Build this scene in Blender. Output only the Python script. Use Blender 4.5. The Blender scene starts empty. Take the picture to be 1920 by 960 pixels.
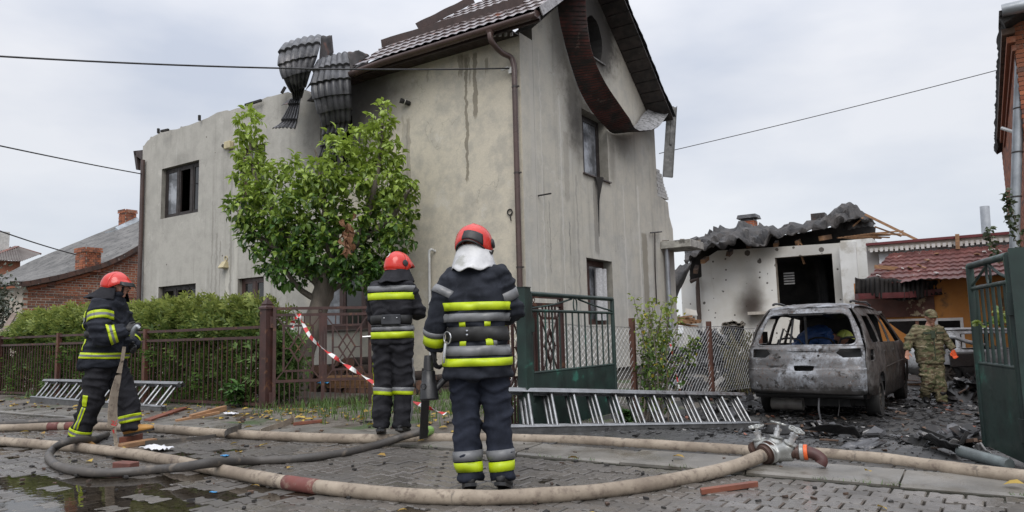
import bpy, bmesh, math, random
from mathutils import Vector, Matrix, noise
from mathutils.geometry import tessellate_polygon
from mathutils.bvhtree import BVHTree
V = Vector
rnd = random.Random(7)
SC = bpy.context.scene
COL = SC.collection
pi = math.pi
R_ = math.radians

# ---------------------------------------------------------------- camera
YAW, PITCH, ROLL, FPX, CAMZ = R_(33.2), R_(6.34), R_(-1.43), 1350.0, 1.03
cam_d = bpy.data.cameras.new('camera')
cam = bpy.data.objects.new('camera', cam_d); COL.objects.link(cam)
CAMR = Matrix.Rotation(YAW, 3, 'Z') @ Matrix.Rotation(pi/2 + PITCH, 3, 'X') @ Matrix.Rotation(ROLL, 3, 'Z')
cam.matrix_world = Matrix.Translation((0, 0, CAMZ)) @ CAMR.to_4x4()
cam_d.sensor_width = 36.0
cam_d.lens = 36.0*FPX/1920.0
cam_d.clip_start = 0.05; cam_d.clip_end = 3000
SC.camera = cam
CAMP = V((0, 0, CAMZ)); FWD = V((-math.sin(YAW), math.cos(YAW), 0)); RGT = V((math.cos(YAW), math.sin(YAW), 0))

def ray(px, py): return CAMR @ V(((px-960)/FPX, -(py-480)/FPX, -1.0))
def on(axis, c, px, py):
    d = ray(px, py); t = (c-CAMP[axis])/d[axis]; return CAMP + d*t
def at(px, py, D):
    d = ray(px, py); return CAMP + d*(D/d.dot(FWD))

# ---------------------------------------------------------------- world and sun (overcast)
SUN_EL, SUN_AZ = R_(48), R_(150)       # azimuth measured from +Y clockwise
w = bpy.data.worlds.new('World'); SC.world = w; w.use_nodes = True
nt = w.node_tree; nt.nodes.clear()
def wn(t, **k):
    n = nt.nodes.new(t)
    for a, b in k.items(): setattr(n, a, b)
    return n
sky = wn('ShaderNodeTexSky', sky_type='NISHITA', sun_disc=False, sun_elevation=SUN_EL, sun_rotation=SUN_AZ)
b1 = wn('ShaderNodeBackground'); b1.inputs[1].default_value = 0.05
hs = wn('ShaderNodeHueSaturation'); hs.inputs['Saturation'].default_value = 0.35
nt.links.new(sky.outputs[0], hs.inputs['Color']); nt.links.new(hs.outputs[0], b1.inputs[0])
tc = wn('ShaderNodeTexCoord'); sep = wn('ShaderNodeSeparateXYZ')
nt.links.new(tc.outputs['Generated'], sep.inputs[0])
mp = wn('ShaderNodeMapping'); mp.inputs['Scale'].default_value = (1.0, 1.0, 2.6)
nt.links.new(tc.outputs['Generated'], mp.inputs[0])
n1 = wn('ShaderNodeTexNoise'); n1.inputs['Scale'].default_value = 2.3; n1.inputs['Detail'].default_value = 5; n1.inputs['Roughness'].default_value = .5
nt.links.new(mp.outputs[0], n1.inputs['Vector'])
cr = wn('ShaderNodeValToRGB')
cr.color_ramp.elements[0].position = .34; cr.color_ramp.elements[0].color = (.27, .295, .352, 1)
cr.color_ramp.elements[1].position = .62; cr.color_ramp.elements[1].color = (.435, .438, .458, 1)
nt.links.new(n1.outputs[0], cr.inputs[0])
# overcast brightening towards the zenith
mx = wn('ShaderNodeMath', operation='MAXIMUM'); mx.inputs[1].default_value = 0
nt.links.new(sep.outputs[2], mx.inputs[0])
p3 = wn('ShaderNodeMath', operation='POWER'); p3.inputs[1].default_value = 2.3
nt.links.new(mx.outputs[0], p3.inputs[0])
ma = wn('ShaderNodeMath', operation='MULTIPLY_ADD'); ma.inputs[1].default_value = 3.5; ma.inputs[2].default_value = 1.0
nt.links.new(p3.outputs[0], ma.inputs[0])
b2 = wn('ShaderNodeBackground')
nt.links.new(cr.outputs[0], b2.inputs[0]); nt.links.new(ma.outputs[0], b2.inputs[1])
ad = wn('ShaderNodeAddShader'); nt.links.new(b1.outputs[0], ad.inputs[0]); nt.links.new(b2.outputs[0], ad.inputs[1])
wo = wn('ShaderNodeOutputWorld'); nt.links.new(ad.outputs[0], wo.inputs[0])
sd = bpy.data.lights.new('sun', 'SUN'); sd.energy = 1.5; sd.angle = R_(40); sd.color = (1, .96, .9)
so = bpy.data.objects.new('sun', sd); COL.objects.link(so)
sdir = V((math.sin(SUN_AZ)*math.cos(SUN_EL), math.cos(SUN_AZ)*math.cos(SUN_EL), math.sin(SUN_EL)))
so.rotation_euler = sdir.to_track_quat('Z', 'Y').to_euler()
SC.view_settings.view_transform = 'Standard'; SC.view_settings.look = 'None'
SC.view_settings.exposure = 0.2; SC.view_settings.gamma = 1.0
SC.cycles.max_bounces = 6; SC.cycles.diffuse_bounces = 3; SC.cycles.glossy_bounces = 3
SC.cycles.transparent_max_bounces = 12; SC.cycles.use_denoising = True

# ---------------------------------------------------------------- material helpers
class NT:
    def __init__(s, name):
        s.m = bpy.data.materials.new(name); s.m.use_nodes = True
        s.t = s.m.node_tree; s.b = s.t.nodes['Principled BSDF']; s.o = s.t.nodes['Material Output']
        g = s.n('ShaderNodeNewGeometry'); s.pos = g.outputs['Position']
    def n(s, t, **k):
        x = s.t.nodes.new(t)
        for a, b in k.items(): setattr(x, a, b)
        return x
    def L(s, a, b): s.t.links.new(a, b)
    def setin(s, inp, v):
        if hasattr(v, 'links'): s.L(v, inp)
        elif isinstance(v, (tuple, list)) and len(v) == 3 and inp.type == 'RGBA': inp.default_value = (*v, 1)
        else: inp.default_value = v
    def noise(s, scale, detail=4, rough=.55, vec=None, sc=None, dist=0.0):
        x = s.n('ShaderNodeTexNoise'); x.inputs['Scale'].default_value = scale
        x.inputs['Detail'].default_value = detail; x.inputs['Roughness'].default_value = rough; x.inputs['Distortion'].default_value = dist
        v = vec or s.pos
        if sc: 
            mp = s.n('ShaderNodeMapping'); mp.inputs['Scale'].default_value = sc; s.L(v, mp.inputs[0]); v = mp.outputs[0]
        s.L(v, x.inputs['Vector']); return x.outputs[0]
    def ramp(s, fac, a, b, ca=0.0, cb=1.0):
        x = s.n('ShaderNodeMapRange'); x.clamp = True; x.interpolation_type = 'SMOOTHSTEP'
        s.setin(x.inputs[0], fac); x.inputs[1].default_value = a; x.inputs[2].default_value = b
        x.inputs[3].default_value = ca; x.inputs[4].default_value = cb; return x.outputs[0]
    def mix(s, fac, a, b, mode='MIX'):
        x = s.n('ShaderNodeMix', data_type='RGBA', blend_type=mode)
        s.setin(x.inputs[0], fac); s.setin(x.inputs[6], a); s.setin(x.inputs[7], b); return x.outputs[2]
    def math(s, op, a, b=0.0, c=None):
        x = s.n('ShaderNodeMath', operation=op); s.setin(x.inputs[0], a); s.setin(x.inputs[1], b)
        if c is not None: s.setin(x.inputs[2], c)
        return x.outputs[0]
    def sep(s, v=None):
        x = s.n('ShaderNodeSeparateXYZ'); s.L(v or s.pos, x.inputs[0]); return x.outputs
    def bump(s, h, strength=.3, dist=.01):
        x = s.n('ShaderNodeBump'); x.inputs['Strength'].default_value = strength; x.inputs['Distance'].default_value = dist
        s.L(h, x.inputs['Height']); s.L(x.outputs[0], s.b.inputs['Normal'])
    def out(s, col=None, rough=None, metal=None, spec=None):
        if col is not None: s.setin(s.b.inputs['Base Color'], col)
        if rough is not None: s.setin(s.b.inputs['Roughness'], rough)
        if metal is not None: s.setin(s.b.inputs['Metallic'], metal)
        if spec is not None: s.setin(s.b.inputs['Specular IOR Level'], spec)
        return s.m

MATS = {}
def mat(name, c, c2=None, scale=6, rough=.7, metal=0, bump=.25, bscale=40, bd=.004, dirt=None, dscale=3, dth=(.5, .65), spec=None, sc=None, rv=.12, obj=False):
    """general surface: two tones of noise, optional dirt patches, fine relief"""
    if name in MATS: return MATS[name]
    t = NT(name)
    if obj: t.pos = t.n('ShaderNodeTexCoord').outputs['Object']
    c2 = c2 or tuple(x*.72 for x in c)
    n = t.noise(scale, 5, .6, sc=sc)
    col = t.mix(t.ramp(n, .3, .7), c2, c)
    if dirt:
        d = t.noise(dscale, 6, .65, sc=sc)
        col = t.mix(t.ramp(d, *dth), col, dirt)
    r = t.ramp(t.noise(scale*1.7, 3), .3, .7, max(0.02, rough-rv), min(1, rough+rv))
    if bump: t.bump(t.noise(bscale, 4, .6, sc=sc), bump, bd)
    MATS[name] = t.out(col, r, metal, spec); return MATS[name]

# ---------------------------------------------------------------- geometry helper
def frame_mat(z, up=V((0, 0, 1))):
    z = z.normalized()
    if abs(z.dot(up)) > .98: up = V((0, 1, 0)) if abs(z.y) < .9 else V((1, 0, 0))
    x = up.cross(z).normalized(); y = z.cross(x)
    return x, y, z

class G:
    def __init__(s): s.v = []; s.f = []; s.m = []
    def add(s, vs, fs, mi=0):
        b = len(s.v); s.v += [tuple(p) for p in vs]; s.f += [tuple(i+b for i in q) for q in fs]; s.m += [mi]*len(fs); return s
    def hexa(s, p, mi=0):   # 8 points: bottom 4 ccw, top 4 ccw
        return s.add(p, [(3,2,1,0),(4,5,6,7),(0,1,5,4),(1,2,6,5),(2,3,7,6),(3,0,4,7)], mi)
    def box(s, c, d, rot=None, mi=0):
        c = V(c); hx, hy, hz = d[0]/2, d[1]/2, d[2]/2
        p = [V((x*hx, y*hy, z*hz)) for z in (-1, 1) for x, y in ((-1,-1),(1,-1),(1,1),(-1,1))]
        if rot is not None: p = [rot @ q for q in p]
        return s.hexa([c+q for q in p], mi)
    def bx(s, x0, x1, y0, y1, z0, z1, mi=0): return s.box(((x0+x1)/2, (y0+y1)/2, (z0+z1)/2), (x1-x0, y1-y0, z1-z0), None, mi)
    def bar(s, a, b, wd, h, up=V((0, 0, 1)), mi=0):   # wd across, h along up
        a = V(a); b = V(b); x, y, z = frame_mat(b-a, V(up))
        p = [e + x*(i*wd/2) + y*(j*h/2) for e in (a, b) for i, j in ((-1,-1),(1,-1),(1,1),(-1,1))]
        return s.hexa(p, mi)
    def loft(s, rings, cap=True, mi=0, closed=True):
        n = len(rings[0]); vs = [p for r in rings for p in r]; fs = []
        for i in range(len(rings)-1):
            for j in range(n if closed else n-1):
                k = (j+1) % n; fs.append((i*n+j, i*n+k, (i+1)*n+k, (i+1)*n+j))
        if cap and closed: fs += [tuple(range(n-1, -1, -1)), tuple(range((len(rings)-1)*n, len(rings)*n))]
        return s.add(vs, fs, mi)
    def tube(s, pts, r, n=8, cap=True, mi=0, sq=None):
        pts = [V(p) for p in pts]; rings = []; px = None
        for i, p in enumerate(pts):
            d = (pts[min(i+1, len(pts)-1)] - pts[max(i-1, 0)])
            if d.length < 1e-9: d = V((0, 0, 1))
            d.normalize()
            if px is None: x, y, _ = frame_mat(d)
            else:
                x = (px - d*px.dot(d)); x = x.normalized() if x.length > 1e-6 else frame_mat(d)[0]; y = d.cross(x)
            px = x; rr = r[i] if isinstance(r, (list, tuple)) else r
            a, b = (rr if isinstance(rr, tuple) else (rr, rr))
            rings.append([p + x*(a*math.cos(2*pi*k/n)) + y*(b*math.sin(2*pi*k/n)) for k in range(n)])
        return s.loft(rings, cap, mi)
    def grid(s, fn, nu, nv, mi=0):
        vs = [fn(i/nu, j/nv) for j in range(nv+1) for i in range(nu+1)]; m = nu+1
        return s.add(vs, [(j*m+i, j*m+i+1, (j+1)*m+i+1, (j+1)*m+i) for j in range(nv) for i in range(nu)], mi)
    def lathe(s, prof, base, axis=V((0, 0, 1)), n=16, mi=0, cap=True):   # prof: (r, h)
        x, y, z = frame_mat(V(axis)); base = V(base)
        return s.loft([[base + z*h + x*(r*math.cos(2*pi*k/n)) + y*(r*math.sin(2*pi*k/n)) for k in range(n)] for r, h in prof], cap, mi)
    def torus(s, c, axis, R, r, n=20, k=6, mi=0):
        x, y, z = frame_mat(V(axis)); c = V(c)
        rings = []
        for i in range(n):
            a = 2*pi*i/n; d = x*math.cos(a)+y*math.sin(a)
            rings.append([c + d*(R + r*math.cos(2*pi*j/k)) + z*(r*math.sin(2*pi*j/k)) for j in range(k)])
        vs = [p for q in rings for p in q]
        return s.add(vs, [(i*k+j, i*k+(j+1) % k, ((i+1) % n)*k+(j+1) % k, ((i+1) % n)*k+j) for i in range(n) for j in range(k)], mi)
    def sphere(s, c, r, n=12, mi=0, fn=None):
        c = V(c); r = V(r) if not isinstance(r, (int, float)) else V((r, r, r)); m = n//2; vs = []
        for j in range(m+1):
            t = pi*j/m
            for i in range(n):
                a = 2*pi*i/n; d = V((math.sin(t)*math.cos(a), math.sin(t)*math.sin(a), math.cos(t)))
                q = V((d.x*r.x, d.y*r.y, d.z*r.z))
                if fn: q = fn(d, q)
                vs.append(c+q)
        return s.add(vs, [(j*n+i, (j+1)*n+i, (j+1)*n+(i+1) % n, j*n+(i+1) % n) for j in range(m) for i in range(n)], mi)
    def slab(s, outline, holes, thick, fr, mi=0, mi_rev=None, mi_back=None):
        """2-D outline with holes extruded by thick; fr(u, v, w) -> 3-D"""
        mi_rev = mi if mi_rev is None else mi_rev; mi_back = mi_rev if mi_back is None else mi_back
        loops = [outline]+list(holes); flat = [p for l in loops for p in l]
        tris = tessellate_polygon([[V((p[0], p[1], 0)) for p in l] for l in loops])
        def orient(t, up):
            a, b, c = (flat[i] for i in t); ar = (b[0]-a[0])*(c[1]-a[1])-(b[1]-a[1])*(c[0]-a[0])
            return t if (ar > 0) == up else tuple(reversed(t))
        s.add([fr(p[0], p[1], 0) for p in flat], [orient(t, True) for t in tris], mi)
        s.add([fr(p[0], p[1], thick) for p in flat], [orient(t, False) for t in tris], mi_back)
        for k, l in enumerate(loops):
            n = len(l); vs = [fr(*p, 0) for p in l]+[fr(*p, thick) for p in l]
            s.add(vs, [(i, (i+1) % n, n+(i+1) % n, n+i) for i in range(n)], mi_rev)
        return s
    def obj(s, name, mats, parent=None, smooth=None, local=False, bevel=0):
        me = bpy.data.meshes.new(name)
        off = V((0, 0, 0))
        if parent is not None and not local:
            q = parent
            while q is not None: off += q.location; q = q.parent
        me.from_pydata([(p[0]-off.x, p[1]-off.y, p[2]-off.z) for p in s.v], [], s.f)
        if not isinstance(mats, (list, tuple)): mats = [mats]
        for m in mats: me.materials.append(m)
        if len(mats) > 1: me.polygons.foreach_set('material_index', s.m)
        if smooth is not None:
            me.shade_smooth()
            if smooth < 179: me.set_sharp_from_angle(angle=R_(smooth))
        me.update()
        o = bpy.data.objects.new(name, me); COL.objects.link(o)
        if parent is not None: o.parent = parent
        if bevel:
            b = o.modifiers.new('bevel', 'BEVEL'); b.width = bevel; b.segments = 1; b.limit_method = 'ANGLE'; b.angle_limit = R_(40)
        return o

def fixn(o):
    bm = bmesh.new(); bm.from_mesh(o.data); bmesh.ops.recalc_face_normals(bm, faces=bm.faces); bm.to_mesh(o.data); bm.free(); return o
def tag(o, label=None, cat=None, group=None, kind=None):
    if label: o['label'] = label
    if cat: o['category'] = cat
    if group: o['group'] = group
    if kind: o['kind'] = kind
    return o
def thing(name, label, cat, loc=(0, 0, 0), group=None):
    o = bpy.data.objects.new(name, None); COL.objects.link(o); o.location = loc; o.empty_display_size = .2
    return tag(o, label, cat, group)
def inst(name, src, parent, loc, rot=None, scale=None):
    o = bpy.data.objects.new(name, src); COL.objects.link(o); o.parent = parent
    off = V((0, 0, 0)); q = parent
    while q is not None: off += q.location; q = q.parent
    o.location = V(loc)-off
    if rot is not None: o.rotation_mode = 'QUATERNION'; o.rotation_quaternion = rot
    if scale is not None: o.scale = scale
    return o
def copy_tree(o, parent=None):
    c = o.copy(); COL.objects.link(c)
    if parent is not None: c.parent = parent
    for ch in list(o.children): copy_tree(ch, c)
    return c
def nz(x, y, z=0.0, s=1.0): return noise.noise(V((x*s, y*s, z*s)))
def lerp(a, b, t): return a+(b-a)*t
def spline(pts, n=8):
    """Catmull-Rom through pts"""
    pts = [V(p) for p in pts]; out = []
    for i in range(len(pts)-1):
        p0 = pts[max(i-1, 0)]; p1 = pts[i]; p2 = pts[i+1]; p3 = pts[min(i+2, len(pts)-1)]
        for k in range(n):
            t = k/n; out.append(.5*((2*p1)+(p2-p0)*t+(2*p0-5*p1+4*p2-p3)*t*t+(3*p1-p0-3*p2+p3)*t**3))
    out.append(pts[-1]); return out
# ---------------------------------------------------------------- ground
def sstep(a, b, x):
    t = max(0., min(1., (x-a)/(b-a))); return t*t*(3-2*t)
def gh(x, y):
    left = .02+.07*sstep(5.7, 6.9, y)
    drive = .012-.04*sstep(5.8, 7.2, y)-.34*sstep(6.5, 11.3, y)-.07*sstep(12, 17, y)
    s = sstep(-5.3, -4.5, x)
    z = lerp(left, drive, s)
    z = lerp(z, -.45, sstep(16.5, 24, y))
    z += .012*nz(x, y, 0, 1.3)*sstep(5.9, 6.5, y)
    return z

t = NT('verge_dirt')
n = t.noise(2.3, 6, .65); n2 = t.noise(14, 5, .7)
c = t.mix(t.ramp(n, .35, .65), (.075, .062, .05), (.15, .135, .115))
c = t.mix(t.ramp(n2, .45, .7), c, (.06, .048, .038))
c = t.mix(t.ramp(t.noise(1.1, 4, .6), .55, .66), c, (.05, .075, .028))
t.bump(n2, .6, .02); M_DIRT = t.out(c, t.ramp(n, .3, .7, .35, .85))
t = NT('drive_wet')
n = t.noise(1.2, 6, .7); n2 = t.noise(25, 6, .75); n3 = t.noise(90, 3, .7)
c = t.mix(t.ramp(n, .35, .68), (.012, .012, .013), (.055, .053, .05))
c = t.mix(t.ramp(n2, .55, .75), c, (.09, .087, .083))
t.bump(n2, .8, .03); M_DRIVE = t.out(c, t.ramp(n, .3, .6, .22, .65))

xs = [-600, -250, -120, -70, -45]+[-36+.9*i for i in range(12)]+[-25+.5*i for i in range(34)]+[-8+.25*i for i in range(45)]+[3.5+1.2*i for i in range(8)]+[20, 45, 120, 300, 600]
ys = [-300, -60, -15, 5.66]+[5.8+.2*i for i in range(60)]+[18+.8*i for i in range(12)]+[30, 40, 60, 100, 200, 400, 900]
xs = sorted(set(xs)); g = G(); m = len(xs)
g.add([(x, y, (gh(x, y) if y > 5.7 else (-.09 if y < 5.66 else -.05))) for y in ys for x in xs],
      [(j*m+i, j*m+i+1, (j+1)*m+i+1, (j+1)*m+i) for j in range(len(ys)-1) for i in range(m-1)])
tag(g.obj('ground', M_DIRT, smooth=180), kind='structure')
# burnt driveway sheet
g = G(); nx, ny = 40, 90
def dv(u, v):
    y = 5.9+v*20.5; x0 = lerp(-4.55, -4.8, sstep(7, 9, y)); x1 = lerp(-.05, 3.5, sstep(8.5, 14, y)) 
    x = lerp(x0-.25*nz(3, y, 1, .7), x1, u); return (x, y, gh(x, y)+.006+.012*max(0, nz(x, y, 5, 2.2)))
g.grid(dv, nx, ny); DRIVE = tag(g.obj('driveway', M_DRIVE, smooth=180), kind='structure')

# ---------------------------------------------------------------- road of interlocking pavers
t = NT('road_bed'); t.bump(t.noise(60, 4), .6, .01)
M_BED = t.out(t.mix(t.noise(4), (.02, .018, .015), (.045, .045, .03)), .55)
g = G(); g.bx(-60, 8, -6, 5.40, -.08, -.042); ROAD = tag(g.obj('road', M_BED), kind='structure')
def paver_mat(name, a, b, wet):
    t = NT(name); oi = t.n('ShaderNodeObjectInfo')
    geo = t.n('ShaderNodeNewGeometry'); rv = geo.outputs['Random Per Island']
    n = t.noise(1.0, 5, .6); n2 = t.noise(38, 5, .7)
    r = t.math('ADD', t.math('MULTIPLY', rv, .45), t.math('MULTIPLY', oi.outputs['Random'], .55))
    c = t.mix(r, a, b); c = t.mix(t.ramp(n2, .35, .75), t.mix(.35, c, (.03, .03, .028)), c)
    c = t.mix(t.ramp(n, .42, .62, 0, .5), c, tuple(x*.45 for x in a))
    c = t.mix(t.ramp(t.noise(5, 5, .7), .62, .72, 0, .6), c, (.06, .05, .035))
    t.bump(n2, .35, .004)
    return t.out(c, t.ramp(t.math('ADD', n, t.math('MULTIPLY', t.noise(9, 4), .25)), .5, .78, wet, .62), spec=.5)
M_PAVER = paver_mat('paver', (.085, .076, .067), (.20, .18, .162), .13)
M_PAVED = paver_mat('paver_sooty', (.03, .03, .03), (.09, .085, .08), .2)
def paver_geo(g, cx, cy, cz, tx=0, ty=0, ang=0, L=.1, c=.07025, a=.012, hgt=.05, gap=.0055, jit=0):
    prof = [(-L, 1), (-.062, 1), (-.038, -1), (.038, -1), (.062, 1), (L, 1)]
    pl = [(x, -(c+a*f)) for x, f in prof]+[(x, c+a*f) for x, f in reversed(prof)]
    def ring(s, z):
        o = []
        for x, y in pl:
            xx = x-math.copysign(s, x); yy = y-math.copysign(s, y)
            o.append((cx+xx, cy+yy, cz+z+xx*tx+yy*ty))
        return o
    b = len(g.v); r0, r1, r2 = ring(gap, -hgt), ring(gap, -.007), ring(gap+.007, 0)
    n = len(pl); vs = r0+r1+r2; fs = []
    for q in range(2):
        for j in range(n): k = (j+1) % n; fs.append((q*n+j, q*n+k, (q+1)*n+k, (q+1)*n+j))
    o = 2*n; fs += [(o+0, o+1, o+10, o+11), (o+1, o+2, o+9, o+10), (o+2, o+3, o+8, o+9), (o+3, o+4, o+7, o+8), (o+4, o+5, o+6, o+7)]
    g.add(vs, fs)
def puddle_mask(x, y):
    m = 0
    for (cx, cy, rx, ry, k) in ((-5.5, 2.6, 1.6, .7, 1.25), (-6.6, 3.9, 1.2, .35, .75), (-4.4, 3.2, 1.0, .5, .8), (-9.5, 3.0, 2.5, .9, 1.0), (-3.6, 3.95, .8, .3, .6)):
        d = ((x-cx)/rx)**2+((y-cy)/ry)**2
        m = max(m, k*(1-d))
    return max(0, min(1, m+.55*nz(x, y, 2, 1.6)))
def road_z(x, y): return -.013*puddle_mask(x, y)+.004*nz(x, y, 0, .8)
pav = []
row = 0; y = .6
while y < 5.36:
    x = -21+(row % 2)*.1
    while x < 2.6:
        d = V((x, y, 0)).dot(FWD); sx = V((x, y, 0)).dot(RGT)
        if d > 2.2 and -.80*d-.4 < sx < .80*d+.4: pav.append((d, x, y))
        x += .2
    y += .1405; row += 1
pav.sort()
def in_frame(x, y, z=0):
    q = CAMR.transposed() @ (V((x, y, z))-CAMP)
    if q.z > -.1: return False
    px = 960+FPX*q.x/-q.z; py = 480-FPX*q.y/-q.z
    return -10 < px < 1930 and py < 975
gp = G(); cnt = 0; srcs = []
for k in range(6):
    q = G(); paver_geo(q, 0, 0, 0, rnd.uniform(-.012, .012), rnd.uniform(-.016, .016)); o = q.obj('paver', M_PAVER, ROAD, local=True); srcs.append(o.data); bpy.data.objects.remove(o)
for d, x, y in pav:
    z = road_z(x, y)+rnd.gauss(0, .003)
    if cnt < 299 and in_frame(x, y):
        o = inst('paver', rnd.choice(srcs), ROAD, (x+rnd.gauss(0, .001), y, z), Matrix.Rotation(rnd.gauss(0, .006), 3, 'Z').to_quaternion()); cnt += 1
    else: paver_geo(gp, x+rnd.gauss(0, .001), y+rnd.gauss(0, .001), z, rnd.gauss(0, .01), rnd.gauss(0, .014))
tag(gp.obj('paver_field', M_PAVER, ROAD), kind='stuff')
# apron in front of the gates
gp = G(); row = 0; y = 5.96
while y < 8.3:
    x = -4.35+(row % 2)*.1
    while x < 1.2:
        if nz(x, y, 9, 1.0) > -.42-.25*(7.6-y) : paver_geo(gp, x, y, gh(x, y)+.014+rnd.gauss(0, .003), rnd.gauss(0, .02), rnd.gauss(0, .02))
        x += .2
    y += .1405; row += 1
tag(gp.obj('paver_field', M_PAVED, DRIVE), kind='stuff')
# puddles
t = NT('puddle_water'); t.t.nodes.remove(t.b)
fr = t.n('ShaderNodeFresnel'); fr.inputs[0].default_value = 1.33
gl = t.n('ShaderNodeBsdfGlossy'); gl.inputs['Roughness'].default_value = .015
tr = t.n('ShaderNodeBsdfTransparent'); tr.inputs[0].default_value = (.62, .58, .52, 1)
bmp = t.n('ShaderNodeBump'); bmp.inputs['Strength'].default_value = .08; bmp.inputs['Distance'].default_value = .01
t.L(t.noise(9, 2), bmp.inputs['Height']); t.L(bmp.outputs[0], gl.inputs['Normal'])
ms = t.n('ShaderNodeMixShader'); t.L(t.math('MULTIPLY', fr.outputs[0], 1.0), ms.inputs[0]); t.L(tr.outputs[0], ms.inputs[1]); t.L(gl.outputs[0], ms.inputs[2]); t.L(ms.outputs[0], t.o.inputs[0])
M_WATER = t.m
g = G(); g.bx(-13, -2.2, 1.6, 4.7, -.0085, -.0084); g.f = g.f[1:2]; g.m = g.m[1:2]
tag(g.obj('puddle', M_WATER), kind='structure')

# kerb
M_KERB = mat('kerb_concrete', (.185, .172, .152), (.10, .093, .082), 1.6, .42, bump=.4, bscale=50, bd=.006, dirt=(.085, .075, .06), dscale=2.5, dth=(.52, .66), rv=.22)
g = G(); g.bx(-60, 8, 5.42, 5.93, -.12, -.02); KERB = tag(g.obj('kerb', M_BED), kind='structure')
i = 0; x = 3.0; 
def kerb_geo(L, tilt):
    q = G(); h = L/2-.006
    pr = [(-.235, -.1), (-.235, -.004), (-.215, .012), (.0, .02), (.222, .03+tilt), (.238, .016), (.238, -.1)]
    vs = [(sx*h, a, b) for sx in (-1, 1) for a, b in pr]; n = len(pr)
    q.add(vs, [(j, (j+1) % n, n+(j+1) % n, n+j) for j in range(n)]+[tuple(range(n-1, -1, -1)), tuple(range(n, 2*n))]); return q
ks = []
for k in range(3):
    o = kerb_geo(1.0, rnd.uniform(-.004, .004)).obj('kerb_stone', M_KERB, KERB, local=True); ks.append(o.data); bpy.data.objects.remove(o)
x = 1.93
while x > -24:
    inst('kerb_stone', rnd.choice(ks), KERB, (x, 5.67+rnd.gauss(0, .004), rnd.gauss(0, .004)), Matrix.Rotation(rnd.gauss(0, .004), 3, 'Y').to_quaternion()); x -= 1.0

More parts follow.
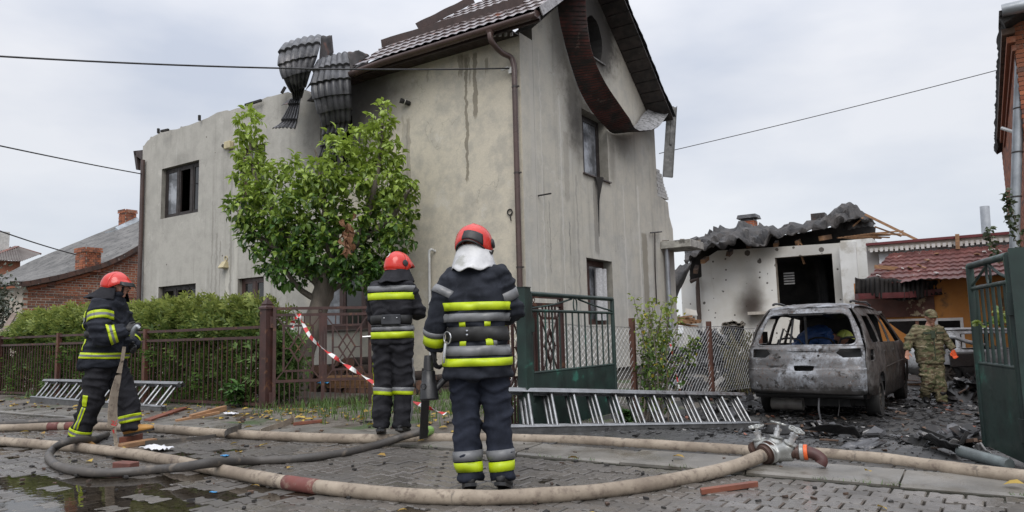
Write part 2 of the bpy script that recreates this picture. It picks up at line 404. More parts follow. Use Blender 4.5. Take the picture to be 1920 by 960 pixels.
# ---------------------------------------------------------------- the burnt house
HX, HY, HB = -6.4, 10.19, 16.25
def render_mat(name, beige, grey, gm, soot, drips, streak, axis, lo=.12):
    """old cement render: two tones, vertical run marks, soot at the burnt openings, water runs of their own shape"""
    t = NT(name); X, Y, Z = t.sep()
    U = X if axis == 0 else Y
    big = t.noise(.75, 5, .6); mid = t.noise(3.2, 6, .65); fine = t.noise(45, 5, .7)
    st = t.noise(1, 5, .62, sc=(7, 7, .45)); st2 = t.noise(1, 4, .6, sc=(22, 22, .7)); st3 = t.noise(1.0, 5, .6, sc=(3.2, 3.2, .25))
    c = t.mix(t.ramp(t.math('ADD', gm(t, X, Y, Z), t.math('MULTIPLY', t.math('SUBTRACT', big, .5), 1.1)), .3, .7), beige, grey)
    c = t.mix(t.ramp(mid, .38, .68, 0, .55), c, tuple(q*.72 for q in grey))
    gf = t.ramp(t.math('ADD', gm(t, X, Y, Z), t.math('MULTIPLY', t.math('SUBTRACT', big, .5), 1.1)), .25, .75, lo, 1)
    def ms_(a): return t.math('MULTIPLY', t.math('MULTIPLY', a, streak), gf)
    patch = t.ramp(t.noise(.9, 4, .6), .4, .62)
    c = t.mix(t.math('MULTIPLY', ms_(t.ramp(st, .54, .72)), patch), c, (.235, .225, .2))
    c = t.mix(t.math('MULTIPLY', ms_(t.ramp(st3, .55, .68)), .8), c, (.21, .2, .175))
    c = t.mix(t.math('MULTIPLY', ms_(t.ramp(st2, .63, .76)), t.math('MULTIPLY', patch, .55)), c, (.13, .125, .11))
    c = t.mix(ms_(t.ramp(t.noise(1, 5, .6, sc=(5, 5, .3), dist=.3), .58, .74)), c, (.62, .61, .575))
    c = t.mix(t.ramp(t.noise(1.9, 6, .7), .6, .69, 0, .4), c, (.62, .6, .55))
    c = t.mix(t.ramp(fine, .3, .75, .18, 0), c, (.12, .115, .1))
    vo = t.n('ShaderNodeTexVoronoi', feature='DISTANCE_TO_EDGE'); vo.inputs['Scale'].default_value = .85
    dv_ = t.n('ShaderNodeVectorMath', operation='ADD'); nc = t.n('ShaderNodeTexNoise'); nc.inputs['Scale'].default_value = 2.2; nc.inputs['Detail'].default_value = 6; t.L(t.pos, nc.inputs['Vector'])
    t.L(t.pos, dv_.inputs[0]); t.L(nc.outputs['Color'], dv_.inputs[1]); t.L(dv_.outputs[0], vo.inputs['Vector'])
    c = t.mix(t.math('MULTIPLY', t.ramp(vo.outputs['Distance'], .003, .008, 1, 0), t.ramp(t.noise(.7, 3), .5, .6, 0, .3)), c, (.13, .12, .105))
    vp = t.n('ShaderNodeTexVoronoi'); vp.inputs['Scale'].default_value = 2.6; t.L(t.pos, vp.inputs['Vector']); sv = t.n('ShaderNodeSeparateColor'); t.L(vp.outputs['Color'], sv.inputs[0])
    c = t.mix(t.math('MULTIPLY', t.math('LESS_THAN', t.math('ADD', vp.outputs['Distance'], t.math('MULTIPLY', t.math('SUBTRACT', fine, .5), .08)), .055), t.math('GREATER_THAN', sv.outputs[0], .8)), c, (.12, .105, .09))
    wob = t.math('MULTIPLY', t.math('SUBTRACT', t.noise(5, 3), .5), .16)
    wob2 = t.math('MULTIPLY', t.math('SUBTRACT', t.noise(1, 3, .5, sc=(9, 9, 1.3)), .5), .35)
    for (u0, hw, z0, z1, k, colr) in drips:
        du = t.math('ABSOLUTE', t.math('SUBTRACT', t.math('ADD', U, wob), u0))
        a = t.ramp(du, hw*.75, hw*1.1, 1, 0)
        b = t.ramp(t.math('ADD', Z, wob2), z0-.02, z0+.1); e = t.ramp(Z, z1, z1+.06, 1, 0)
        c = t.mix(t.math('MULTIPLY', t.math('MULTIPLY', a, b), t.math('MULTIPLY', e, k)), c, colr)
    for (p, s, r0, r1, k) in soot:
        vm = t.n('ShaderNodeVectorMath', operation='SUBTRACT'); t.L(t.pos, vm.inputs[0]); vm.inputs[1].default_value = p
        vs = t.n('ShaderNodeVectorMath', operation='MULTIPLY'); t.L(vm.outputs[0], vs.inputs[0]); vs.inputs[1].default_value = s
        ln = t.n('ShaderNodeVectorMath', operation='LENGTH'); t.L(vs.outputs[0], ln.inputs[0])
        d = t.math('ADD', ln.outputs['Value'], t.math('MULTIPLY', t.math('SUBTRACT', mid, .5), .9))
        c = t.mix(t.math('MULTIPLY', t.ramp(d, r0, r1, 1, 0), k), c, (.028, .025, .023))
    t.bump(t.math('ADD', t.math('MULTIPLY', fine, .6), t.math('MULTIPLY', mid, 1.2)), .32, .012)
    return t.out(c, .88)
def F_(x, y): return on(1, HY, x, y)
def S_(x, y): return on(0, HX, x, y)
BE = (.58, .53, .43); GR = (.44, .425, .385)
def uz(f, ax, x, y): p = f(x, y); return p[ax], p[2]
dr = []
for (px, wpx, y0, y1, k) in ((877, 5, 110, 342, .75), (892, 8, 102, 222, .75), (864, 8, 105, 148, .6), (872, 14, 105, 128, .55), (912, 6, 112, 142, .6), (880, 3, 110, 160, .5), (767, 7, 225, 420, .45), (803, 3, 130, 155, .4), (757, 4, 220, 560, .3), (778, 14, 155, 165, .3)):
    p = F_(px, y1); q = F_(px, y0); sc_ = (F_(px+wpx, y0)-q).x
    dr.append((p.x, sc_*.55, p.z, q.z, k, (.15, .13, .095)))
for (px, wpx, y0, y1, k) in ((425, 9, 500, 600, .6), (430, 4, 330, 600, .5), (440, 8, 440, 600, .4), (403, 4, 440, 600, .45), (410, 2, 455, 600, .5), (395, 3, 380, 600, .4), (762, 6, 235, 430, .4)):
    p = F_(px, y1); q = F_(px, y0)
    dr.append((p.x, .01*wpx, p.z, q.z, k, (.19, .18, .16) if wpx < 7 else (.56, .54, .48)))
so_ = [((F_(640, 215)), (1, 1, .75), .35, 1.7, .93), (F_(700, 175), (.8, 1, 1.0), .2, 1.25, .85), (F_(545, 195), (1, 1, 1), .1, .6, .5), (F_(340, 300), (1, 1, 2), .2, .5, .22)]
M_WALLF = render_mat('render_front', BE, GR, lambda t, X, Y, Z: t.math('MULTIPLY_ADD', X, -.21, -1.85), so_, dr, .45, 0)
ds = []
for (px, hw, y0, y1, k, colr) in ((1208, .16, 440, 700, .7, (.2, .175, .13)), (1115, .10, 345, 480, .5, (.12, .11, .1)), (1060, .1, 250, 380, .35, (.2, .18, .15)), (1195, .05, 350, 620, .5, (.62, .6, .55)), (1168, .035, 350, 700, .45, (.6, .58, .54)), (1048, .03, 180, 560, .4, (.6, .585, .55)), (1010, .02, 100, 600, .4, (.6, .58, .54)), (995, .1, 60, 640, .5, (.46, .44, .40)), (1080, .03, 330, 640, .35, (.16, .155, .15)), (1030, .02, 380, 520, .5, (.15, .145, .14)), (1068, .015, 420, 480, .6, (.12, .12, .12))):
    p = S_(px, y1); q = S_(px, y0); ds.append((q.y, hw, p.z, q.z, k, colr))
ss_ = [(S_(1115, 60), (1, .8, .8), .5, 1.1, .9), (S_(1130, 20), (1, .9, .7), .3, 1.0, .6), (S_(1075, 190), (1, 1.6, .6), .15, 1.0, .72), (S_(1048, 60), (1, 1.4, .6), .15, 1.0, .7), (S_(1100, 240), (1, 1, .9), .2, 1.1, .72), (S_(1165, 262), (1, .9, 1.3), .1, .85, .6), (S_(1215, 240), (1, 1, 1), .1, .7, .5), (S_(1148, 300), (1, 2.5, .8), .1, .6, .4)]
M_WALLS = render_mat('render_side', (.52, .49, .42), (.50, .49, .455), lambda t, X, Y, Z: t.math('MULTIPLY_ADD', Z, -.12, .75), ss_, ds, .48, 1, .7)
M_RAW = mat('broken_masonry', (.28, .25, .21), (.12, .10, .085), 7, .9, bump=.8, bscale=18, bd=.03, dirt=(.04, .035, .03), dscale=4)
M_INT = mat('charred_inside', (.035, .032, .03), (.015, .014, .014), 2, .95)
M_PLINTH = mat('plinth', (.16, .15, .135), (.08, .075, .065), 3, .9, dirt=(.05, .045, .04))

HOUSE = thing('burnt_house', 'two storey grey rendered house with burnt roof and scorched brown gable', 'house', (HX, HY, 0))
def rect(f, ax, tl, tr, bl, br):  # window rectangle in facade coordinates from its corners
    a = [f(*q) for q in (tl, tr, bl, br)]
    return (a[0][ax]+a[2][ax])/2, (a[1][ax]+a[3][ax])/2, (a[2].z+a[3].z)/2, (a[0].z+a[1].z)/2
wA = (-17.27, -15.68, 4.19, 5.48); wB = (-17.27, -15.70, 1.2, 2.47); wC = (-14.1, -13.19, 1.2, 2.47)
wD = (-14.1, -13.2, 3.95, 5.48); wE = (-11.9, -11.0, 4.6, 5.75); wF = (-11.05, -9.0, .98, 2.45)
wE = (F_(600, 250).x, F_(600, 250).x+.95, 4.5, 5.75); 
wF = (F_(596, 610).x, F_(715, 610).x, F_(650, 618).z, 2.45)
front_w = [wA, wB, wC, wD, wE, wF]
def rl(w): return [(w[0], w[2]), (w[0], w[3]), (w[1], w[3]), (w[1], w[2])]
top = []
def jag(pts, n, amp):
    out = []
    for i in range(len(pts)-1):
        for k in range(n):
            t_ = k/n; p = V(pts[i]).lerp(V(pts[i+1]), t_); out.append((p.x+(rnd.uniform(-.03, .03) if k else 0), p.y+(rnd.uniform(-amp, amp) if k else rnd.uniform(-amp*.4, amp*.4))))
    out.append(tuple(pts[-1])); return out
tp = [uz(F_, 0, *q) for q in ((268, 274), (283, 256), (300, 248), (338, 241), (339, 238), (425, 207), (455, 200), (490, 187), (540, 173), (575, 170), (600, 190), (625, 180))]
tp = jag(tp, 5, .035)
zt = 6.28
out = [(-18.2, .33)]+[(max(-18.2, a), b) for a, b in tp]+[(-10.9, zt+.05), (HX, zt), (HX, .33)]
g = G(); g.slab(list(reversed(out)), [rl(w) for w in front_w], .42, lambda u, v, w_: (u, HY+w_, v), 0, 1, 2)
# reveals of the window openings are rendered, the broken top is raw masonry
M_REV = mat('render_reveal', (.30, .285, .25), (.2, .19, .165), 4, .9)
nm = []
for q, mi in zip(g.f, g.m):
    if mi == 1:
        zs = [g.v[i][2] for i in q]; xs_ = [g.v[i][0] for i in q]
        nm.append(4 if min(xs_) > HX-.01 else 3 if max(zs) < 5.8 else 1)
    else: nm.append(mi)
g.m = nm; o = g.obj('wall', [M_WALLF, M_RAW, M_INT, M_REV, M_WALLS], HOUSE); fixn(o)
# gable wall
gA = rect(S_, 1, (1088, 204), (1137, 236), (1092, 325), (1140, 341)); gA = (12.43, 13.57, 4.19, 5.5); gB = (12.41, 13.56, 1.21, 2.51)
og = [(HY+.425, .33), (HB, .33), (HB, 6.02), (13.22, 8.62), (HY+.425, 6.5)]
c0 = S_(1118, 78); ov = []
for k in range(22):
    a = 2*pi*k/22; r = 1+.10*nz(math.cos(a)*2, math.sin(a)*2, 4); ov.append((c0.y-.12+.40*r*math.cos(a), max(S_(1120, 113).z, c0.z+.52*r*math.sin(a))))
g = G(); g.slab(og, [rl(gA)[::-1], rl(gB)[::-1], ov], .42, lambda u, v, w_: (HX-w_, u, v), 0, 1, 2)
g.m = [2 if (mi == 1 and min(g.v[i][2] for i in q) > 6.6 and all(12.4 < g.v[i][1] < 14.1 for i in q)) else mi for q, mi in zip(g.f, g.m)]
o = fixn(g.obj('wall', [M_WALLS, M_REV, M_INT], HOUSE))
g = G(); g.bx(-18.2, -17.8, HY+.43, HB-.42, .33, 5.9); g.bx(-18.2, HX-.43, HB-.4, HB, .33, 5.7); fixn(g.obj('wall', M_INT, HOUSE))
g = G(); g.bx(-17.79, HX-.43, HY+.43, HB-.41, 5.76, 5.9); g.bx(-17.79, HX-.43, HY+.43, HB-.41, 2.7, 2.95); g.bx(-13.0, -12.8, HY+.43, HB-.41, .4, 5.75); g.bx(-17.78, HX-.44, 12.8, 12.95, 2.96, 5.75); g.obj('floor', M_INT, HOUSE)
g = G(); k_ = math.sqrt(1+.76*.76); g.hexa([(-8.6, 13.2, 8.5), (HX-.44, 13.2, 8.5), (HX-.44, 16.6, 5.9), (-8.6, 16.6, 5.9), (-8.6, 13.2, 8.6), (HX-.44, 13.2, 8.6), (HX-.44, 16.6, 6.0), (-8.6, 16.6, 6.0)]); fixn(g.obj('attic_lining', M_INT, HOUSE))
g = G(); g.bx(-18.15, HX-.06, HY+.06, HB-.06, -.4, .325); g.obj('plinth', M_PLINTH, HOUSE)

# windows
M_FRAME = mat('window_frame', (.085, .045, .038), (.055, .032, .028), 6, .4, bump=.05)
M_FRAMEB = mat('window_frame_charred', (.035, .026, .024), (.018, .015, .014), 6, .55, bump=.2)
t = NT('window_glass'); M_GLASS = t.out(t.mix(t.ramp(t.noise(1.6, 4), .4, .65), (.015, .016, .017), (.04, .04, .04)), t.ramp(t.noise(3, 4), .4, .7, .03, .12), spec=.6)
t = NT('reflection_curtain_glass'); M_GLASSL = t.out(t.mix(t.ramp(t.noise(2.6, 4), .4, .65), (.10, .105, .115), (.34, .355, .385)), t.ramp(t.noise(3, 4), .4, .7, .05, .3), spec=.6)  # pale tone paints bright sky reflections and curtains into the panes
M_SILL = mat('tin_sill', (.07, .05, .045), None, 8, .45)
def window(w_, fr, splits, fm, panes, dep=.11, sill=True):
    """fr(u, z, depth)->3D. splits: fractions of mullions. panes: material or None per light"""
    u0, u1, z0, z1 = w_
    def bxx(g, a, b, c, d, e, f): g.hexa([fr(a, c, e), fr(b, c, e), fr(b, c, f), fr(a, c, f), fr(a, d, e), fr(b, d, e), fr(b, d, f), fr(a, d, f)])
    T = .07; g = G()
    bxx(g, u0+.002, u0+T, z0+.002, z1-.002, dep, dep+.07); bxx(g, u1-T, u1-.002, z0+.002, z1-.002, dep, dep+.07)
    bxx(g, u0+T, u1-T, z0+.002, z0+T, dep, dep+.07); bxx(g, u0+T, u1-T, z1-T, z1-.002, dep, dep+.07)
    W = fixn(g.obj('window', fm, HOUSE))
    us = [u0+T]+[lerp(u0, u1, s) for s in splits]+[u1-T]
    for s in us[1:-1]:
        g = G(); bxx(g, s-.04, s+.04, z0+T, z1-T, dep-.005, dep+.06); fixn(g.obj('mullion', fm, W))
    for i, pm in enumerate(panes):
        a = us[i]+(.04 if i else 0); b = us[i+1]-(.04 if i < len(panes)-1 else 0)
        if pm is None: continue
        g = G(); q = .045
        if pm[1]:
            bxx(g, a, a+q, z0+T, z1-T, dep+.005, dep+.05); bxx(g, b-q, b, z0+T, z1-T, dep+.005, dep+.05); bxx(g, a+q, b-q, z0+T, z0+T+q, dep+.005, dep+.05); bxx(g, a+q, b-q, z1-T-q, z1-T, dep+.005, dep+.05)
            fixn(g.obj('sash', fm, W)); g = G()
        else: q = 0
        if pm[0]: bxx(g, a+q, b-q, z0+T+q, z1-T-q, dep+.025, dep+.032); fixn(g.obj('pane', pm[0], W))
    if sill:
        g = G(); bxx(g, u0-.04, u1+.04, z0-.028, z0-.003, -.05, dep-.002); fixn(g.obj('sill', M_SILL, W))
    return W
ff = lambda u, z, d: V((u, HY+d, z))
fs = lambda u, z, d: V((HX-d, u, z))
D1, L1, N0 = (M_GLASS, True), (M_GLASSL, True), (None, True)
M_CURT = mat('burnt_curtain', (.16, .15, .145), (.07, .065, .06), 3, .9, sc=(9, 9, 1))
window(wA, ff, (.36, .72), M_FRAMEB, [L1, N0, D1], sill=False)
window(wB, ff, (.36, .7), M_FRAMEB, [N0, N0, D1], sill=False)
window(wC, ff, (.5,), M_FRAME, [D1, D1], sill=False)
window(wD, ff, (.5,), M_FRAME, [L1, D1], sill=False)
window(wE, ff, (.5,), M_FRAMEB, [N0, N0], sill=False)
window(wF, ff, (.33, .68), M_FRAME, [(M_GLASSL, True), (M_GLASS, True), (M_GLASSL, True)], dep=.12)
window(gA, fs, (.32,), M_FRAMEB, [D1, L1], dep=.2)
window(gB, fs, (.36,), M_FRAME, [N0, L1], dep=.2, sill=False)
g = G(); p0 = S_(1096, 112)
g.grid(lambda u, v: (HX-.1-.06*math.sin(u*14), lerp(13.0, 13.45, u), lerp(1.3, 2.35, v)), 20, 2); g.obj('curtain', mat('lace_curtain', (.5, .5, .51), (.36, .36, .37), 30, .9), HOUSE)
g = G(); yy = S_(1098, 96); zz = S_(1120, 113).z
g.bx(HX-.3, HX+.04, c0.y-.5, c0.y+.33, zz-.03, zz-.003); g.obj('sill', mat('scorched_tin', (.2, .19, .18), (.08, .075, .07), 9, .5), HOUSE)

# roof: remaining pressed metal tiles over the near corner
SL = .76; EY, EZ = 9.72, 6.30
t = NT('metal_tiles'); n = t.noise(2.2, 5, .65); n2 = t.noise(14, 4)
c = t.mix(t.ramp(n, .35, .65), (.085, .06, .058), (.17, .135, .13)); c = t.mix(t.ramp(n2, .52, .68, 0, .75), c, (.33, .31, .30)); c = t.mix(t.ramp(t.noise(3.1, 4), .63, .7), c, (.30, .12, .075))
M_TILE = t.out(c, t.ramp(n2, .3, .7, .18, .45), spec=.7)
M_TILED = mat('charred_tiles', (.05, .05, .055), (.018, .018, .019), 3.5, .42, bump=.2, dirt=(.125, .12, .125), dscale=2.2, dth=(.52, .68), spec=.5)
M_BROWN = mat('brown_tin', (.075, .045, .038), (.05, .032, .028), 4, .38, bump=.06)
M_SOFF = mat('brown_soffit', (.045, .027, .024), (.026, .018, .016), 3, .55, bump=.1)
def tile_h(u, v, pw=.2, pl=.35, a=.022, b=.028):
    w_ = (u/pw) % 1.0; s = (v/pl) % 1.0
    wave = .5-.5*math.cos(2*pi*w_); wave = wave**.7
    return a*wave+b*(1-s)
def rp(x, s, off=0):   # roof plane: s metres up the slope from the eave
    k = math.sqrt(1+SL*SL); return V((x, EY+s/k-off*SL/k, EZ+s*SL/k+off/k))
def roof_px(px, py):   # pixel -> x, s on the roof plane
    d = ray(px, py); nn = V((0, -SL, 1)); t_ = nn.dot(V((0, EY, EZ))-CAMP)/nn.dot(d); p = CAMP+d*t_
    return p.x, (p.y-EY)*math.sqrt(1+SL*SL)
lb = [roof_px(*q) for q in ((683, 117), (719, 93), (775, 68), (880, 16))]
ROOF_X1 = HX+.72
lb = sorted(lb, key=lambda q: q[1])
def left_x(s):
    if s <= lb[0][1]: return lb[0][0]
    for a, b in zip(lb, lb[1:]):
        if s <= b[1]: return lerp(a[0], b[0], (s-a[1])/max(1e-6, b[1]-a[1]))
    return lb[-1][0]+(s-lb[-1][1])*.6
SMAX = 4.3
g = G(); NUr, rows = 0, []
for r_ in range(13):
    for k in (0.0, .5, .93, .999):
        rows.append((r_+k)*.35)
rows = [s for s in rows if s < SMAX]
nx = 176; 
for s in rows:
    for i in range(nx+1):
        x = lerp(-10.9, ROOF_X1, i/nx); xl = left_x(s)
        g.v.append(tuple(rp(max(x, xl), s, tile_h(x, s+1e-4)+.02)))
for j in range(len(rows)-1):
    for i in range(nx):
        if lerp(-10.9, ROOF_X1, (i+1)/nx) > left_x(rows[j+1]): g.f.append((j*(nx+1)+i, j*(nx+1)+i+1, (j+1)*(nx+1)+i+1, (j+1)*(nx+1)+i)); g.m.append(0)
ROOF = g.obj('roof', M_TILE, HOUSE, smooth=35)
g = G()   # boarding under the tiles
g.hexa([rp(-9.7, .05, -.09), rp(ROOF_X1, .05, -.09), rp(ROOF_X1, SMAX, -.09), rp(-8.2, SMAX, -.09), rp(-9.7, .05, -.0), rp(ROOF_X1, .05, 0), rp(ROOF_X1, SMAX, 0), rp(-8.2, SMAX, 0)]); g.obj('roof_boarding', M_SOFF, ROOF)
for (a, b) in (((719, 90), (984, 11)), ((786, 58), (890, 6))):    # bent flashings lying along the slope
    A = roof_px(*a); B = roof_px(*b); n = 12
    g = G(); pts = [rp(lerp(A[0], B[0], i/n), lerp(A[1], B[1], i/n), .09+.006*math.sin(i*1.3)) for i in range(n+1)]
    for i in range(n): g.bar(pts[i], pts[i+1], .02, .17, up=V((0, -.2, 1)))
    g.obj('flashing', M_BROWN, ROOF)
# rest of the far slope, charred, seen from below along the gable
def rq(x, s, off=0):
    k = math.sqrt(1+SL*SL); return V((x, 16.82-s/k+off*SL/k, 5.56+s*SL/k+off/k))
g = G(); g.grid(lambda u, v: rq(lerp(-6.9, HX+.58+.03*nz(v*6, 0), u), .85+v*3.75, .05+tile_h(u*1.1+.1, v*4.6)+.012*nz(u*5, v*9)), 24, 70); g.obj('roof', M_TILED, HOUSE, smooth=40)
for i in range(12):
    g = G(); s0 = .87+i*.3; g.hexa([rq(HX+.005, s0, -.05), rq(HX+.55, s0, -.05), rq(HX+.55, s0+.28, -.05+.02*rnd.random()), rq(HX+.005, s0+.28, -.05), rq(HX+.005, s0, -.02), rq(HX+.55, s0, -.02), rq(HX+.55, s0+.28, -.02), rq(HX+.005, s0+.28, -.02)])
    g.obj('soffit_board', mat('charred_soffit', (.05, .038, .033), (.016, .014, .013), 5, .6, dirt=(.10, .095, .09), dscale=3, dth=(.6, .75)), HOUSE)
# soffit boards, gutter, downpipe, barge
M_GUT = mat('brown_gutter', (.085, .052, .045), (.055, .035, .03), 3, .33, bump=.05)
for i in range(46):
    x = -10.6+i*.1
    if x > HX: break
    z = 6.22-(.10*nz(x, 3, 0, 2) if x < -9 else 0); g = G(); g.bx(x, x+.094, EY+.06, HY-.004, z, z+.02); g.obj('soffit_board', M_SOFF, HOUSE)
g = G(); g.bx(-9.9, HX+.68, EY+.03, EY+.055, 6.14, 6.30); g.obj('fascia', M_SOFF, HOUSE)
g = G()
def gut(u, v):
    a = pi+v*pi; x = lerp(-9.98, HX+.68, u); sag = -.02-.05*max(0, (-9.0-x)/1.0)**1.5
    return (x, EY-.05+.075*math.cos(a), 6.27+sag+.085*math.sin(a))
g.grid(gut, 24, 8); g.bx(HX+.672, HX+.686, EY-.125, EY+.02, 6.17, 6.29); o = g.obj('gutter', M_GUT, HOUSE, smooth=40)
sm = o.modifiers.new('s', 'SOLIDIFY'); sm.thickness = .006
pt = [on(1, EY-.05, 919, 52), on(1, EY-.05, 921, 76), on(1, 9.9, 940, 98), on(1, 10.08, 958, 108), on(1, 10.09, 963, 125), on(1, 10.09, 966, 200), on(1, 10.09, 970, 440), on(1, 10.09, 972.5, 540), on(1, 10.09, 975, 700)]
pt = [V(p) for p in pt]; xr = pt[5].x
for i in range(4, 9): pt[i].x = xr; pt[i].y = 10.09
pt[-1].z = .1
g = G(); g.tube(spline(pt[:5], 5)+pt[5:], .05, 10); pt[0].z = min(pt[0].z, 6.13); g.lathe([(.05, -.02), (.085, .06)], pt[0], V((0, 0, 1)), 10)
o = g.obj('downpipe', M_GUT, HOUSE, smooth=50)
for py in (163, 325, 502):
    p = on(1, 10.09, 966, py); g = G(); g.lathe([(.054, -.015), (.054, .015)], (xr, 10.09, p.z), n=10); g.bx(xr+.03, xr+.09, 10.08, 10.10, p.z-.012, p.z+.012); g.obj('pipe_clamp', M_FRAMEB, HOUSE)
M_BARGE = mat('barge_tin', (.38, .37, .375), (.24, .23, .235), 9, .45, dirt=(.12, .11, .11), dscale=12, dth=(.55, .65))
g = G()
for a, b in ((0, 1.0), (1.0, 2.2), (2.2, 4.2)): g.bar(rp(ROOF_X1+.02, a-.03, .0), rp(ROOF_X1+.02, b, .0), .02, .16, up=V((0, -SL, 1)))
g.obj('barge_board', M_BARGE, ROOF)
for i in range(4):
    g = G(); x = -6.72+i*.085; g.bx(x, x+.05, 9.84+i*.05, 9.855+i*.05, 6.16, 6.36); g.obj('soffit_end_strip', mat('white_strip', (.62, .61, .6), None, 8, .5), HOUSE)
# downpipe on the far left end, eave stump
g = G(); g.tube([on(1, HY-.08, 268, 300), on(1, HY-.08, 264.5, 430), (on(1, HY-.08, 264.5, 430).x, HY-.08, .2)], .055, 8); g.obj('downpipe', M_GUT, HOUSE, smooth=50)
g = G(); g.tube([F_(272, 320)+V((0, -.03, 0)), F_(268, 575)+V((0, -.03, 0))], .02, 6); g.obj('conduit', mat('grey_conduit', (.2, .2, .2), None, 5, .6), HOUSE)
g = G(); a = F_(250, 283); b = F_(268, 281); c_ = F_(255, 318); d_ = F_(266, 300)
g.hexa([a, b, b+V((0, .5, 0)), a+V((0, .5, 0)), c_.lerp(a, .8), d_, d_+V((0, .5, 0)), c_.lerp(a, .8)+V((0, .5, 0))]); g.hexa([a, a.lerp(b, .25), a.lerp(b, .25)+V((0, .5, 0)), a+V((0, .5, 0)), c_, c_+V((.1, 0, 0)), c_+V((.1, .5, 0)), c_+V((0, .5, 0))]); fixn(g.obj('eave_stump', M_SOFF, HOUSE))
# rear wing with broken white brick top
M_WB = mat('white_brick', (.55, .54, .51), (.4, .39, .37), 9, .85)
g = G(); wx = HX-.03
ol = [(16.27, .0), (17.25, .0), (17.25, 3.6), (17.05, 3.9), (17.0, 4.25), (16.27, 4.35)]
g.slab(ol, [], .4, lambda u, v, w_: (wx-w_, u, v), 0, 0); fixn(g.obj('rear_wall', M_WALLS, HOUSE))
for r_ in range(9):
    y1 = 17.02-r_*.055-rnd.random()*.05; y = 16.30+(r_ % 2)*.06
    while y < y1: g = G(); e = min(y+.245, y1+.06); g.bx(wx-.12, wx+.004*rnd.random(), y, e, 4.32+r_*.075, 4.388+r_*.075); g.obj('brick', M_WB, HOUSE); y += .255
g = G(); g.bx(wx+.004, wx+.75, 16.35, 17.3, 3.02, 3.2); o = g.obj('canopy_slab', mat('canopy', (.42, .41, .37), (.25, .24, .22), 8, .85, dirt=(.1, .095, .085)), HOUSE, bevel=.01)
for i in range(26): 
    g = G(); g.box((wx+.02+rnd.random()*.7, 16.4+rnd.random()*.85, 3.215), (.06+.06*rnd.random(), .05+.06*rnd.random(), .03+.03*rnd.random()), Matrix.Rotation(rnd.random()*3, 3, 'Z')); g.obj('slab_rubble', M_RAW, o)
g = G(); g.tube([(wx+.1, 16.5, 3.02), (wx+.1, 16.5, -.2)], .06, 10); g.obj('downpipe', mat('zinc_pipe', (.36, .38, .41), (.25, .26, .28), 4, .4, metal=.5), HOUSE, smooth=60)
g = G(); p = S_(1215, 437); q = S_(1236, 435); g.tube([p+V((.06, 0, 0)), q+V((.06, 0, 0))], .018, 6); g.tube([S_(1224, 437)+V((.05, 0, 0)), S_(1226, 500)+V((.03, 0, 0)), S_(1229, 570)+V((.03, 0, 0))], .014, 6); g.obj('conduit', M_FRAMEB, HOUSE)
# ---------------------------------------------------------------- loose roof sheets hanging over the front wall
def ruled_tiles(name, Ls, Rs, Ds, label, mats=None, tilt=0, rows=8, waves=5, nu=40, sub=5, dr=0.0, amp=1.0):
    Lp = spline([at(*p, d) for p, d in zip(Ls, Ds)], 12); Rp = spline([at(*p, d+dr) for p, d in zip(Rs, Ds)], 12)
    def base(u, v):
        t_ = v*(len(Lp)-1); i = min(int(t_), len(Lp)-2); f = t_-i
        a = Lp[i].lerp(Lp[i+1], f); b = Rp[i].lerp(Rp[i+1], f); p = a.lerp(b, u)
        bow = math.sin(u*pi)*.10*(b-a).length
        return p-FWD*bow
    vs = []
    for r_ in range(rows):
        for k in (0, .3, .6, .9, .97): vs.append((r_+k)/rows)
    vs.append(1.0)
    g = G()
    for v in vs:
        for i in range(nu+1):
            u = i/nu; e = .004; p = base(u, v); du = base(min(1, u+e), v)-base(max(0, u-e), v); dv_ = base(u, min(1, v+e))-base(u, max(0, v-e))
            n_ = du.cross(dv_); n_ = n_.normalized() if n_.length > 1e-9 else -FWD
            if n_.dot(p-CAMP) > 0: n_ = -n_
            s = (v*rows) % 1.0 if v < 1 else .999
            wv = .5-.5*math.cos(2*pi*u*waves)
            h = amp*(.034*wv**.7+.05*s)+.012*nz(p.x, p.z, 1, 4)
            g.v.append(tuple(p+n_*h))
    m = nu+1
    g.f = [(j*m+i, j*m+i+1, (j+1)*m+i+1, (j+1)*m+i) for j in range(len(vs)-1) for i in range(nu)]; g.m = [0]*len(g.f)
    o = g.obj(name, mats or M_TILED, smooth=30); s_ = o.modifiers.new('s', 'SOLIDIFY'); s_.thickness = .006
    return tag(o, label, 'roof sheet', 'torn roof sheets hanging over the wall')
ruled_tiles('hanging_roof_sheet', [(531, 85), (523, 105), (525, 132), (537, 157), (548, 178), (545, 192), (531, 226), (513, 247)],
            [(603, 67), (600, 88), (592, 114), (579, 142), (568, 172), (563, 190), (558, 226), (553, 247)], [14.4, 14.0, 13.9, 14.0, 14.4, 14.5, 14.3, 14.0],
            'bent charred roof sheet on the left with pinched waist and flared lower end', rows=8, waves=6, nu=60)
ruled_tiles('hanging_roof_sheet', [(594, 116), (587, 140), (584, 168), (592, 196), (602, 226), (606, 247), (603, 270), (600, 293), (597, 318)],
            [(651, 99), (656, 128), (658, 156), (659, 186), (658, 212), (654, 238), (640, 262), (626, 288), (613, 310)], [14.1, 13.75, 13.6, 13.65, 13.8, 13.95, 14.0, 14.05, 14.05],
            'wider charred roof sheet hanging beside the gutter end down behind the tree top', rows=9, waves=6, nu=60)
M_RUSTIN = mat('sheet_underside', (.055, .045, .042), (.02, .018, .018), 4, .6, dirt=(.14, .06, .04), dscale=3, dth=(.55, .7))
